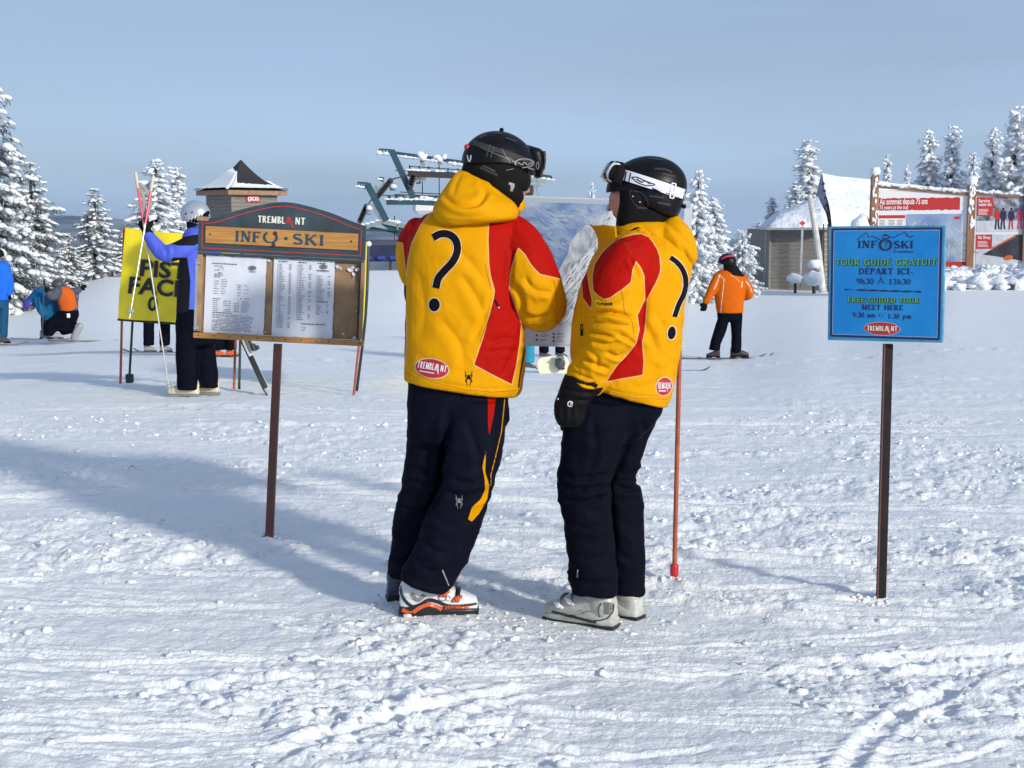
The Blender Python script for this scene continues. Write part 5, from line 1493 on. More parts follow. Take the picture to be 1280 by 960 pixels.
# =================================================================== trail map board between the guides
M_ORPOLE = mat('orange_bamboo_pole', (.40, .085, .025), .5, color2=(.26, .05, .02), vscale=14)
def map_board():
    D = 6.14
    r = thing('trail_map_board', at(843, 722, D), 'large trail map board with blue mountains on orange poles between the two guides', 'map board')
    th_ = R(1.7); k = D / FPX * 1.005
    o = at(566.5, 429.5, D)
    pl = Plane(o, (math.cos(th_), 0, -math.sin(th_)), (0, 0, 1))
    W = 291; H = 185
    q = lambda x, y, off=0: pl(x * k, y * k, off)
    def L(px, py):  # photo pixel -> board units
        p = at(px, py, D) - o; return (p.dot(pl.r) / k, p.dot(pl.u) / k)
    c = 7; pts = []
    for (cx, cy, a0) in ((W - c, c, -90), (W - c, H - c, 0), (c, H - c, 90), (c, c, 180)):
        for i in range(6): a = R(a0 + i * 18); pts.append((cx + c * math.cos(a), cy + c * math.sin(a)))
    n = len(pts); V = [tuple(q(x, y, -.004)) for x, y in pts] + [tuple(q(x, y, .004)) for x, y in pts]
    pn = link('panel', V, [(i, (i + 1) % n, n + (i + 1) % n, n + i) for i in range(n)] + [tuple(range(n, 2 * n)), tuple(range(n - 1, -1, -1))], mat('board_white', (.50, .54, .60), .35, var=.04), r, smooth=False)
    M_B = mat('printed_blue_ranges', (.09, .18, .38), .4, color2=(.36, .43, .54), vscale=9, stretch=(.8, 1, 1.5), detail=12)
    M_B2 = mat('printed_dark_valley', (.05, .13, .33), .4, color2=(.14, .23, .42), vscale=9, detail=8)
    M_G = mat('printed_grey_mountain', (.26, .30, .35), .4, color2=(.46, .51, .57), vscale=30, stretch=(1.5, 1, .8), detail=10)
    M_R = mat('printed_white_runs', (.62, .67, .74), .4)
    M_S = mat('printed_pale_sky', (.33, .42, .47), .4)
    q2 = MB(); q2.add([q(3, H - 9, .0046), q(W - 3, H - 9, .0046), q(W - 3, H - 1.5, .0046), q(3, H - 1.5, .0046)], [(0, 1, 2, 3)]); q2.build('print_sky', M_S, pn)
    q2 = MB(); q2.add([q(3, 22, .005), q(W - 10, 22, .005), q(W - 10, H - 7, .005), q(3, H - 7, .005)], [(0, 1, 2, 3)]); q2.build('print_ranges', M_B, pn)
    # dark valley folds
    q2 = MB(); rr = random.Random(2)
    for poly, w_ in (([(660, 275), (680, 292), (702, 318)], 5), ([(655, 297), (668, 315), (690, 345), (695, 360)], 4), ([(687, 281), (702, 288), (710, 300), (708, 312)], 5), ([(687, 262), (712, 262), (722, 271), (715, 285)], 3.5), ([(650, 266), (676, 268), (690, 280)], 2), ([(590, 270), (620, 290), (650, 330)], 5), ([(690, 330), (700, 345), (693, 362)], 5)):
        q2.add(*marks([(catmull([L(*p) for p in poly], 4), np.concatenate([np.linspace(.5, w_, (len(poly) - 1) * 2 + 1), np.linspace(w_, .5, (len(poly) - 1) * 2 + 1)[1:]]) if True else w_)], q, .0054 + rr.random() * .0003, None, 2))
    q2 = MB(); q3 = MB()
    for i in range(520):
        px, py = rr.uniform(578, 765), rr.uniform(258, 400)
        if px > 771 - (py - 258) * .82 or (rr.random() < .5 and px < 640): continue
        Ls = rr.uniform(3, 14); a = rr.uniform(.5, 1.1); a += .35 * math.sin(px * .05 + py * .03); P = [(px, py), (px + Ls * .5 * math.cos(a) + rr.uniform(-1, 1), py + Ls * .5 * math.sin(a)), (px + Ls * math.cos(a - .15), py + Ls * math.sin(a - .15))]
        if P[2][0] > 771 - (P[2][1] - 258) * .82 or P[2][1] > 405: continue
        wv = rr.uniform(.3, 1.5); C = catmull([L(*p) for p in P], 4)
        (q2 if rr.random() < .55 else q3).add(*marks([(C, wv * np.sin(np.linspace(.1, 3.04, len(C))))], q, .0054 + i * .000002, None, 1))
    q3.build('print_snowfields', mat('printed_pale_blue', (.33, .43, .58), .4), pn)['kind'] = 'stuff'
    q2.build('print_valleys', M_B2, pn)
    mt_ = [(771, 261), (757, 266), (740, 275), (722, 290), (713, 302), (709, 318), (700, 335), (688, 358), (676, 372), (655, 388), (640, 410), (840, 412), (845, 300), (800, 262)]
    mtl = [L(*p) for p in mt_]
    V = [tuple(q(x, y, .0062)) for x, y in mtl]; V.append(tuple(q(*L(770, 350), .0062)))
    n = len(mtl); link('print_mountain', V, [(i, (i + 1) % n, n) for i in range(n)], M_G, pn, smooth=False)
    st = []
    for i in range(100):
        t = rr.random(); x0 = 768 + rr.uniform(-6, 25); y0 = 262 + rr.random() * 12
        x1 = 650 + 170 * t + rr.uniform(-8, 8); y1 = 408 - 6 * rr.random()
        P = [(x0, y0)]
        for s in (.25, .5, .75): P.append((x0 + (x1 - x0) * s ** 1.25 + rr.uniform(-6, 6), y0 + (y1 - y0) * s + rr.uniform(-6, 6)))
        P.append((x1, y1)); st.append((catmull([L(*p) for p in P], 4), rr.choice((.35, .5, .7, 1.3))))
    q2 = MB(); q2.add(*marks(st, q, .0066, None, 1, .00002)); q2.build('print_runs', M_R, pn)
    st = []
    for i in range(620):
        x, y = rr.uniform(670, 800), rr.uniform(268, 405); 
        if x < 765 - (y - 262) * .8: continue
        st.append((np.array([L(x, y), L(x - rr.uniform(1, 5), y + rr.uniform(2, 7))]), rr.uniform(.3, .9)))
    q2 = MB(); q2.add(*marks(st, q, .0078, None, 1, .00001)); q2.build('print_woods', mat('printed_grey_woods', (.16, .18, .22), .5), pn)
    # legend
    q2 = MB(); a = L(575, 409); b_ = L(850, 436); q2.add([q(3, 3, .0085), q(W - 3, 3, .0085), q(W - 3, 27, .0085), q(3, 27, .0085)], [(0, 1, 2, 3)]); q2.build('legend_field', mat('board_white', (.5, .54, .6), .4), pn)
    st = []
    for (px, py) in ((671, 419), (671, 424.5), (692, 417), (692, 421.5), (692, 426), (671, 414), (720, 418), (720, 423)):
        x, y = L(px, py); st.append((np.array([(x - 1.4, y), (x + 1.4, y)]), 2.6)); 
        for j in (.9, -.9): st.append((np.array([(x + 4, y + j), (x + rr.uniform(10, 15), y + j)]), .6))
    x, y = L(702, 391); st.append((np.array([(x - 6, y + 2), (x + 5, y + 2)]), .8)); st.append((np.array([(x - 6, y - 2), (x + 5, y - 2)]), .8))
    q2 = MB(); q2.add(*marks(st, q, .0090, None, 1, .00001)); put_text(q2, '2211', L(697, 391)[0], L(697, 392.6)[1], 3.2, q, .0092, .02, width=9); q2.build('legend_print', M_PRINT, pn)
    q2 = MB(); put_text(q2, 'LAURENTIDES', *L(693, 271.5), 3.0, q, .0064, 0, width=24); put_text(q2, 'MONTAGNES', *L(693, 275.5), 2.4, q, .0064, 0, width=16); q2.build('map_lettering', M_R, pn)
    q2 = MB(); q2.add(*marks([(np.array([L(760, 261.5), L(767, 261.5)]), 3)], q, .0094, None, 1)); q2.build('summit_mark', M_INK, pn)
    # poles
    for (xa, ya, xb, yb) in ((849.5, 436, 843, 709), (571, 430, 563, 705)):
        b = MB(); b.tube([at(xa + 4, 250, D + .022), at(xa, ya, D + .022), at((xa + xb) / 2, (ya + yb) / 2, D + .02), at(xb, yb, D + .0)], .0105, 10, 3); p = b.build('pole', M_ORPOLE, r)
        b = MB(); b.tube([at(xb, yb - 2, D), at(xb - .4, yb + 22, D)], [.020, .0165], 14, 1); b.build('base_cup', mat('red_plastic', (.50, .018, .022), .35), p)
map_board()

# =================================================================== yellow slow-slope banner and its poles
M_YEL = mat('yellow_vinyl', (.86, .70, .012), .45, var=.05, bump=.1, bscale=4)
M_DKPOLE = mat('dark_green_pole', (.015, .03, .03), .5)
def banner():
    D0, D1 = 14.1, 13.7
    r = thing('slope_banner', at(222, 480, 13.9), 'yellow banner with bold black lettering hung between poles behind the notice board', 'banner')
    A = at(149.5, 398, D0); B = at(293, 409, D1); C = at(154, 284.5, D0)
    ux = (B - A); W = ux.length; H = (C - A).length
    lean = (C - A) - Vector((0, 0, (C - A).z)) 
    pl = Plane(A, ux, (0, 0, 1))
    def q(x, y, off=0):
        t = y / H
        wv = .030 * math.sin(x * 5.2 + 1.0) * (1 - .3 * t) + .012 * math.sin(x * 13 + y * 3) + .02 * mnoise.noise(Vector((x * 2, y * 2, 3)))
        sag = -.03 * math.sin(math.pi * x / W) * t
        p = pl(x, y + sag, wv + off); p.x += lean.x * t; return p
    V = []; F = []; n, m = 60, 30
    for i in range(n + 1):
        for j in range(m + 1): V.append(tuple(q(W * i / n, H * j / m)))
    for i in range(n):
        for j in range(m): a = i * (m + 1) + j; F.append((a, a + m + 1, a + m + 2, a + 1))
    fb = link('fabric', V, F, M_YEL, r)
    s = 1780 / 14.0
    b = MB()
    def px2(px, py): p = at(px, py, 14.0) - A; return p.dot(pl.r), p.z
    def txt(t_, x0, x1, yb, h):
        X0, Y = px2(x0, yb); X1, _ = px2(x1, yb)
        V_, F_f = fonttext(t_, h / s, .030)
        # tessellate finely enough by mapping vertices only
        w0 = V_[:, 0].max() - V_[:, 0].min(); sx = (X1 - X0) / w0
        b.add([q(X0 + (a - V_[:, 0].min()) * sx, Y + c, .012) for a, c in V_], F_f)
    txt('PISTE', 170, 257, 342, 21); txt('FACILE', 157, 263, 365, 21)
    b.build('lettering', M_INK, fb)
    b = MB(); X, Y = px2(191, 377); b.add(*marks([arc(X, Y, .035, .06, 0, 360, .03, .03, 14)], q, .010, None, 1)); b.build('pictogram', M_INK, fb)
    b = MB(); b.tube([q(0, -.01), q(W * .33, -.012), q(W * .66, -.012), q(W, -.01)], .013, 6, 2); b.build('bottom_rod', M_INK, r)
    for (xt, yt, xb, yb, D, m) in ((155, 284, 150.5, 479, D0, M_ORPOLE), (166, 396, 161.5, 476, D0 + .05, M_DKPOLE), (298, 300, 292.5, 486, D1, M_ORPOLE), (303, 300, 299, 486, D1 + .1, M_DKPOLE)):
        b = MB(); b.tube([at(xt, yt, D), at(xb, yb, D)], .0125, 8, 1); b.build('pole', m, r)
    b = MB(); b.box(at(162, 473, D0 + .05), (.075, .06, .09), bevel=.01); b.build('pole_foot', M_DKPOLE, r)
    b = MB(); b.bar(at(164.5, 401, D0 + .05), at(176, 401, D0), .02); b.build('hook', M_DKPOLE, r)
    # second banner seen edge-on
    e = thing('slope_banner', at(443, 498, 13.5), 'second yellow banner seen almost edge-on at the right edge of the wooden notice board', 'banner')
    top = at(459, 303, 13.5); bot = at(453, 428, 13.5)
    V = []; F = []
    for i in range(13):
        u = i / 12; off = Vector((u * 2.2 * -.098 + .05 * u, u * 2.2, 0))
        for j in range(13): p = top.lerp(bot, j / 12) + off - Vector((.03, 0, 0)); p.x += .012 * math.sin(j * .8 + u * 3); V.append(tuple(p))
    for i in range(12):
        for j in range(12): a = i * 13 + j; F.append((a, a + 13, a + 14, a + 1))
    link('fabric', V, F, M_YEL, e)
    b = MB(); b.tube([at(456, 300, 13.5), at(452, 395, 13.5), at(441.5, 499, 13.5)], .012, 8, 3); b.build('pole', M_ORPOLE, e)
    b = MB(); b.tube([at(461, 303, 13.6), at(457, 395, 13.6), at(446, 488, 13.9)], .014, 8, 3); b.build('pole', M_DKPOLE, e)
    b = MB(); b.box(at(461, 305, 13.6), (.05, .05, .05), bevel=.015); b.build('pole_cap', M_WHITE, e)
banner()
# =================================================================== people
def cloth_mat(name, base, alt=None, alt2=None, rough=.72, weave=900, pipe=(.62, .40, .16), pipe_w=0.0):
    """fabric whose panels follow the signed distances stored on the mesh (cut pieces with pale piping between them)"""
    if name in MATS: return MATS[name]
    m = bpy.data.materials.new(name); m.use_nodes = True; N = m.node_tree.nodes; L = m.node_tree.links
    p = N['Principled BSDF']; p.inputs['Roughness'].default_value = rough; p.inputs['Specular IOR Level'].default_value = .10 if max(base) > .05 else .04
    def rgb(c):
        n = N.new('ShaderNodeRGB'); n.outputs[0].default_value = (*c, 1); return n.outputs[0]
    col = rgb(base)
    def over(attr, c, col):
        a = N.new('ShaderNodeAttribute'); a.attribute_name = attr
        mr = N.new('ShaderNodeMapRange'); mr.inputs['From Min'].default_value = -.25; mr.inputs['From Max'].default_value = .25
        L.new(a.outputs['Fac'], mr.inputs['Value'])
        mx = N.new('ShaderNodeMix'); mx.data_type = 'RGBA'
        L.new(mr.outputs['Result'], mx.inputs['Factor']); L.new(col, mx.inputs['A']); L.new(rgb(c), mx.inputs['B'])
        return mx.outputs['Result']
    if alt: col = over('panel', alt, col)
    if alt2: col = over('panel2', alt2, col)
    if alt and pipe_w > 0:
        a = N.new('ShaderNodeAttribute'); a.attribute_name = 'panel'
        ab = N.new('ShaderNodeMath'); ab.operation = 'ABSOLUTE'; L.new(a.outputs['Fac'], ab.inputs[0])
        mr = N.new('ShaderNodeMapRange'); mr.inputs['From Min'].default_value = pipe_w + .3; mr.inputs['From Max'].default_value = pipe_w - .2
        L.new(ab.outputs[0], mr.inputs['Value'])
        mx = N.new('ShaderNodeMix'); mx.data_type = 'RGBA'
        L.new(mr.outputs['Result'], mx.inputs['Factor']); L.new(col, mx.inputs['A']); L.new(rgb(pipe), mx.inputs['B'])
        col = mx.outputs['Result']
    t = N.new('ShaderNodeTexCoord')
    n0 = N.new('ShaderNodeTexNoise'); n0.inputs['Scale'].default_value = 7; n0.inputs['Detail'].default_value = 6; L.new(t.outputs['Object'], n0.inputs['Vector'])
    mr = N.new('ShaderNodeMapRange'); mr.inputs['To Min'].default_value = .88; mr.inputs['To Max'].default_value = 1.1; L.new(n0.outputs['Fac'], mr.inputs['Value'])
    h = N.new('ShaderNodeHueSaturation'); L.new(col, h.inputs['Color']); L.new(mr.outputs['Result'], h.inputs['Value'])
    L.new(h.outputs['Color'], p.inputs['Base Color'])
    n1 = N.new('ShaderNodeTexNoise'); n1.inputs['Scale'].default_value = 26; n1.inputs['Detail'].default_value = 6; n1.inputs['Distortion'].default_value = .6; L.new(t.outputs['Object'], n1.inputs['Vector'])
    mc = N.new('ShaderNodeMapping'); mc.inputs['Scale'].default_value = (1, 1, .62); mc.inputs['Rotation'].default_value = (.3, .5, .2); L.new(t.outputs['Object'], mc.inputs['Vector'])
    n3 = N.new('ShaderNodeTexNoise'); n3.noise_type = 'RIDGED_MULTIFRACTAL'; n3.inputs['Scale'].default_value = 4.2; n3.inputs['Detail'].default_value = 3; n3.inputs['Roughness'].default_value = .45; n3.inputs['Distortion'].default_value = .7
    L.new(mc.outputs['Vector'], n3.inputs['Vector'])
    b3 = N.new('ShaderNodeBump'); b3.inputs['Strength'].default_value = .55; b3.inputs['Distance'].default_value = .010; L.new(n3.outputs['Fac'], b3.inputs['Height'])
    n2 = N.new('ShaderNodeTexNoise'); n2.inputs['Scale'].default_value = weave; L.new(t.outputs['Object'], n2.inputs['Vector'])
    b1 = N.new('ShaderNodeBump'); b1.inputs['Strength'].default_value = .35; b1.inputs['Distance'].default_value = .006; L.new(n1.outputs['Fac'], b1.inputs['Height'])
    b2 = N.new('ShaderNodeBump'); b2.inputs['Strength'].default_value = .25; b2.inputs['Distance'].default_value = .0008; L.new(n2.outputs['Fac'], b2.inputs['Height'])
    L.new(b3.outputs['Normal'], b1.inputs['Normal']); L.new(b1.outputs['Normal'], b2.inputs['Normal']); L.new(b2.outputs['Normal'], p.inputs['Normal'])
    MATS[name] = m; return m

YELJ, REDJ = (.66, .298, .0), (.37, .004, .001)
M_JACKET = cloth_mat('guide_jacket_shell', YELJ, REDJ, pipe_w=.55)
M_HOODY = cloth_mat('guide_hood_shell', YELJ)
M_NAVYP = cloth_mat('navy_ski_trousers', (.0045, .0055, .013), (.34, .006, .004), (.62, .27, .0), rough=.7, pipe=(.0055, .006, .012))
M_BLACKP = cloth_mat('black_ski_trousers', (.0035, .0042, .0095), rough=.7)
M_HELM = mat('black_helmet_shell', (.0045, .0045, .006), .38, coat=.0, spec=.2, bump=.05, bscale=200)
M_HELM2 = mat('matte_black_foam', (.0045, .0045, .005), .85, spec=.2, bump=.3, bscale=160)
M_SKIN = mat('skin', (.46, .235, .16), .5, var=.08, vscale=20)
M_GLOVE = mat('black_glove_leather', (.005, .005, .006), .65, spec=.12, bump=.5, bscale=60, bdist=.006)
M_QM = mat('black_print', (.008, .007, .009), .8, spec=.05)
M_OUT = mat('cream_piping', (.62, .52, .34), .6)
M_BADGE = mat('badge_red_print', (.42, .015, .02), .5)
M_WPRINT = mat('white_print', (.72, .72, .72), .5)
M_GREYP = mat('grey_print', (.20, .19, .20), .5)
M_DKGREYP = mat('dark_grey_cord', (.07, .07, .07), .5)

def on_surface(V, F, off_dir=None):
    """mapper from photo pixels to the surface of a finished mesh"""
    bvh = BVHTree.FromPolygons([Vector(v) for v in V], F)
    def f(px, py, off=0):
        d = ray(px, py).normalized()
        h, n, i, dist = bvh.ray_cast(CAMP, d)
        if h is None: return None
        if n.dot(d) > 0: n = -n
        # smoother offset: mix towards the camera
        return h + (n * .6 - d * .4) * off
    return f

def boot_surface(bt, r):
    V = []; F = []; n = 0
    for o in [bt] + [c for c in bt.children if c.name.split('.')[0] in ('lower_trim', 'cuff')]:
        v = np.array([q.co[:] for q in o.data.vertices]) + np.array(r.location); F += [[i + n for i in p.vertices] for p in o.data.polygons]; V.append(v); n += len(v)
    return on_surface(np.concatenate(V), F)

def flipy(m): return lambda x, y, o=0: m(x, -y, o)

# ---- ski boot, heel at local origin, toe along +x, in metres
def ski_boot(root, pos, yaw, shell, sole, trim, buckle, L=.315, lean=.06, hgt=.30, words=None, rich=True, name='ski_boot', rollz=0):
    M = Matrix.Translation(pos) @ Matrix.Rotation(yaw, 4, 'Z') @ Matrix.Rotation(rollz, 4, 'Y') @ Matrix.Scale(L / .315, 4)
    def T(v): return [tuple(M @ Vector(p)) for p in v]
    def loft(rows, n=20, e=2.6, axis='x', sub=4, cap=.5):
        C, A, B, P = [], [], [], []
        for r in rows:
            if axis == 'x': x, z0, z1, hw = r[:4]; C.append((x, 0, (z0 + z1) / 2)); A.append((0, hw, 0)); B.append((0, 0, (z1 - z0) / 2))
            else: x, z, hl, hw = r[:4]; C.append((x, 0, z)); A.append((hl, 0, -hl * .18)); B.append((0, hw, 0))
            P.append((e, 0, 0))
        return skin_rings(catmull(C, sub), catmull(A, sub), catmull(B, sub), catmull(P, sub)[:, 0], n, cap)
    v1, f1 = loft([(.004, .022, .10, .030), (.03, .018, .135, .042), (.09, .018, .150, .047), (.15, .018, .145, .049), (.20, .018, .122, .051), (.26, .018, .098, .050), (.303, .020, .078, .036)])
    v2, f2 = loft([(.058, .085, .062, .050), (.062, .085 + (hgt - .085) * .35, .064, .050), (.070, .085 + (hgt - .085) * .7, .064, .050), (.078, hgt, .064, .050)], e=2.3, axis='z')
    b = MB(); b.add(T(v1), f1); lo = b.build(name, shell, root, True)
    b = MB(); b.add(T(v2), f2); b.build('cuff', shell, lo, True)
    # sole with heel and toe blocks
    b = MB()
    pr = [(-.006, .0), (.075, .0), (.09, .012), (.17, .012), (.19, .0), (.306, .0), (.314, .010), (.311, .020), (-.006, .022)]
    n = len(pr); V = [(x, -.036, z) for x, z in pr] + [(x, .036, z) for x, z in pr]
    b.add(T(V), [(i, (i + 1) % n, n + (i + 1) % n, n + i) for i in range(n)] + [tuple(range(n - 1, -1, -1)), tuple(range(n, 2 * n))])
    b.build('sole', sole, lo)
    if rich:
        b = MB()
        v, f = loft([(.0, .016, .055, .036), (.05, .016, .062, .049), (.10, .016, .085, .0525), (.14, .016, .062, .054), (.2, .016, .05, .0555), (.27, .016, .045, .052), (.312, .018, .04, .034)], e=3.2)
        b.add(T(v), f); b.build('lower_trim', trim, lo, True)
    # buckles: straps across the instep and cuff with a metal lever on the outer side
    for (x, z, w_, tilt) in ((.235, .112, .053, .35), (.185, .134, .053, .45), ) if rich else ():
        P = []
        for s in np.linspace(-1, 1, 9):
            a = s * 1.75
            P.append(M @ Vector((x - .012 * abs(s), math.sin(a) * w_ * 1.02, z - (1 - math.cos(a)) * .036 + .002)))
        bb = MB(); bb.tube(P, .0055, 6, 1, flat=2.0); st = bb.build('strap', buckle[0], lo, True)
        for sd in (-1, 1):
            bb = MB(); MM = M @ Matrix.Translation((x - .01, sd * (w_ + .004), z - .028)) @ Matrix.Rotation(-.5, 4, 'Y'); bb.box((0, 0, 0), (.046, .012, .014), MM, bevel=.004); bb.box((.0, sd * .004, 0), (.02, .012, .022), MM, bevel=.004); bb.build('buckle', buckle[1], lo)
    return lo

def glove(root, wrist, tip_dir, palm_n, size=.19, curl=.9, m=None, name='glove', cuff=None, vox=.0045):
    """wrist point, direction of the hand, palm normal; four unequal fingers curl towards the palm, thumb from the side"""
    t = Vector(tip_dir).normalized(); pn = Vector(palm_n); pn = (pn - t * pn.dot(t)).normalized(); s = t.cross(pn).normalized()
    k = size / .19; W = Vector(wrist); sh = []
    C = [W, W + t * .03 * k, W + t * .07 * k, W + t * .10 * k]
    sh.append(skin_rings(catmull([tuple(c) for c in C], 3), catmull([tuple(s * a * k) for a in (.034, .042, .050, .046)], 3), catmull([tuple(pn * a * k) for a in (.030, .027, .026, .020)], 3), np.full(10, 2.6), 16, .6))
    for i, (o, ln) in enumerate(((-.036, .070), (-.013, .080), (.012, .076), (.035, .060))):
        p = W + t * .088 * k + s * o * k; d = t.copy(); P = [p]; 
        for j in range(3):
            a = curl * (.55 + .1 * i)
            d = (d * math.cos(a) + pn * math.sin(a)).normalized(); p = p + d * ln * k * (.45, .32, .25)[j]; P.append(p)
        sh.append(tube(P, [.0145 * k, .0140 * k, .0130 * k, .0110 * k], 10, 3))
    b0 = W + t * .035 * k - s * .036 * k
    sh.append(tube([b0, b0 + (-s * .75 + t * .5 + pn * .3).normalized() * .03 * k, b0 + (-s * .55 + t * .8 + pn * .7).normalized() * .062 * k], [.019 * k, .0165 * k, .013 * k], 10, 3))
    if cuff: sh.append(tube([W - t * cuff, W - t * cuff * .5, W + t * .02 * k], [.052 * k, .050 * k, .038 * k], 14, 3))
    V, F, E = fuse(sh, vox, 2)
    return link(name, V, F, m or M_GLOVE, root), (V, F)

def garment(root, name, shapes, m, vox, folds=(), generic=0.0, seed=0, zones=None, smooth=4, panel=None, panel2=None, pipe_w=.8, stretch=(1, 1, 1), gscale=9.0, hem=True):
    V, F, E = fuse(shapes, vox, smooth)
    if folds or generic: V = wrinkle(V, F, folds, generic, gscale, stretch, seed, zones)
    V = relax(V, E, 1)
    P = proj(V); attrs = {}
    if panel is not None:
        sd = panel(P, V); attrs['panel'] = sd
        if panel2 is not None: attrs['panel2'] = panel2(P, V)
    o = link(name, V, F, m, root, attrs=attrs)
    return o, V, F

def union_sd(*s): return np.maximum.reduce(s)
def body_mesh(root, shapes, m=M_SKIN, vox=.012, smooth=2, name='body'):
    V, F, E = fuse(shapes, vox, smooth); return link(name, V, F, m, root), V, F

def head_shape(c, face, up, k=1.0):
    """a head with brow, eye sockets, nose, lips, chin and ears; c centre, face = looking direction"""
    f = Vector(face).normalized(); u = Vector(up); u = (u - f * u.dot(f)).normalized(); s = f.cross(u).normalized()
    V = []; F = []; nr, ns = 56, 64
    for i in range(nr + 1):
        th = math.pi * i / nr
        for j in range(ns):
            ph = 2 * math.pi * j / ns
            z = math.cos(th); x = math.sin(th) * math.cos(ph); y = math.sin(th) * math.sin(ph)   # x forward
            X = x * .098; Y = y * .076; Z = z * .118
            if Z < 0: Y *= 1 - .28 * (Z / -.118); X *= 1 - .10 * (Z / -.118) * (1 if x > 0 else 2.2)
            if x > 0:
                g = lambda zc, yc, sz, sy: math.exp(-((Z - zc) / sz) ** 2 - ((Y - yc) / sy) ** 2)
                X += .008 * g(.032, 0, .012, .045)                                   # brow
                X -= .012 * (g(.012, .031, .013, .015) + g(.012, -.031, .013, .015))  # sockets
                X += .012 * g(.010, 0, .018, .007) + .016 * g(-.016, 0, .013, .010) + .010 * g(-.020, 0, .009, .017)   # nose
                X += .009 * g(-.046, 0, .0055, .020) + .008 * g(-.058, 0, .0055, .017) - .004 * g(-.0525, 0, .002, .022)  # lips
                X += .010 * g(-.088, 0, .014, .022) - .005 * g(-.072, 0, .006, .02)    # chin
            V.append(Vector(c) + (f * X + s * Y + u * Z) * k)
    for i in range(nr):
        for j in range(ns):
            q = (j + 1) % ns; F.append((i * ns + j, (i + 1) * ns + j, (i + 1) * ns + q, i * ns + q))
    ears = []
    for sd in (-1, 1):
        e = MB(); e.ico(Vector(c) + (s * sd * .078 + f * -.004 + u * -.005) * k, (.012 * k, .018 * k, .03 * k), 8, 10); ears.append(e.arrays())
    eyes = [Vector(c) + (f * .082 + s * sd * .031 + u * .012) * k for sd in (-1, 1)]
    return [([tuple(v) for v in V], F)] + ears, eyes

def dome(c, f, u, L=.145, W=.118, H=.125, cut=-.25, n=44, m=64, shape=None):
    """helmet shell in its own frame: f forward, u up; open below `cut`"""
    f = Vector(f).normalized(); u = Vector(u); u = (u - f * u.dot(f)).normalized(); s = f.cross(u).normalized()
    V = []; F = []
    for side, k in ((0, 1.0), (1, .90)):
        for i in range(n + 1):
            for j in range(m):
                ph = 2 * math.pi * j / m
                cx = math.cos(ph)
                lim = math.acos(max(-.98, cut - .38 * max(0, -cx) ** 1.2 + .12 * max(0, cx)))
                th = .02 + (lim - .02) * i / n
                x = math.sin(th) * cx; y = math.sin(th) * math.sin(ph); z = math.cos(th)
                e = 1 + .03 * math.cos(2 * ph) * math.sin(th)
                V.append(Vector(c) + f * x * L * k * e * (1.0 if x > 0 else 1.0) + s * y * W * k + u * z * H * k)
    o = (n + 1) * m
    for i in range(n):
        for j in range(m):
            q = (j + 1) % m
            F.append((i * m + j, (i + 1) * m + j, (i + 1) * m + q, i * m + q)); F.append((o + i * m + q, o + (i + 1) * m + q, o + (i + 1) * m + j, o + i * m + j))
    for j in range(m):
        q = (j + 1) % m; F.append((n * m + j, o + n * m + j, o + n * m + q, n * m + q))
    F.append(tuple(range(m))[::-1]); F.append(tuple(o + j for j in range(m)))
    return [tuple(v) for v in V], F, (f, u, s)

# ------------------------------------------------------------------ guide on the left (man, seen from behind)
def spider(mb, cx, cy, s, mp_, off=.0025):
    st = []
    for sd in (-1, 1):
        for (a, b_) in (((3, 4), (6, 10)), ((4, 1), (5.5, 5)), ((4, -2), (5, -6)), ((3, -4), (2.2, -10))):
            P = catmull([(cx, cy), (cx + sd * a[0] * s, cy + a[1] * s * .8), (cx + sd * b_[0] * s * .85, cy + b_[1] * s)], 3); st.append((P, .75 * s))
    st.append((np.array([(cx, cy + 4.5 * s), (cx, cy + 1 * s), (cx, cy - 2 * s)]), np.array([2.5 * s, 3.6 * s, 1.6 * s])))
    mb.add(*marks(st, mp_, off, 1.5, 1))

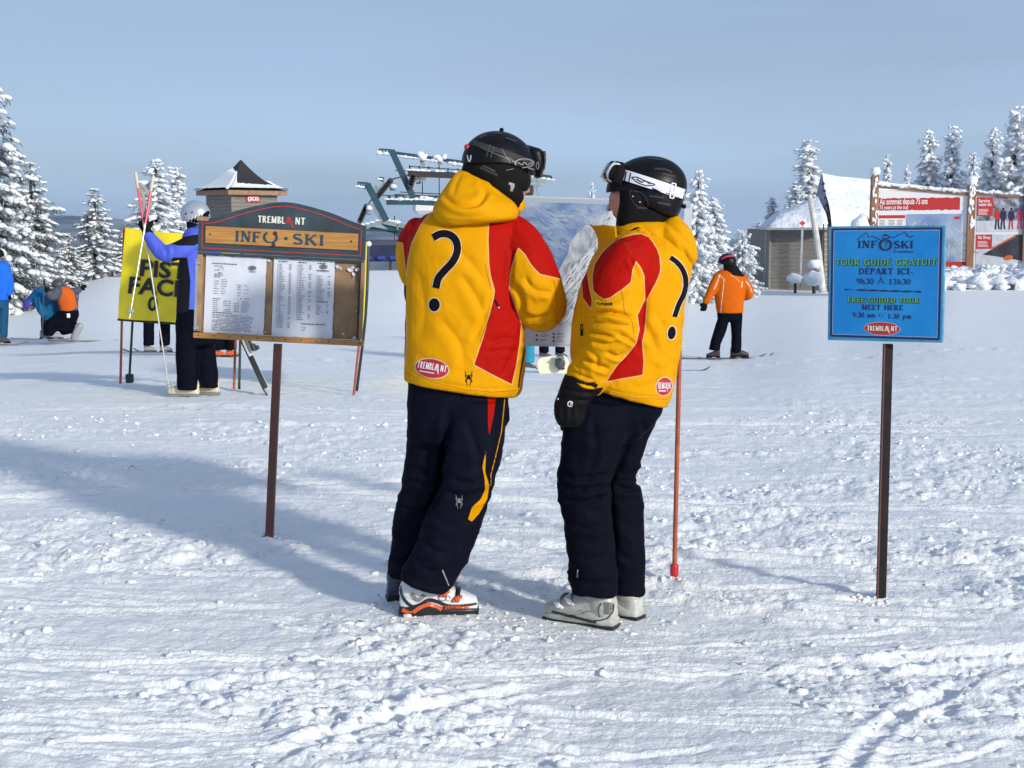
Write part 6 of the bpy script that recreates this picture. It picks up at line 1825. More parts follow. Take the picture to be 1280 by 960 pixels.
def man():
    D = 5.62
    r = thing('person', (at(545, 768, D).x, D + .03, 0), 'taller guide on the left seen from behind, question mark on yellow jacket, head bowed', 'person', 'two guides in yellow and red jackets')
    # jacket
    tor = loftpx([(548, 262, 622, 262, D + .02, .085, 2.0), (527, 272, 648, 272, D + .01, .125, 2.2), (512, 292, 658, 292, D, .155, 2.3), (508, 320, 656, 320, D, .165, 2.3), (508, 360, 655, 360, D, .165, 2.3),
                  (507, 400, 656, 402, D, .165, 2.3), (506, 440, 656, 448, D, .168, 2.3), (505, 465, 653, 484, D, .170, 2.3), (505, 474, 647, 495, D, .168, 2.3)], n=44, cap=.12)
    rs = tubepx([(630, 284, D + .0, .075), (650, 308, D - .04, .094), (664, 340, D - .07, .102), (672, 368, D - .06, .104), (676, 384, D + .0, .098), (668, 376, D + .12, .085), (650, 362, D + .27, .066)], n=24)
    ls = tubepx([(527, 288, D + .02, .065), (514, 308, D + .07, .060), (511, 330, D + .12, .048), (514, 349, D + .16, .040)], n=20)
    folds = [([(640, 352), (652, 372), (655, 396)], .010, 2.6), ([(655, 345), (668, 362), (690, 366)], .006, 3), ([(652, 392), (672, 398), (694, 392)], .007, 3), ([(664, 404), (680, 406), (694, 398)], .004, 2),
             ([(640, 310), (639, 335), (638, 360)], .008, 2.5), ([(618, 366), (606, 396), (590, 430)], .004, 3.5), ([(575, 340), (600, 380), (606, 410)], .0045, 5), ([(548, 395), (575, 430), (580, 465)], .0035, 6),
             ([(610, 430), (630, 424), (650, 424)], .004, 3), ([(606, 442), (628, 438), (648, 440)], .003, 3), ([(506, 462), (540, 476), (600, 486), (646, 484)], .0022, 1.4), ([(520, 330), (530, 380), (525, 430)], .003, 7),
             ([(560, 300), (590, 330), (612, 360)], .0035, 6), ([(642, 268), (662, 290), (676, 318)], .003, 3.5), ([(515, 440), (545, 455), (590, 468)], .002, 5), ([(628, 470), (636, 452), (645, 436)], .004, 3)]
    redR = [(612, 250), (690, 255), (720, 300), (720, 352), (705, 350), (693, 347), (675, 343), (668, 336), (663, 330), (656, 318), (648, 310), (642, 326), (637, 345), (637, 362), (645, 385), (652, 405), (650, 428), (646, 455), (640, 481), (616, 469), (592, 456), (603, 424), (612, 392), (617, 372), (618, 363), (613, 345), (611, 330), (610, 300)]
    redL = [(552, 240), (540, 262), (526, 281), (515, 303), (510, 325), (508, 346), (506, 330), (503, 304), (480, 300), (490, 240)]
    redL2 = [(508, 395), (508, 430), (506, 456), (490, 456), (490, 395)]
    def panel(P, V): return union_sd(poly_sd(P, redR), poly_sd(P, redL), poly_sd(P, redL2))
    jk, V, F = garment(r, 'jacket', [tor, rs, ls], M_JACKET, .0052, [(a_, b_ * 1.7, c_) for a_, b_, c_ in folds], generic=.0048, seed=1, zones=[(680, 385, 28), (650, 440, 30), (610, 400, 30)], panel=panel, smooth=5)
    mp_ = on_surface(V, F)
    # question mark with cream outline
    qp = catmull([(541.5, 297), (551, 292.5), (562, 293.5), (570, 301), (571.5, 314), (566, 327), (556, 338), (548, 348), (545, 360)], 6)
    b = MB(); b.add(*marks([(qp + 0, 11.2)], mp_, .0015, 2.2, 4)); v_, f_ = ellipse_marks(543, 381, 8.2, 9.6, 0, mp_, .0015, 6, 28); b.add(v_, f_); b.build('question_mark_outline', M_OUT, jk, True)
    b = MB(); b.add(*marks([(qp + 0, 9.2)], mp_, .0024, 2.2, 4)); v_, f_ = ellipse_marks(543, 381, 6.9, 8.3, 0, mp_, .0024, 6, 28); b.add(v_, f_); b.build('question_mark', M_QM, jk, True)
    # oval badge
    b = MB(); v_, f_ = ellipse_marks(540, 460.5, 22, 12.8, .16, mp_, .0015, 5, 36); b.add(v_, f_); b.build('badge_rim', M_OUT, jk, True)
    b = MB(); v_, f_ = ellipse_marks(540, 460.5, 20.6, 11.6, .16, mp_, .0024, 5, 36); b.add(v_, f_); bd = b.build('oval_badge', M_BADGE, jk, True)
    ca, sa = math.cos(.17), math.sin(.17)
    def rm(x, y, o=0): return mp_(540 + x * ca - (-y) * sa, 460.5 + x * sa + (-y) * ca, o)
    b = MB(); tremblant_logo(b, b, -18.5, 18.5, -2, 8.5, rm, .0032, 2); b.add(*marks([(np.array([(-15, -5.5), (4, -5.5)]), 1.2)], rm, .0034, 3, 1)); b.build('badge_lettering', M_WPRINT, bd, True)
    b = MB(); spider(b, 586, -472.5, .9, flipy(mp_)); b.build('spider_print', M_QM, jk, True)
    b = MB(); b.add(*marks([(np.array([(618.5, 375), (623.5, 384.5)]), 2.4)], mp_, .002, 2, 1)); zp = b.build('pocket_zip', M_QM, jk, True)
    b = MB(); c = mp_(623, 384.5, .003); b.ico(c, .005, 6, 8); b.build('zip_pull', M_ALU, zp, True)
    # front opening seen at the right edge of the body
    b = MB(); b.add(*marks([(np.array([(659, 412), (655, 440), (650, 468), (648, 484)]), 1.6)], mp_, .0018, 3, 1)); b.build('front_zip', M_QM, jk, True)
    M_SEAM = mat('stitching', (.30, .11, .0), .8); M_SEAMR = mat('red_stitching', (.16, .002, .001), .8)
    b = MB(); b.add(*marks([(np.array([(507, 466), (520, 471), (545, 479), (580, 487), (615, 490), (645, 488)]), .5), (catmull([(606, 330), (610, 346), (614, 362)], 3), .4), (catmull([(692, 350), (696, 372), (694, 395)], 4), .5)], mp_, .0012, 3, 1)); b.build('stitching', M_SEAM, jk, True)
    b = MB(); b.add(*marks([(catmull([(612, 301), (628, 305), (646, 303), (664, 296)], 4), .5), (catmull([(620, 368), (612, 396), (600, 428)], 4), .4)], mp_, .0012, 3, 1)); b.build('stitching', M_SEAMR, jk, True)
    # hood bag
    hood = loftpx([(572, 214, 596, 218, D - .02, .03, 2), (562, 226, 618, 230, D - .03, .07, 2.1), (552, 240, 632, 244, D - .04, .10, 2.2), (545, 252, 645, 256, D - .06, .125, 2.3), (541, 262, 648, 268, D - .07, .135, 2.3), (543, 273, 640, 276, D - .075, .125, 2.3), (549, 281, 606, 280, D - .07, .10, 2.2)], n=40, cap=.4)
    lap = tubepx([(646, 262, D + .02, .022), (650, 255, D + .06, .024), (646, 262, D + .1, .022)], n=12)
    hf = [([(553, 243), (563, 252), (577, 257), (594, 256), (603, 249), (606, 240)], .013, 3.0), ([(577, 216), (570, 230), (566, 246)], .004, 2.4), ([(598, 224), (606, 236), (606, 250)], .006, 3.2), ([(612, 232), (626, 246), (640, 260)], .004, 2.6),
          ([(548, 262), (580, 272), (612, 268), (640, 262)], .0035, 4), ([(552, 274), (585, 277), (620, 272)], .002, 1.6)]
    garment(r, 'hood', [hood, lap], M_HOODY, .006, hf, generic=.0018, seed=2, smooth=3)
    # trousers
    hips = loftpx([(511, 466, 636, 478, D, .130), (509, 500, 636, 500, D, .135), (509, 530, 634, 530, D, .125), (509, 548, 600, 548, D + .02, .10)], n=36, cap=.3)
    ll = loftpx([(510, 500, 590, 500, D + .05, .115), (509, 540, 578, 540, D + .07, .108), (508, 575, 574, 575, D + .08, .102), (502, 605, 567, 605, D + .08, .096), (494, 640, 556, 640, D + .10, .092), (489, 680, 545, 680, D + .13, .092), (486, 716, 530, 722, D + .15, .092)], n=32, cap=.1)
    rl = loftpx([(556, 500, 634, 500, D - .03, .118), (556, 540, 631, 540, D - .05, .112), (556, 570, 627, 570, D - .07, .106), (552, 600, 618, 602, D - .08, .10), (538, 630, 607, 636, D - .08, .096), (524, 665, 596, 672, D - .07, .096), (510, 700, 582, 706, D - .05, .098), (499, 722, 560, 738, D - .03, .10)], n=32, cap=.1)
    folds = [([(562, 508), (556, 560), (548, 610), (530, 650)], .016, 4), ([(510, 585), (535, 590), (560, 584)], .008, 3.5), ([(506, 598), (530, 604), (556, 598)], .006, 3), ([(560, 596), (590, 604), (614, 590)], .007, 3.5),
             ([(552, 612), (580, 622), (606, 612)], .006, 3.5), ([(500, 630), (520, 640), (545, 632)], .005, 3.5), ([(520, 670), (550, 690), (575, 680)], .006, 4), ([(516, 700), (545, 715), (570, 706)], .006, 4), ([(580, 520), (596, 560), (600, 590)], .005, 4), ([(508, 720), (530, 732), (556, 734)], .004, 2.4), ([(535, 640), (560, 655), (590, 650)], .005, 4), ([(493, 660), (512, 672), (530, 668)], .005, 3.5), ([(490, 692), (505, 700), (520, 696)], .004, 3)]
    red = [(609, 488), (621, 488), (617, 520), (611.5, 545), (610, 530), (610, 505)]
    yel = [(607.5, 563), (603, 583), (606, 600), (606.5, 612), (601, 624), (590, 634), (585, 649), (590, 652), (599, 642), (609, 624), (611.6, 607), (606.5, 590)]
    line = [(632, 484), (631, 499), (627, 539), (619, 573), (613.5, 594), (614, 607)]
    def pn(P, V): return poly_sd(P, red)
    def pn2(P, V):
        return union_sd(poly_sd(P, yel), .55 - seg_dist(P, line)[0])
    tr, V, F = garment(r, 'trousers', [hips, ll, rl], M_NAVYP, .007, [(a_, b_ * 1.4, c_) for a_, b_, c_ in folds], generic=.008, seed=3, gscale=7, stretch=(1, 1, 1.6), zones=[(530, 600, 40), (580, 610, 40), (530, 710, 50)], panel=pn, panel2=pn2, pipe_w=.1)
    mp2 = on_surface(V, F)
    b = MB(); spider(b, 574, -627, .85, flipy(mp2)); b.build('spider_print', M_GREYP, tr, True)
    b = MB(); b.add(*marks([(np.array([(561, 732), (557, 722), (553, 712)]), 1.6)], mp2, .002, 2, 1)); b.build('ankle_zip', M_ALU, tr, True)
    # boots
    wsh = mat('white_boot_shell', (.66, .68, .70), .3, coat=.3, var=.06); org = mat('orange_boot_plastic', (.62, .10, .02), .35); blk = mat('black_boot_plastic', (.015, .015, .018), .4)
    heel = at(500, 762, D - .03); toe = at(599, 764, D + .0)
    yaw = math.atan2(toe.y - heel.y, toe.x - heel.x)
    bt = ski_boot(r, Vector((heel.x, heel.y, -.015)), yaw, wsh, blk, blk, (blk, org), L=.318, hgt=.150)
    mb_ = boot_surface(bt, r)
    b = MB(); put_text(b, 'salomon', 556, -761, 6.5, lambda x, y, o=0: (mb_(x, -y, o) or Vector(at(x, -y, D - .1))), .004, .02, width=30); b.build('boot_lettering', org, bt)
    b = MB(); b.add(*marks([arc(553, -747, 5, 4, 0, 360, 1.2, 1.2, 14), arc(560, -748, 3, 3, 0, 300, 1, 1, 10)], flipy(mb_), .0025, 2, 1)); b.build('shell_print', M_GREYP, bt)
    b = MB(); b.add(*marks([(catmull([(500, 729), (502, 742), (507, 751), (516, 758), (527, 755), (536, 750), (547, 752), (560, 757), (578, 757), (598, 754)], 4), np.concatenate([np.linspace(2.5, 5, 19), np.linspace(5, 3, 18)]))], mb_, .0035, 2, 2)); b.build('heel_guard', blk, bt)
    b = MB(); b.add(*marks([(catmull([(503, 762), (514, 766), (524, 760), (535, 756), (546, 758), (552, 762)], 4), 4.5)], mb_, .0045, 2, 2)); b.build('orange_arch', org, bt)
    b = MB(); b.add(*marks([(catmull([(514, 742), (522, 750), (531, 744)], 4), 5)], mb_, .003, 2, 2)); b.build('grey_inset', MATS['grey_print'], bt)
    h2 = at(484, 752, D + .17); ski_boot(r, Vector((h2.x + .0, h2.y + .02, -.008)), yaw + .12, mat('dark_blue_boot_shell', (.03, .04, .07), .4), blk, blk, (blk, wsh), L=.30, hgt=.16)  # left boot, with a dark blue shell colour
    # helmet, tipped forward to the right
    c = at(624, 208, D + .03)
    fwd = Vector((.86, .38, -.36)); up = Vector((.34, .12, .93))
    Vd, Fd, (f, u, s) = dome(c, fwd, up, L=.150, W=.122, H=.135, cut=.05)
    hm = link('helmet', Vd, Fd, M_HELM, r)
    # lower rear shell and ear pads
    low = loftpx([(583, 190, 655, 196, D + .03, .112, 2.2), (578, 208, 660, 214, D + .03, .118, 2.2), (577, 218, 664, 226, D + .03, .115, 2.2), (590, 230, 660, 238, D + .03, .105, 2.1)], n=36, cap=.2)
    V2, F2, _ = fuse([low], .006, 2); lw = link('rear_shell', V2, F2, M_HELM2, hm)
    ear = tubepx([(618, 226, D - .04, .05), (636, 238, D - .03, .047), (646, 250, D - .01, .034)], n=18)
    nk = loftpx([(596, 222, 652, 230, D + .03, .085), (606, 240, 652, 246, D + .03, .075), (622, 256, 650, 258, D + .02, .05)], n=24)
    V3, F3, _ = fuse([ear, nk], .006, 3); link('ear_pad', V3, F3, M_HELM2, hm)
    allV = np.concatenate([np.array(Vd), V2, V3]); n1, n2 = len(Vd), len(V2); allF = [list(q) for q in Fd] + [[i + n1 for i in q] for q in F2] + [[i + n1 + n2 for i in q] for q in F3]
    mh = on_surface(allV, allF); fh = flipy(mh)
    b = MB(); b.add(*marks([arc(655, -204, 11.5, 5.2, 0, 360, 1.6, 1.2, 26), (catmull([(647, -203), (652, -206), (655, -203), (659, -206), (665, -203)], 3), 1.5), (np.array([(640, -201), (646, -204)]), 1.3), (np.array([(660, -210), (667, -212)]), 1.3)], fh, .003, 2, 1)); b.build('logo_print', M_GREYP, hm)
    b = MB(); b.add(*marks([(np.array([(600, -184), (637, -200)]), 1.1), (np.array([(627, -186), (637, -204)]), 1.2), (np.array([(613, -181), (608, -196)]), .9), (np.array([(618, -184), (613, -197)]), .9), (np.array([(604, -207), (619, -214)]), 1.3), (np.array([(632, -213), (642, -211)]), .8)], fh, .003, 2, 1)); b.build('goggle_clip_cord', M_DKGREYP, hm)
    b = MB(); b.add(*marks([(catmull([(584, -176), (604, -182), (640, -194), (668, -204)], 4), 6), (np.array([(600, -209), (622, -219)]), 3.5), (np.array([(607, -212), (617, -216)]), 2)], fh, .0022, 2, 2)); b.build('goggle_strap', mat('charcoal_strap', (.02, .02, .022), .75), hm)
    b = MB()
    for P_, w_ in ((((632, -172), (645, -177)), 2.2), (((618, -167), (628, -167)), 1.2), (((600, -172), (608, -169)), 2.2)): b.add(*marks([(np.array(P_), w_)], fh, .0025, 2, 1))
    b.build('vent', mat('vent_gloss', (.03, .03, .033), .25), hm)
    b = MB(); b.ico(at(627, 162.5, D + .03), .009, 6, 8); b.build('top_button', M_HELM2, hm, True)
    b = MB(); b.ico(at(584, 184, D - .03), .0125, 8, 10); b.build('rear_lamp', mat('red_lens', (.45, .01, .04), .25), hm, True)
    b = MB(); b.add(*marks([(catmull([(584.5, -194), (585.5, -199), (587, -202), (588.5, -199), (589, -194)], 3), 1.3)], fh, .003, 1.5, 1)); b.build('rear_clip', M_WPRINT, hm)
    # pale face of the ear cut-out
    b = MB(); b.add(*marks([(np.array([(636, -229), (641, -231), (639, -239)]), np.array([3., 5, 3]))], fh, .003, 1.5, 1)); b.build('ear_opening', M_GREYP, hm)
    # goggles pushed up on the front
    gshape = loftpx([(654, 181, 668, 184, D + .12, .05, 2.6), (656, 188, 678, 188, D + .12, .085, 2.8), (660, 200, 681, 199, D + .12, .09, 3), (664, 212, 680, 212, D + .12, .085, 3), (668, 222, 677, 222, D + .12, .06, 2.6)], n=30, cap=.35)
    V4, F4, _ = fuse([gshape], .005, 2); gg = link('goggles', V4, F4, M_HELM, hm)
    lens = loftpx([(676, 190, 682.5, 190, D + .12, .07, 3), (678, 200, 683, 200, D + .12, .078, 3), (677, 212, 681.5, 212, D + .12, .07, 3)], n=20, cap=.3); link('lens', *lens, mat('goggle_lens', (.02, .018, .02), .08, coat=1), gg)
    mg = on_surface(V4, F4); b = MB(); b.add(*marks([arc(672, -207, 1.6, 4.4, 0, 360, 1, 1, 12)], flipy(mg), .002, 2, 1)); b.build('frame_mark', M_GREYP, gg)
    # the body inside the clothes: head, neck, trunk, limbs, one surface
    hs, eyes = head_shape(at(634, 222, D + .06), fwd, up, .98)
    sh = hs + [tubepx([(600, 262, D + .05, .055), (622, 240, D + .05, .055)], n=14), loftpx([(540, 285, 630, 285, D, .09), (530, 330, 632, 330, D, .11), (530, 400, 632, 400, D, .11), (530, 480, 620, 480, D, .11)], n=20),
               tubepx([(630, 292, D, .05), (662, 345, D - .06, .05), (670, 378, D + .02, .045), (645, 362, D + .27, .035)], n=12), tubepx([(530, 292, D + .03, .045), (514, 330, D + .12, .033), (514, 352, D + .17, .03)], n=12),
               tubepx([(545, 490, D + .02, .06), (530, 600, D + .08, .06), (512, 700, D + .12, .045)], n=12), tubepx([(595, 490, D - .0, .06), (580, 600, D - .06, .06), (540, 705, D - .02, .045)], n=12)]
    bd_, Vb_, Fb_ = body_mesh(r, sh, vox=.009)
    # gloved left hand in front of the body, knuckles showing past the jacket
    w0 = at(513, 348, D + .17); glove(r, w0, (-.02, .05, -1), (1, .25, 0), size=.175, curl=.75)
man()

# ------------------------------------------------------------------ guide on the right (woman, profile to the left)
def woman():
    D = 5.52
    r = thing('person', (at(745, 780, D).x, D, 0), 'guide on the right in profile facing left, white goggle strap on black helmet', 'person', 'two guides in yellow and red jackets')
    tor = loftpx([(778, 284, 846, 284, D, .085, 2.0), (762, 296, 858, 298, D, .13, 2.1), (745, 314, 864, 316, D, .185, 2.2), (735, 335, 864, 337, D, .205, 2.3), (724, 362, 859, 362, D, .205, 2.3), (717, 395, 853, 395, D, .200, 2.3), (714, 420, 851, 424, D, .195, 2.3), (714, 450, 846, 460, D, .195, 2.3), (722, 470, 840, 490, D, .195, 2.3), (732, 479, 833, 507, D, .19, 2.3)], n=44, cap=.1)
    sl_ = tubepx([(797, 306, D - .13, .070), (786, 328, D - .17, .092), (774, 358, D - .19, .102), (768, 388, D - .20, .100), (766, 412, D - .20, .100), (755, 438, D - .18, .090), (740, 460, D - .16, .082), (731, 478, D - .15, .078)], n=26)
    fs_ = tubepx([(780, 310, D + .16, .07), (760, 350, D + .20, .09), (752, 400, D + .2, .085), (738, 440, D + .16, .07)], n=18)
    folds = [([(738, 394), (756, 390), (775, 393), (790, 398)], .012, 2.4), ([(740, 405), (760, 404), (788, 408)], .005, 2), ([(734, 414), (752, 418), (768, 422)], .010, 2.2), ([(735, 422), (762, 430), (780, 424)], .005, 2.6), ([(772, 418), (786, 424), (794, 432)], .009, 2.2),
             ([(728, 445), (745, 456), (762, 462)], .008, 2.6), ([(735, 438), (746, 446), (748, 460)], .005, 2.4), ([(712, 462), (728, 470), (742, 474)], .007, 1.8), ([(711, 468), (730, 478), (745, 480)], .006, 1.8), ([(758, 440), (772, 446), (780, 440)], .006, 2.2),
             ([(786, 322), (793, 334), (800, 352)], .006, 2.2), ([(740, 372), (760, 378), (786, 366)], .004, 3), ([(808, 350), (806, 380), (803, 410)], .007, 3), ([(820, 390), (835, 425), (836, 470)], .006, 5), ([(812, 410), (822, 440), (836, 452)], .004, 4),
             ([(838, 400), (850, 392), (858, 378)], .004, 3), ([(842, 330), (850, 346), (856, 360)], .003, 3), ([(750, 484), (790, 494), (834, 498)], .0022, 1.4), ([(722, 372), (724, 400), (722, 430)], .004, 3), ([(735, 330), (728, 352), (727, 380)], .006, 2.4), ([(830, 470), (815, 480), (790, 486)], .003, 4), ([(760, 300), (778, 300), (795, 297)], .004, 2)]
    redtop = [(771, 300), (780, 296), (791, 293), (802, 292), (811, 296), (816, 302), (822, 312), (825, 321), (826, 335), (825, 342), (820, 354), (816, 361), (809, 374), (806, 378), (805, 345), (801, 335), (795, 327), (791, 338), (789, 353), (778, 362), (769, 368), (762, 373), (754, 374), (748, 370), (741, 364), (740, 345), (743, 330), (752, 316), (762, 306)]
    redside = [(825, 340), (816, 361), (809, 374), (808, 390), (806, 415), (803, 428), (804, 440), (805, 452), (804, 469), (775, 474), (742, 481), (735, 470), (760, 455), (778, 440), (795, 425), (799, 412), (796, 395), (806, 374), (806, 350)]
    redfront = [(742, 322), (737, 330), (734, 340), (737, 360), (742, 383), (741, 390), (728, 372), (727, 350), (733, 335)]
    sleeve = [(741, 363), (748, 370), (754, 374), (762, 373), (769, 368), (778, 362), (789, 353), (791, 338), (795, 327), (801, 335), (805, 345), (806, 372), (797, 380), (796, 392), (799, 412), (795, 429), (786, 441), (770, 458), (757, 478), (757, 488), (700, 478), (700, 455), (725, 425), (730, 400), (738, 392), (740, 380)]
    def panel(P, V):
        a = union_sd(poly_sd(P, redtop), poly_sd(P, redside), poly_sd(P, redfront))
        s_ = poly_sd(P, sleeve); near = V[:, 1] < D - .06
        return np.where(near, np.minimum(a, -s_), a)
    jk, V, F = garment(r, 'jacket', [tor, sl_, fs_], M_JACKET, .0052, [(a_, b_ * 1.6, c_) for a_, b_, c_ in folds], generic=.0055, seed=5, zones=[(765, 410, 30), (735, 460, 28), (830, 420, 40)], panel=panel, smooth=4)
    mp_ = on_surface(V, F); fp = flipy(mp_)
    qp = catmull([(838, 322), (846, 328), (853, 337), (857, 350), (855, 366), (848, 381), (843, 396)], 5)
    b = MB(); b.add(*marks([(qp, 8.4)], mp_, .0015, 2, 4)); v_, f_ = ellipse_marks(839.5, 416, 6.2, 9.6, .12, mp_, .0015, 5, 24); b.add(v_, f_); b.build('question_mark_outline', M_OUT, jk, True)
    b = MB(); b.add(*marks([(qp, 6.2)], mp_, .0024, 2, 4)); v_, f_ = ellipse_marks(839.5, 416, 4.9, 8.2, .12, mp_, .0024, 5, 24); b.add(v_, f_); b.build('question_mark', M_QM, jk, True)
    b = MB(); v_, f_ = ellipse_marks(830, 483, 10.6, 12.4, .3, mp_, .0015, 5, 30); b.add(v_, f_); b.build('badge_rim', M_OUT, jk, True)
    b = MB(); v_, f_ = ellipse_marks(830, 483, 9.5, 11.3, .3, mp_, .0024, 5, 30); b.add(v_, f_); bd = b.build('oval_badge', M_BADGE, jk, True)
    b = MB(); tremblant_logo(b, b, 822, 838.5, -486, 8, fp, .0032, 2); b.add(*marks([(np.array([(823, -488.5), (832, -488.5)]), 1.2)], fp, .0034, 3, 1)); b.build('badge_lettering', M_WPRINT, bd, True)
    b = MB(); b.add(*marks([(catmull([(746, -381), (747, -378), (750, -380), (749, -382)], 2), .9)] + lettering('PIDER', 751, -382, 3.6, .26, .2, False, width=15, align='l'), fp, .002, 1.5, 1)); b.build('sleeve_lettering', M_QM, jk, True)
    b = MB(); b.add(*marks([(np.array([(727, 405), (727.5, 420)]), 3.2)], mp_, .002, 2, 1)); b.build('pocket_opening', M_QM, jk, True)
    b = MB(); b.add(*marks([(catmull([(776, 361), (779, 375), (781, 390), (790, 402), (792, 418)], 3), .5), (np.array([(744, 402), (786, 406)]), .5)], mp_, .0012, 2, 1)); b.build('sleeve_seam', mat('seam_thread', (.25, .11, .01), .8), jk, True)  # thin dark-yellow thread lines along the sleeve seams
    b = MB(); b.add(*marks([(np.array([(742, 484), (765, 490), (795, 498), (834, 499)]), .5), (catmull([(770, 300), (774, 300), (782, 305), (790, 318)], 3), .3)], mp_, .0012, 3, 1)); b.build('stitching', MATS['stitching'], jk, True)
    b = MB(); b.add(*marks([(catmull([(776, 305), (788, 302), (798, 310), (806, 322), (824, 326)], 4), .5)], mp_, .0012, 3, 1)); b.build('stitching', MATS['red_stitching'], jk, True)
    # hood and stand-up collar
    hood = [loftpx([(836, 270, 850, 272, D, .06, 2), (818, 282, 862, 286, D, .11, 2.2), (812, 292, 868, 300, D, .135, 2.3), (824, 306, 871, 314, D, .135, 2.3), (838, 318, 871, 324, D, .12, 2.2), (848, 328, 866, 332, D, .08, 2)], n=32, cap=.5),
            loftpx([(768, 284, 838, 278, D, .10, 2.2), (766, 292, 848, 286, D, .12, 2.3), (768, 300, 846, 298, D, .13, 2.3)], n=32, cap=.4)]
    hf = [([(771, 290), (800, 292), (824, 300), (842, 316)], .006, 2.2), ([(800, 282), (812, 290), (816, 298)], .004, 1.8), ([(836, 280), (850, 296), (862, 310)], .006, 3), ([(826, 276), (846, 288), (860, 304), (868, 318)], .005, 2.4), ([(790, 288), (797, 286), (799, 284)], .006, 1.6), ([(848, 300), (856, 314), (856, 326)], .006, 2.6), ([(770, 296), (790, 291), (810, 288)], .003, 2)]
    hd, Vh, Fh = garment(r, 'hood', hood, M_HOODY, .006, hf, generic=.0022, seed=6, smooth=3)
    mh_ = on_surface(Vh, Fh); b = MB(); b.add(*marks([(np.array([(789, 288), (794, 286), (799, 284)]), np.array([1.5, 3, 1]))], mh_, .003, 1.5, 1)); b.build('toggle', M_QM, hd, True)
    # collar: a curved open flap of real cloth thickness
    C0 = [(737, 280, D + .10), (744, 281.5, D + .02), (756, 281, D - .06), (770, 283, D - .10)]
    C1 = [(744, 290, D + .10), (750, 295, D + .02), (760, 300, D - .06), (771, 303, D - .10)]
    C2 = [(749, 300, D + .10), (748, 312, D + .02), (756, 318, D - .07), (768, 316, D - .12)]
    rows = [catmull([tuple(at(*p)) for p in c], 6) for c in (C0, C1, C2)]
    g = catmull(np.array(rows).reshape(3, -1), 6).reshape(-1, rows[0].shape[0], 3)
    nr_, nc_ = g.shape[:2]; V5 = []; F5 = []
    nrm = np.array([-.35, -.9, .1]); nrm /= np.linalg.norm(nrm)
    for sgn in (1, -1): V5 += (g.reshape(-1, 3) + nrm * .007 * sgn).tolist()
    for k in (0, nr_ * nc_):
        for i in range(nr_ - 1):
            for j in range(nc_ - 1): a = k + i * nc_ + j; F5.append((a, a + 1, a + nc_ + 1, a + nc_))
    bord = [i for i in range(nc_)] + [i * nc_ + nc_ - 1 for i in range(1, nr_)] + [(nr_ - 1) * nc_ + j for j in range(nc_ - 2, -1, -1)] + [i * nc_ for i in range(nr_ - 2, 0, -1)]
    for a, b2 in zip(bord, bord[1:] + bord[:1]): F5.append((a, b2, b2 + nr_ * nc_, a + nr_ * nc_))
    V6, F6, _ = fuse([(V5, F5)], .0045, 2); link('collar', V6, F6, M_HOODY, hd)
    # trousers
    hips = loftpx([(714, 474, 828, 484, D, .15), (704, 505, 829, 508, D, .155), (703, 528, 819, 528, D, .140), (706, 548, 795, 550, D, .11)], n=36, cap=.3)
    nl = loftpx([(706, 500, 792, 505, D - .09, .100), (703, 540, 782, 540, D - .10, .098), (700, 575, 768, 575, D - .10, .090), (697, 603, 762, 603, D - .10, .086), (699, 630, 763, 630, D - .10, .086), (706, 660, 766, 660, D - .10, .088), (709, 700, 770, 700, D - .10, .092), (713, 737, 771, 742, D - .10, .094)], n=32, cap=.1)
    fl = loftpx([(750, 500, 828, 508, D + .09, .100), (752, 540, 814, 540, D + .09, .092), (752, 575, 802, 575, D + .09, .082), (750, 603, 795, 603, D + .08, .078), (750, 618, 803, 618, D + .08, .084), (754, 650, 804, 650, D + .08, .084), (758, 700, 806, 700, D + .08, .088), (764, 738, 806, 742, D + .08, .090)], n=32, cap=.1)
    folds = [([(796, 530), (778, 570), (762, 610), (766, 650), (770, 700)], .008, 3.2), ([(700, 590), (725, 598), (758, 592)], .008, 3), ([(698, 606), (726, 612), (758, 606)], .007, 3), ([(699, 622), (728, 628), (760, 620)], .008, 3), ([(770, 590), (785, 596), (802, 590)], .006, 2.6), ([(768, 606), (784, 612), (800, 612)], .008, 2.6),
             ([(720, 540), (745, 548), (772, 535)], .005, 4), ([(712, 690), (738, 700), (764, 692)], .005, 4), ([(714, 722), (740, 730), (768, 728)], .006, 3), ([(772, 690), (788, 700), (804, 694)], .005, 3), ([(708, 652), (735, 660), (764, 652)], .005, 3.5), ([(740, 520), (745, 560), (735, 590)], .005, 4), ([(800, 520), (806, 545), (800, 570)], .004, 3)]
    tr, V, F = garment(r, 'trousers', [hips, nl, fl], M_BLACKP, .007, [(a_, b_ * 1.4, c_) for a_, b_, c_ in folds], generic=.009, seed=8, gscale=7, stretch=(1, 1, 1.6), zones=[(730, 610, 40), (785, 605, 30), (740, 720, 40)])
    mp2 = on_surface(V, F); b = MB(); b.add(*marks([(np.array([(722, 722), (722.5, 712)]), 1.4)], mp2, .002, 2, 1)); b.build('ankle_zip', M_ALU, tr, True)
    # boots
    gsh = mat('grey_white_boot_shell', (.30, .31, .27), .35, coat=.2, color2=(.50, .51, .47), vscale=11); blk = MATS['black_boot_plastic']; smk = mat('smoked_boot_plastic', (.14, .13, .11), .25, coat=.4)
    heel = at(769, 783, 5.40); toe = at(683, 771, 5.56); yaw = math.atan2(toe.y - heel.y, toe.x - heel.x)
    wb = ski_boot(r, Vector((heel.x, heel.y, -.015)), yaw, gsh, blk, gsh, (M_ALU, M_WPRINT), L=.31, hgt=.15)
    h2 = at(803, 779, 5.47); ski_boot(r, Vector((h2.x - .005, h2.y + .06, -.015)), yaw - .12, gsh, blk, gsh, (M_ALU, M_WPRINT), L=.31, hgt=.118)
    mw = boot_surface(wb, r)
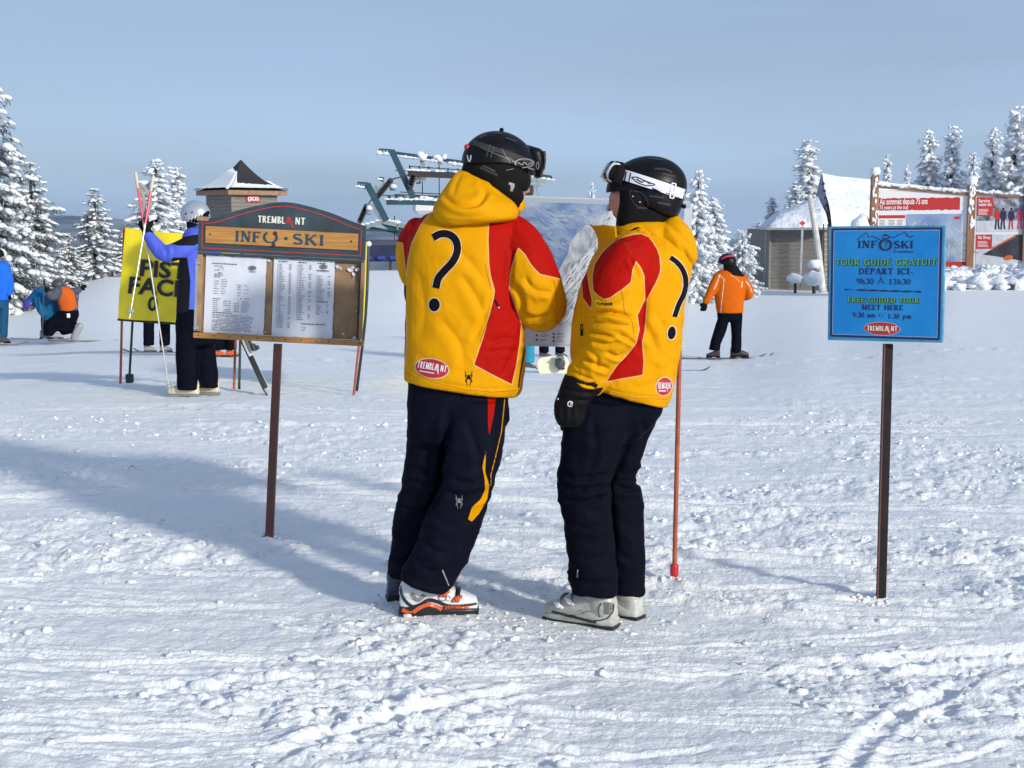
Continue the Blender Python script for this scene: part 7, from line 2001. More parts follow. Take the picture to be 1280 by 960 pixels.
    b = MB(); b.add(*marks([(np.array([(761, 753), (760, 768)]), np.array([12., 9]))], mw, .003, 2, 2)); b.build('smoked_heel_window', smk, wb)
    b = MB(); b.add(*marks([(catmull([(767, 755), (765, 766), (757, 774), (742, 776)], 3), 1.4), (catmull([(752, 754), (748, 762), (750, 772)], 3), 1.3), (catmull([(690, 764), (705, 768), (725, 773), (745, 778)], 3), 3)], mw, .004, 2, 1)); b.build('black_cage', blk, wb)
    b = MB(); b.add(*marks([(catmull([(722, 765), (726, 762), (729, 767), (734, 764), (744, 765)], 3), .8)], mw, .004, 1.5, 1)); b.build('shell_print', M_GREYP, wb)
    # helmet
    c = at(808, 236, D)
    fwd = Vector((-.94, .20, -.18)); up = Vector((-.20, .02, .97))
    Vd, Fd, (f, u, s) = dome(c, fwd, up, L=.152, W=.118, H=.124, cut=.0)
    hm = link('helmet', Vd, Fd, M_HELM, r)
    low = loftpx([(774, 222, 853, 228, D, .11, 2.2), (776, 240, 855, 245, D, .113, 2.2), (786, 254, 852, 260, D, .108, 2.2), (810, 264, 846, 272, D, .09, 2.1)], n=36, cap=.2)
    V2, F2, _ = fuse([low], .006, 2); link('rear_shell', V2, F2, M_HELM, hm)
    ear = loftpx([(772, 232, 806, 232, D, .100, 2.3), (772, 250, 812, 250, D, .103, 2.4), (771, 266, 812, 262, D, .098, 2.3), (770, 280, 800, 272, D, .085, 2.2), (770, 288, 790, 280, D, .07, 2)], n=30, cap=.3)
    nk = loftpx([(778, 262, 842, 262, D, .085), (776, 278, 838, 274, D, .085), (776, 288, 834, 282, D, .085)], n=24)
    V3, F3, _ = fuse([ear, nk], .006, 3); link('ear_pad', V3, F3, M_HELM2, hm)
    allV = np.concatenate([np.array(Vd), V2, V3]); n1, n2 = len(Vd), len(V2); allF = [list(q) for q in Fd] + [[i + n1 for i in q] for q in F2] + [[i + n1 + n2 for i in q] for q in F3]
    mh = on_surface(allV, allF); fh = flipy(mh)
    sp = catmull([(765, 217), (780, 219), (800, 225), (825, 233), (845, 240), (854, 243)], 5)
    b = MB(); b.add(*marks([(sp, 15.5)], mh, .0035, 2, 4)); b.build('strap_edge', M_QM, hm, True)
    b = MB(); b.add(*marks([(sp, 13.2)], mh, .0050, 2, 4)); stp = b.build('goggle_strap', mat('white_strap', (.68, .69, .78), .55), hm, True)
    b = MB(); b.add(*marks([(np.array([(783.5, -215), (781, -229)]), 1.4), (np.array([(789, -216.5), (786, -230.5)]), 1.2), (catmull([(790, -222), (797, -222), (808, -227), (819, -231), (808, -232), (797, -228), (790, -222)], 3), 1.1), (catmull([(796, -224), (803, -228), (806, -226), (813, -230)], 3), 1.3), (np.array([(768, -226), (780, -229)]), 1.0), (np.array([(792, -232), (830, -243)]), .8), (np.array([(832, -241), (852, -249)]), .8)], fh, .0065, 2, 1)); b.build('strap_print', M_QM, stp, True)
    b = MB(); b.add(*marks([(np.array([(839.5, -229), (836.5, -247)]), 1.3), (np.array([(844, -230), (841, -248)]), 1.3), (np.array([(839.5, -229), (844, -230)]), 1.2), (np.array([(836.5, -247), (841, -248)]), 1.2)], fh, .0085, 2, 1)); b.build('strap_clip', M_WPRINT, stp, True)
    b = MB()
    for P_, w_ in ((((818, -211), (832, -212), (840, -216)), 2.6), (((828, -217), (844, -221)), 2.2), (((812, -245), (830, -247)), 2.0), (((822, -253), (838, -256)), 2.6), (((812, -198), (828, -200)), 1.2)): b.add(*marks([(catmull(P_, 3), w_)], fh, .002, 2, 1))
    b.build('vent', mat('vent_gloss', (.03, .03, .033), .25), hm)
    b = MB(); b.add(*marks([(catmull([(788, -238), (802, -241), (810, -252), (808, -259), (796, -258), (788, -246), (788, -238)], 3), 1.0), (np.array([(796, -260), (811, -260.5)]), 1)], fh, .002, 2, 1)); b.build('ear_pad_seam', mat('vent_gloss', (.03, .03, .033), .25), hm)
    for px, py in ((791, 245.5), (799.5, 252.5)): b = MB(); b.ico(mh(px, py, .002), .0042, 6, 8); b.build('rivet', M_ALU, hm, True)
    b = MB(); b.bar(at(849, 256, D - .04), at(846, 268, D - .03), .006); b.build('rear_buckle', M_ALU, hm)
    for px, py, rr_, m in ((855, 258, .009, M_HELM2), (846, 271.5, .009, mat('red_lens', (.45, .01, .04), .25))): b = MB(); b.ico(at(px, py, D - .03), rr_, 8, 10); b.build('rear_knob', m, hm, True)
    # visor and goggles worn up on the brow
    gsh_ = loftpx([(762, 202, 775, 203, D, .065, 2.8), (757, 210, 778, 208, D, .095, 3), (753, 219, 776, 219, D, .098, 3), (757, 226, 772, 228, D, .085, 3)], n=30, cap=.3)
    V4, F4, _ = fuse([gsh_], .005, 2); gg = link('goggles', V4, F4, M_HELM2, hm)
    fm = loftpx([(765, 204, 779, 204, D, .085, 2.8), (763, 214, 781, 214, D, .104, 3), (760, 226, 778, 229, D, .100, 3), (768, 231, 778, 233, D, .09, 3)], n=30, cap=.3)
    link('face_foam', *fm, M_HELM2, gg)
    lens = loftpx([(759, 204, 771, 205, D, .058, 3), (754.5, 211, 771, 211, D, .090, 3), (751, 219.5, 768, 220, D, .093, 3), (754, 225, 764, 226, D, .082, 3)], n=24, cap=.3); link('lens', *lens, mat('purple_brown_lens', (.06, .022, .04), .18, coat=.5), gg)
    mg_ = on_surface(V4, F4)
    b = MB(); b.add(*marks([(catmull([(777, 206), (768, 206), (762, 213), (760, 222), (766, 227), (776, 229)], 4), 1.8), (catmull([(769, 203), (763, 209), (758, 219), (757, 226)], 3), 1.2)], mg_, .006, 1.5, 1)); b.build('frame_rim', M_WPRINT, gg)
    # body: head with face, neck, trunk, limbs
    hc = at(793, 252, D)
    hs, eyes = head_shape(hc, Vector((-.97, .22, -.05)), (0, 0, 1), .92)
    sh = hs + [tubepx([(806, 272, D, .06), (812, 296, D, .065)], n=14), loftpx([(760, 310, 845, 310, D, .14), (745, 350, 840, 350, D, .16), (740, 420, 830, 420, D, .13), (745, 480, 812, 480, D, .11)], n=20),
               tubepx([(795, 312, D - .13, .05), (776, 365, D - .18, .055), (764, 412, D - .19, .05), (735, 468, D - .15, .035), (725, 488, D - .15, .03)], n=12), tubepx([(780, 315, D + .16, .05), (757, 380, D + .2, .05), (742, 440, D + .16, .035)], n=12),
               tubepx([(750, 515, D - .05, .04), (732, 600, D - .09, .04), (742, 715, D - .1, .045)], n=12), tubepx([(786, 515, D + .07, .03), (776, 600, D + .08, .035), (784, 715, D + .08, .045)], n=12)]
    bd_, Vb_, Fb_ = body_mesh(r, sh, vox=.0052, smooth=1)
    for e in eyes: b = MB(); b.ico(e + Vector((.012, 0, 0)), .0105, 8, 10); b.build('eye', mat('dark_eye', (.05, .03, .02), .2), bd_, True)
    # the hanging glove with its wide gauntlet
    wr = at(722, 492, D - .15)
    g1, (Vg, Fg) = glove(r, wr, (-.18, 0, -1), (.25, 1, 0), size=.185, curl=.42)
    cf = loftpx([(706, 468, 757, 480, D - .15, .082), (702, 478, 752, 489, D - .15, .085), (698, 490, 742, 498, D - .15, .075), (693, 504, 736, 510, D - .15, .066), (693, 520, 734, 524, D - .15, .06), (697, 530, 731, 533, D - .15, .045)], n=30, cap=.35)
    go, Vg, Fg = garment(r, 'glove_gauntlet', [cf], M_GLOVE, .005, [([(700, 482), (722, 490), (748, 492)], .006, 2), ([(697, 494), (716, 500), (738, 500)], .005, 2), ([(712, 505), (714, 518), (712, 530)], .004, 1.6), ([(723, 505), (724, 518), (723, 531)], .004, 1.6), ([(703, 506), (704, 518), (704, 528)], .004, 1.6)], generic=.003, seed=9)
    mg = on_surface(Vg, Fg); fg = flipy(mg)
    b = MB(); b.add(*marks([arc(713, -505, 3.2, 3.0, 30, 330, 1.2, 1.2, 14), arc(714.5, -505.5, 1.4, 1.4, 0, 300, 1, 1, 10)], fg, .003, 1.5, 1)); b.build('glove_emblem', M_WPRINT, go)
    b = MB(); b.add(*marks([(np.array([(735, -477), (746, -483)]), 5)], fg, .005, 2, 2)); b.build('wrist_strap', M_HELM2, go)
    for px, py in ((696, 499), (697, 489)): b = MB(); q_ = mg(px + 2, py, .003); b.ico(q_, .0045, 6, 8); b.build('snap', M_ALU, go, True)
woman()

# ------------------------------------------------------------------ skis, poles and the people farther off
M_SKIW = mat('white_ski_top', (.55, .57, .60), .3, coat=.4, color2=(.35, .38, .42), vscale=7)
M_SKID = mat('dark_ski_top', (.05, .055, .06), .3, coat=.4)
M_POLE = mat('pole_silver', (.50, .50, .48), .35, metal=.5)
def ski_mesh(a, b, up, w_=.075, tip=.12, th=.012, n=22):
    """ski from tail a to tip b; turned-up tip"""
    a = Vector(a); b = Vector(b); t = (b - a).normalized(); L = (b - a).length; u = Vector(up); u = (u - t * u.dot(t)).normalized(); s = t.cross(u)
    V = []; F = []
    for i in range(n + 1):
        k = i / n; z = 0
        if k > .84: z = tip * ((k - .84) / .16) ** 1.8
        if k < .05: z = .02 * (1 - k / .05)
        hw = w_ / 2 * (1.0 - .22 * math.sin(math.pi * min(1, k * 1.1)) + .12 * k) * (1 if k < .93 else max(.12, math.sqrt(max(0, 1 - ((k - .93) / .072) ** 2))))
        p = a + t * L * k + u * z
        for (x, y) in ((-1, 0), (1, 0), (.85, 1), (-.85, 1)): V.append(tuple(p + s * x * hw + u * y * th))
    for i in range(n):
        for j in range(4): q = (j + 1) % 4; F.append((i * 4 + j, i * 4 + q, i * 4 + 4 + q, i * 4 + 4 + j))
    F += [(3, 2, 1, 0), (n * 4, n * 4 + 1, n * 4 + 2, n * 4 + 3)]
    return V, F
def binding(par, p, t, up, m=M_SKID, k=1.0):
    t = Vector(t).normalized(); u = Vector(up); u = (u - t * u.dot(t)).normalized(); s = t.cross(u)
    M = Matrix(((t.x, s.x, u.x, p[0]), (t.y, s.y, u.y, p[1]), (t.z, s.z, u.z, p[2]), (0, 0, 0, 1)))
    b = MB(); b.box((-.16 * k, 0, .03), (.10 * k, .055, .05), M, bevel=.01); b.box((.14 * k, 0, .03), (.09 * k, .055, .045), M, bevel=.01); b.box((-.19 * k, 0, .06), (.04, .03, .06), M, bevel=.008); b.box((0, 0, .015), (.3 * k, .04, .014), M)
    return b.build('binding', m, par)
def pole_parts(root, top, bot, basket=.0, grip=None, m=M_POLE, gm=None, r_=.008):
    top = Vector(top); bot = Vector(bot); b = MB(); b.tube([top, bot], [r_, r_ * .7], 8, 1); p = b.build('pole_shaft', m, root)
    d = (top - bot).normalized(); b = MB(); b.tube([top - d * .02, top + d * .07, top + d * .12], [.014, .016, .013], 8, 2); b.build('grip', gm or M_HELM2, p, True)
    c = bot + d * .07; b = MB(); b.tube([c - d * .004, c + d * .006], [.035, .03], 12, 1); b.build('basket', m, p)
    return p

def blue_skier():
    D = 13.2
    r = thing('person', at(243, 502, D), 'skier in blue and black jacket and silver helmet raising ski poles beside yellow banner', 'person')
    r.location.z = 0
    MJ = cloth_mat('blue_black_jacket', (.085, .13, .62), (.010, .010, .016), pipe=(.085, .13, .62))
    tor = loftpx([(236, 284, 262, 284, D, .09), (229, 294, 268, 294, D, .15), (226, 310, 270, 310, D, .17), (224, 340, 270, 340, D, .17), (222, 370, 270, 370, D, .17), (221, 391, 270, 391, D, .17)], n=28, cap=.15)
    arm = tubepx([(243, 302, D - .14, .085), (226, 312, D - .17, .085), (206, 317, D - .16, .078), (194, 306, D - .12, .066), (184, 292, D - .08, .05)], n=18)
    arm2 = tubepx([(262, 304, D + .1, .08), (272, 340, D + .12, .075), (266, 370, D - .02, .06)], n=14)
    blackp = [(258, 292), (240, 294), (222, 298), (208, 303), (222, 307), (243, 307), (262, 296)]
    blackb = [(222, 322), (234, 322), (238, 350), (236, 396), (215, 400), (215, 322)]
    def pn(P, V): return union_sd(poly_sd(P, blackp), poly_sd(P, blackb))
    garment(r, 'jacket', [tor, arm, arm2], MJ, .014, [([(200, 308), (208, 314), (206, 324)], .012, 1.6), ([(214, 306), (218, 314), (214, 322)], .008, 1.6), ([(190, 300), (196, 304), (198, 312)], .008, 1.4), ([(240, 330), (243, 360), (240, 388)], .008, 2)], generic=.006, seed=11, panel=pn, pipe_w=0, smooth=3)
    tr = [loftpx([(222, 385, 270, 385, D, .17), (220, 410, 272, 410, D, .17), (221, 430, 272, 430, D, .15)], n=24, cap=.3), loftpx([(221, 415, 246, 415, D - .07, .10), (220, 440, 247, 440, D - .07, .10), (221, 465, 247, 465, D - .07, .10), (222, 486, 248, 487, D - .07, .105)], n=22, cap=.1),
          loftpx([(244, 415, 270, 415, D + .08, .10), (245, 440, 269, 440, D + .08, .10), (247, 465, 272, 465, D + .08, .10), (247, 483, 273, 484, D + .08, .105)], n=22, cap=.1)]
    garment(r, 'trousers', tr, M_BLACKP, .014, [([(222, 436), (235, 440), (247, 436)], .01, 2), ([(247, 446), (258, 450), (270, 446)], .01, 2), ([(223, 470), (236, 474), (248, 471)], .008, 2), ([(246, 430), (247, 455), (248, 480)], .016, 1.8)], generic=.009, seed=12, smooth=3)
    cs = mat('cream_boot_shell', (.60, .57, .42), .35, coat=.2, var=.08); gs = mat('grey_boot_tongue', (.22, .24, .28), .4)
    for (hx, hy, tx, ty, d0) in ((249, 502, 211, 501, -.07), (274, 499, 244, 499, .1)):
        h = at(hx, hy, D + d0); t = at(tx, ty, D + d0 + .03); ski_boot(r, Vector((h.x, h.y, ground_z(h.x, h.y) + .0)), math.atan2(t.y - h.y, t.x - h.x), cs, gs, gs, (gs, M_ALU), L=.30, hgt=.17, rich=False)
    c = at(244, 268, D); fwd = Vector((-.85, .5, -.08))
    Vd, Fd, _ = dome(c, fwd, (0, 0, 1), L=.145, W=.125, H=.13, cut=-.5, n=26, m=36)
    hm = link('helmet', Vd, Fd, mat('silver_helmet', (.50, .53, .58), .3, metal=.55, coat=.4), r)
    mh = on_surface(Vd, Fd); fh = flipy(mh)
    b = MB(); b.add(*marks([(catmull([(228, 279), (240, 277), (252, 272), (262, 266)], 4), 6.5)], mh, .006, 1.5, 3)); st = b.build('goggle_strap', M_QM, hm, True)
    b = MB(); b.add(*marks([(np.array([(231 + i * 4.2, -278.5 + i * 1.7), (233 + i * 4.2, -273.5 + i * 1.8)]), 1.1) for i in range(6)], fh, .009, 1.5, 1)); b.build('strap_print', M_WPRINT, st)
    b = MB(); b.add(*marks([(np.array([(232, -268), (233, -266)]), 1.6), (np.array([(239, -266), (241, -265)]), 1.4)], fh, .004, 1, 1)); b.build('vent', M_HELM2, hm)
    nk = loftpx([(233, 274, 258, 274, D, .095), (234, 286, 258, 286, D, .08), (236, 294, 258, 292, D, .08)], n=20); link('neck_gaiter', *nk, M_HELM2, r)
    b = MB(); b.tube([at(239, 294, D - .06), at(244, 288, D - .07), at(252, 281, D - .06)], [.03, .035, .03], 10, 3); b.build('collar', MJ, r, True)
    hs, eyes = head_shape(at(244, 272, D), fwd, (0, 0, 1), .9)
    body_mesh(r, hs + [loftpx([(238, 300, 262, 300, D, .1), (232, 385, 264, 385, D, .12)], n=14), tubepx([(245, 270, D, .05), (248, 300, D, .06)], n=10), tubepx([(243, 304, D - .12, .05), (208, 316, D - .14, .045), (184, 292, D - .08, .035), (178, 281, D - .06, .03)], n=10), tubepx([(262, 304, D + .1, .05), (266, 366, D, .04)], n=10), tubepx([(234, 385, D - .06, .07), (234, 480, D - .07, .05)], n=10), tubepx([(258, 385, D + .07, .07), (259, 478, D + .08, .05)], n=10)], vox=.014)
    glove(r, at(184, 290, D - .08), (-.35, .05, .9), (.1, 1, 0), size=.20, curl=1.1, cuff=.03, vox=.007)
    # poles held aloft
    pk = mat('pink_pole_top', (.62, .06, .12), .4)
    q = thing('ski_poles', at(180, 283, D - .1), 'silver ski poles with pink tops in the raised glove of the skier in blue', 'ski poles')
    for (tx, ty, bx, by, d1, gx) in ((172, 232, 212.5, 492, -.02, 1), (189, 236, 162, 398, -.25, -1)):
        top = at(tx, ty, D - .12); bot = at(bx, by, D - .1 + d1)
        p = pole_parts(q, top, bot, gm=mat('cork_white_grip', (.55, .50, .42), .6), r_=.009)
        d = (top - bot).normalized(); b = MB(); b.tube([top - d * .32, top], [.0115, .0125], 8, 1); b.build('painted_top', pk, p)
    b = MB(); b.tube([at(174, 229, D - .12), at(184, 240, D - .13), at(188, 256, D - .12), at(181, 270, D - .12), at(179, 246, D - .12), at(173, 231, D - .12)], .009, 6, 4, flat=2.2); b.build('wrist_loop', mat('grey_webbing', (.30, .30, .26), .8), q)
    # skis carried low on the far side
    sk = thing('skis', at(330, 490, D + .25), 'black and white skis slanting down behind the wooden notice board', 'skis')
    tail = at(338, 497, D + .2); tip = at(256, 322, D + .5)
    for j, m in ((0, M_SKIW), (1, M_SKID)):
        o = Vector((-.022, .03, .0)) * j; v, f = ski_mesh(tail + o, tip + o, (.85, -.45, .3), w_=.072)
        s1 = link('ski', v, f, m, sk, smooth=False)
    t = (tip - tail).normalized()
    b = MB(); b.bar(tail + Vector((-.005, -.03, .02)) + t * .08, tail + Vector((-.005, -.03, .02)) + t * .42, .012, .05); b.build('dark_tail_print', M_SKID, sk)
    for fr in (.40, .52): binding(sk, tail + t * (tip - tail).length * fr + Vector((.03, -.03, .03)), t, (.85, -.45, .3), k=.7)
blue_skier()

def small_person(label, cat_group, root_px, D, jacket_shapes, jm, trouser_shapes, tm, helmet, body, gloves=(), boots=(), bm=None, extra=None, jf=(), head_dir=(1, 0, 0), panel=None, gen=.01):
    p = at(root_px[0], root_px[1], D); r = thing('person', p, label, 'person', cat_group); r.location.z = ground_z(p.x, p.y)
    garment(r, 'jacket', jacket_shapes, jm, .02, list(jf), generic=gen, seed=int(root_px[0]), smooth=2, panel=panel, pipe_w=0 if panel is None else .0)
    garment(r, 'trousers', trouser_shapes, tm, .02, generic=gen, seed=3 + int(root_px[0]), smooth=2)
    if helmet:
        (hx, hy, hd), (rw, rh), hmat, fdir = helmet
        V, F, _ = dome(at(hx, hy, hd), fdir, (0, 0, 1), L=rw, W=rw * .9, H=rh, cut=-.3, n=14, m=22); hm = link('helmet', V, F, hmat, r)
        hs, ey = head_shape(at(hx, hy + .9, hd), fdir, (0, 0, 1), .9 * rw / .14)
        body_mesh(r, hs + body, vox=.022, smooth=1)
    for (px, py, d, dx, dz, s_) in gloves: glove(r, at(px, py, d), (dx, 0, dz), (.1, 1, 0), size=s_, curl=.8, vox=.012)
    for (hx, hy, tx, ty, d) in boots:
        h = at(hx, hy, d); t = at(tx, ty, d); ski_boot(r, Vector((h.x, h.y, h.z)), math.atan2(0.02, t.x - h.x), bm, M_HELM2, bm, (M_HELM2, M_ALU), L=min(.34, abs(t.x - h.x) + .02), hgt=.2, rich=False)
    if extra: extra(r)
    return r

def others():
    # --- orange jacket, right of the guides
    D = 23.5; MO = cloth_mat('orange_jacket', (.56, .11, .003), (.70, .66, .60), pipe=(.56, .11, .003))
    tor = loftpx([(899, 338, 921, 338, D, .10), (892, 344, 930, 344, D, .15), (891, 356, 931, 356, D, .17), (893, 372, 930, 372, D, .17), (896, 391, 929, 391, D, .17)], n=24, cap=.1)
    a1 = tubepx([(898, 346, D - .05, .085), (891, 360, D - .08, .08), (884, 374, D - .1, .062), (882, 378, D - .1, .058)], n=14)
    a2 = tubepx([(925, 347, D, .085), (934, 359, D, .085), (936, 368, D + .02, .08), (928, 372, D + .14, .06)], n=14)
    lines = [[(899, 343), (905, 349), (904, 362), (902, 378), (901, 391)], [(893, 361), (897, 352), (899, 345)], [(914, 344), (921, 348), (924, 352)], [(933, 352), (938, 359), (940, 366)], [(928, 352), (927, 359)]]
    def pn(P, V):
        return union_sd(*[.55 - seg_dist(P, l)[0] for l in lines])
    tr = [loftpx([(896, 387, 928, 387, D, .15), (897, 400, 928, 400, D, .14)], n=20, cap=.3), loftpx([(897, 398, 912, 398, D - .04, .10), (892, 414, 907, 416, D - .04, .09), (888, 428, 901, 430, D - .04, .09), (886, 437, 900, 438, D - .04, .1)], n=16, cap=.1),
          loftpx([(912, 396, 928, 396, D + .03, .10), (914, 414, 927, 414, D + .03, .09), (914, 428, 927, 428, D + .03, .09), (914, 440, 926, 440, D + .03, .1)], n=16, cap=.1)]
    def ex(r):
        b = loftpx([(904, 330, 920, 330, D, .11), (905, 338, 924, 336, D - .02, .10), (911, 343, 931, 345, D - .08, .08)], n=18, cap=.3); link('neck_gaiter', *b, M_HELM2, r)
    dkb = mat('dark_snow_boot', (.03, .02, .025), .5)
    small_person('skier in orange jacket with white stripes and dark helmet, standing on skis before white spruces', None, (906, 445), D, [tor, a1, a2], MO, tr, M_BLACKP, ((909, 327, D), (.155, .135), M_HELM, (-.7, .7, 0)), [loftpx([(900, 345, 922, 345, D, .09), (901, 385, 923, 385, D, .1)], n=12), tubepx([(909, 330, D, .05), (910, 345, D, .05)], n=8), tubepx([(904, 390, D - .03, .06), (894, 436, D - .04, .04)], n=8), tubepx([(920, 390, D + .03, .06), (920, 438, D + .03, .04)], n=8), tubepx([(898, 348, D - .05, .05), (882, 380, D - .1, .035)], n=8), tubepx([(925, 350, D, .05), (935, 365, D, .04)], n=8)],
                 gloves=((882, 378, D - .1, -.3, -1, .20),), boots=((900, 447, 884, 447, D - .06), (913, 447, 935, 447, D + .03)), bm=dkb, extra=ex, panel=pn, gen=.008)
    b = MB(); k = thing('skis', at(905, 448, D), 'thin dark skis under the skier in the orange jacket', 'skis')
    for (x0, x1, y, dd) in ((842, 958, 448.5, -.08), (872, 967, 448, .1)):
        v, f = ski_mesh(at(x0, y, D + dd), at(x1, y - .5, D + dd), (0, 0, 1), w_=.09, tip=.08); link('ski', v, f, M_SKID, k, smooth=False)
    b = MB(); V, F = tube([at(902, 323.5, D - .14), at(909, 320.5, D - .155), at(917, 320, D - .12)], [.016, .018, .016], 8, 3); 
    # red band belongs to the helmet of the orange skier
    rb = [o for o in bpy.data.objects if o.name.startswith('person') and 'orange jacket' in o.get('label', '')][0]
    link('goggle_strap', V, F, mat('red_strap', (.42, .02, .05), .5), [c for c in rb.children if c.name.startswith('helmet')][0])

    # --- left edge: bright blue jacket
    D = 30; MBJ = cloth_mat('bright_blue_jacket', (.015, .13, .66)); MT = cloth_mat('teal_trousers', (.012, .075, .155))
    tor = loftpx([(-6, 326, 4, 326, D, .10), (-12, 332, 12, 332, D, .17), (-13, 350, 14, 350, D, .19), (-13, 375, 13, 375, D, .19)], n=20, cap=.1)
    a1 = tubepx([(7, 336, D, .09), (12, 350, D - .03, .085), (13, 362, D - .05, .07), (10, 368, D - .1, .06)], n=12)
    tr = [loftpx([(-12, 371, 11, 371, D, .17), (-11, 385, 10, 385, D, .16)], n=16, cap=.2), loftpx([(0, 384, 11, 384, D, .1), (-1, 400, 10, 400, D, .1), (-1, 422, 9, 422, D, .1)], n=14, cap=.1), loftpx([(-12, 384, -1, 384, D, .1), (-13, 402, -3, 402, D, .1), (-12, 422, -2, 422, D, .1)], n=14, cap=.1)]
    small_person('person in bright blue jacket and teal trousers, cut by the left edge of the photo', None, (0, 430), D, [tor, a1], MBJ, tr, MT, ((-4, 319, D), (.15, .15), M_HELM, (1, .3, 0)), [loftpx([(-8, 335, 8, 335, D, .1), (-8, 370, 8, 370, D, .1)], n=10), tubepx([(-4, 320, D, .06), (-3, 335, D, .06)], n=8), tubepx([(4, 372, D, .07), (4, 420, D, .05)], n=8), tubepx([(-6, 372, D, .07), (-6, 420, D, .05)], n=8), tubepx([(8, 336, D, .05), (11, 366, D - .06, .04)], n=8)],
                 gloves=((11, 366, D - .08, 0, -1, .2),), boots=((-6, 429, 12, 429, D - .1),), bm=M_SKID)
    k = thing('skis', at(5, 431, D), 'dark ski with upturned tip under the person in bright blue at the left edge', 'skis'); v, f = ski_mesh(at(-60, 430.5, D - .1), at(36, 430.5, D - .1), (0, 0, 1), w_=.09, tip=.06); link('ski', v, f, M_SKID, k, smooth=False)

    # --- crouching pair
    D = 29.5; MOV = cloth_mat('grey_orange_jacket', (.085, .085, .115), (.52, .10, .012), pipe=(.085, .085, .115))
    tor = loftpx([(68, 358, 82, 357, D, .10), (66, 364, 90, 362, D, .17), (71, 374, 96, 372, D, .19), (75, 384, 97, 384, D, .18), (76, 391, 97, 389, D, .17)], n=20, cap=.2)
    a1 = tubepx([(72, 364, D - .1, .10), (66, 371, D - .14, .09), (61, 366, D - .16, .07)], n=12); a2 = tubepx([(88, 365, D, .09), (95, 364, D, .08), (100, 361, D, .065)], n=12)
    orange = [(77, 359), (84, 358), (92, 364), (97, 384), (86, 389), (76, 390), (70, 383), (75, 374), (78, 366)]
    def pn(P, V): return poly_sd(P, orange)
    tr = [loftpx([(74, 388, 98, 388, D, .18), (66, 398, 98, 396, D, .19), (60, 408, 92, 406, D, .17), (62, 413, 88, 413, D - .05, .13)], n=20, cap=.3), tubepx([(90, 398, D, .15), (66, 404, D - .1, .13), (62, 412, D - .1, .11), (66, 417, D - .1, .08)], n=12), tubepx([(90, 400, D + .1, .13), (78, 412, D + .1, .11), (91, 411, D + .1, .09)], n=12)]
    small_person('crouching skier in grey jacket with orange back and black trousers below the dark spruces', None, (80, 424), D, [tor, a1, a2], MOV, tr, M_BLACKP, ((72, 356, D), (.13, .12), mat('dark_grey_helmet', (.05, .05, .065), .5), (-.8, .2, -.2)), [loftpx([(74, 365, 88, 364, D, .1), (80, 386, 94, 386, D, .1)], n=10), tubepx([(72, 358, D, .05), (78, 366, D, .06)], n=8), tubepx([(74, 366, D - .1, .05), (66, 371, D - .13, .045), (60, 365, D - .15, .035)], n=8), tubepx([(88, 366, D, .05), (100, 361, D, .035)], n=8), tubepx([(88, 392, D, .08), (68, 404, D - .1, .06), (68, 417, D - .1, .04)], n=8), tubepx([(90, 395, D + .1, .08), (78, 412, D + .1, .05), (92, 411, D + .1, .04)], n=8)],
                 gloves=((61, 365, D - .16, -.6, .5, .2), (100, 361, D, .5, .3, .18)), boots=((63, 423, 78, 423, D - .1),), bm=mat('white_grey_boot', (.30, .31, .33), .4), panel=pn)
    r_ = [o for o in bpy.data.objects if 'orange back' in o.get('label', '')][0]
    b = MB(); b.tube([at(92, 424, D + .1), at(96, 414, D + .1), at(101, 406, D + .1)], [.07, .08, .07], 10, 3); b.build('ski_boot', MATS['white_grey_boot'], r_, True)
    b = MB(); b.box(at(85.5, 394.5, D - .2), (.07, .03, .09), bevel=.01); b.build('trail_map_pocket', M_WPRINT, r_)
    k = thing('skis', at(80, 426, D), 'thin pair of skis under the crouching skier with the orange back', 'skis')
    for (x0, x1, y, dd) in ((60, 148, 426.5, -.1), (14, 96, 424, .2)): v, f = ski_mesh(at(x0, y, D + dd), at(x1, y, D + dd), (0, 0, 1), w_=.09, tip=.03); link('ski', v, f, M_SKID, k, smooth=False)
    q = thing('ski_poles', at(97, 425, D), 'pair of thin dark ski poles held upright by the crouching skier', 'ski poles')
    pole_parts(q, at(98.5, 362, D), at(95, 404, D + .1), m=M_SKID, r_=.012); pole_parts(q, at(55, 356, D - .2), at(53, 424, D - .1), m=M_SKID, r_=.014)
    # bent-over blue
    D = 29.8; MTJ = cloth_mat('teal_blue_jacket', (.012, .11, .25))
    tor = tubepx([(41, 377, D, .13), (50, 371, D, .19), (60, 373, D, .21), (66, 384, D, .19), (60, 398, D, .15)], n=18)
    a1 = tubepx([(47, 372, D - .15, .09), (50, 385, D - .2, .08), (55, 395, D - .2, .06)], n=12)
    tr = [tubepx([(62, 385, D, .17), (59, 400, D, .13), (58, 417, D, .10)], n=14), tubepx([(66, 388, D + .1, .15), (66, 402, D + .1, .12), (62, 417, D + .1, .09)], n=14)]
    small_person('person in teal blue jacket bent double with lowered purple-blue helmet, left of the orange-backed skier', None, (58, 424), D, [tor, a1], MTJ, tr, cloth_mat('dark_navy_trousers', (.012, .02, .045)), ((38, 380, D), (.16, .15), mat('purple_blue_helmet', (.05, .045, .30), .4), (-.6, -.1, -.8)), [tubepx([(40, 380, D, .06), (52, 373, D, .1), (62, 380, D, .11), (60, 416, D, .05)], n=10), tubepx([(50, 374, D - .12, .05), (55, 395, D - .2, .035)], n=8)],
                 boots=((50, 423, 64, 423, D),), bm=MATS['white_grey_boot'])

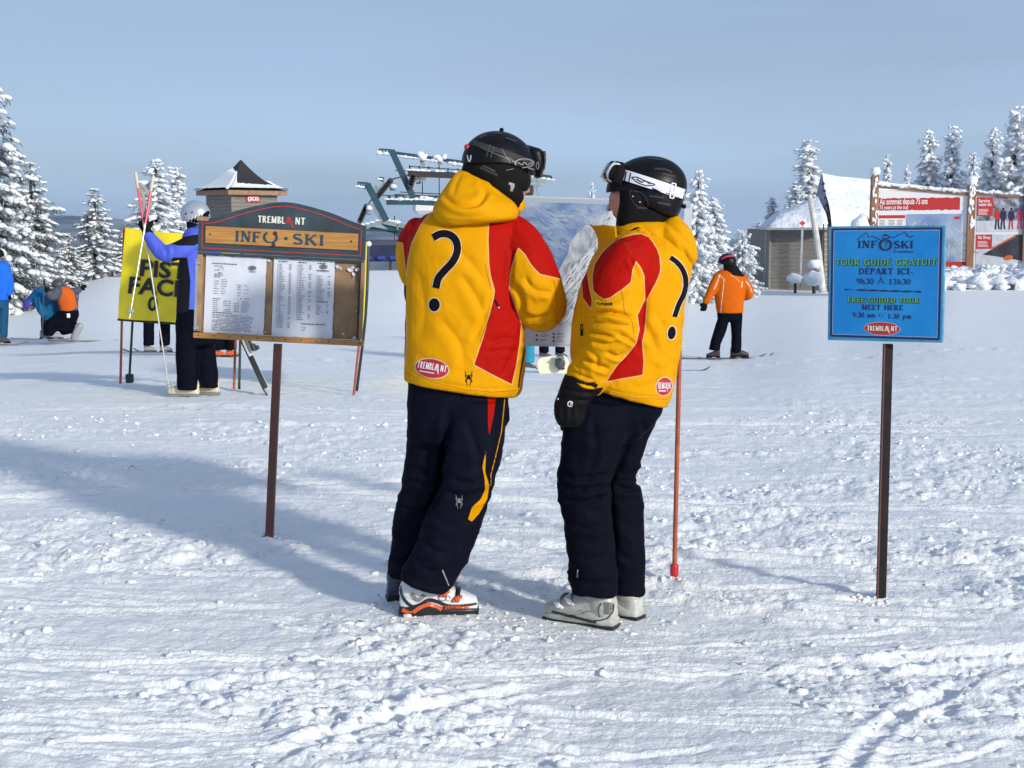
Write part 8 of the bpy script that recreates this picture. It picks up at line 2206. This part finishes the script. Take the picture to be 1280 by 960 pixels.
    # --- people whose legs show under the banner and the map board
    def legs_person(label, x, yf, D, sp, jc, hgt=1.75, face=(0, -1, 0), dk=M_BLACKP, bmx=None):
        s = FPX / D; H = hgt * s; yt = yf - H; h = lambda f: yf - H * f; w_ = .22 * s
        tor = loftpx([(x - w_ * .5, h(.83), x + w_ * .5, h(.83), D, .10), (x - w_, h(.79), x + w_, h(.79), D, .13), (x - w_ * 1.0, h(.65), x + w_ * 1.0, h(.65), D, .16), (x - w_, h(.46), x + w_, h(.46), D, .16)], n=20, cap=.1)
        arms = [tubepx([(x + q * w_ * .9, h(.79), D, .08), (x + q * w_ * 1.3, h(.63), D, .075), (x + q * w_ * 1.15, h(.5), D - .12, .06)], n=12) for q in (-1, 1)]
        tr = [loftpx([(x - w_ * .9, h(.5), x + w_ * .9, h(.5), D, .15), (x - w_ * .9, h(.42), x + w_ * .9, h(.42), D, .14)], n=16, cap=.3)] + [loftpx([(x + q * sp - w_ * .42, h(.45), x + q * sp + w_ * .42, h(.45), D, .095), (x + q * sp - w_ * .38, h(.25), x + q * sp + w_ * .38, h(.25), D, .085), (x + q * sp - w_ * .36, h(.06), x + q * sp + w_ * .36, h(.06), D, .09)], n=14, cap=.1) for q in (-1, 1)]
        body = [loftpx([(x - w_ * .6, h(.78), x + w_ * .6, h(.78), D, .08), (x - w_ * .6, h(.48), x + w_ * .6, h(.48), D, .09)], n=10), tubepx([(x, h(.93), D, .055), (x, h(.8), D, .06)], n=8)] + [tubepx([(x + q * sp * .9, h(.48), D, .06), (x + q * sp, h(.14), D, .035)], n=8) for q in (-1, 1)] + [tubepx([(x + q * w_ * .9, h(.79), D, .05), (x + q * w_ * 1.3, h(.63), D, .045), (x + q * w_ * 1.15, h(.5), D - .12, .035)], n=8) for q in (-1, 1)]
        small_person(label, None, (x, yf), D, [tor] + arms, jc, tr, dk, ((x, h(.94), D), (.15, .14), M_HELM, face), body, gloves=[(x + q * w_ * 1.15, h(.5), D - .12, 0, -1, .19) for q in (-1, 1)], boots=[(x + q * sp - 6, yf - .5, x + q * sp + 8, yf - .5, D) for q in (-1, 1)], bm=bmx or M_SKID)
    legs_person('person mostly hidden behind the yellow banner, boots on skis showing below it', 196, 440, 22, 10, cloth_mat('dark_red_jacket', (.20, .02, .02)), dk=M_BLACKP, bmx=MATS['white_grey_boot'])
    legs_person('person hidden behind the wooden notice board, one orange-toed boot showing below it', 281, 446, 21, 8, cloth_mat('dark_jacket', (.03, .03, .04)), bmx=MATS['orange_boot_plastic'])
    legs_person('person hidden behind the trail map board, dark trouser legs showing below it', 690, 448, 23, 10, cloth_mat('grey_jacket', (.12, .12, .13)), hgt=1.6)
    legs_person('person hidden behind the left guide and map board, sliver of turquoise trousers showing', 652, 462, 20, 9, MBJ, hgt=1.6, dk=cloth_mat('turquoise_trousers', (.03, .25, .38)))
    k = thing('skis', at(190, 441, 22), 'dark skis under the person behind the yellow banner', 'skis')
    for dd in (-.1, .15): v, f = ski_mesh(at(240, 441, 22 + dd), at(158 + dd * 60, 440, 22 + dd), (0, 0, 1), w_=.09, tip=.05); link('ski', v, f, M_SKID, k, smooth=False)
    k = thing('skis', at(275, 446, 21), 'skis under the person behind the wooden notice board', 'skis'); v, f = ski_mesh(at(230, 446.5, 21), at(300, 446.5, 21), (0, 0, 1), w_=.09, tip=.05); link('ski', v, f, M_SKID, k, smooth=False)
    k = thing('skis', at(650, 463, 20), 'dark skis crossing the gap between the two guides below the map board', 'skis')
    for x0, x1, y, dd in ((628, 676, 462.5, 0), (630, 668, 464, .2)): v, f = ski_mesh(at(x0, y, 20 + dd), at(x1, y - 1, 20 + dd), (0, 0, 1), w_=.09, tip=.03); link('ski', v, f, M_SKID, k, smooth=False)
    k = thing('skis', at(862, 463, 20), 'ski tip poking out to the right behind the orange pole of the map board', 'skis'); v, f = ski_mesh(at(812, 464.5, 20), at(888, 463.5, 20), (0, 0, 1), w_=.08, tip=.06); link('ski', v, f, M_SKID, k, smooth=False)
    # snowboard stood on edge, cream base to the camera
    k = thing('snowboard', at(686, 468, 19), 'cream-bottomed snowboard propped on its edge between the two guides', 'snowboard')
    V = []; pts = []
    for i in range(28):
        a = 2 * math.pi * i / 28; x = math.cos(a); z = math.sin(a)
        x = math.copysign(abs(x) ** .55, x); z = math.copysign(abs(z) ** .55, z)
        pts.append((x, z))
    c = at(692, 457, 19); 
    for o in (-.006, .006): V += [tuple(c + Vector((x * .21 + z * -.02, o * 2 + .03 * x, z * .13 + .02 * x))) for x, z in pts]
    n = 28; link('board', V, [(i, (i + 1) % n, n + (i + 1) % n, n + i) for i in range(n)] + [tuple(range(n - 1, -1, -1)), tuple(range(n, 2 * n))], mat('cream_board_base', (.66, .66, .50), .35, coat=.3), k, smooth=False)
    b = MB(); b.ico(at(700, 453, 18.9), (.07, .05, .10), 8, 10, amp=.3); b.bar(at(697, 446, 18.9), at(704, 462, 18.9), .05); b.build('binding', M_SKID, k, True)
    b = MB(); b.tube([at(696, 448, 18.85), at(700, 446, 18.8), at(704, 450, 18.85)], .012, 6, 3); b.build('binding_strap', M_ALU, k)
others()
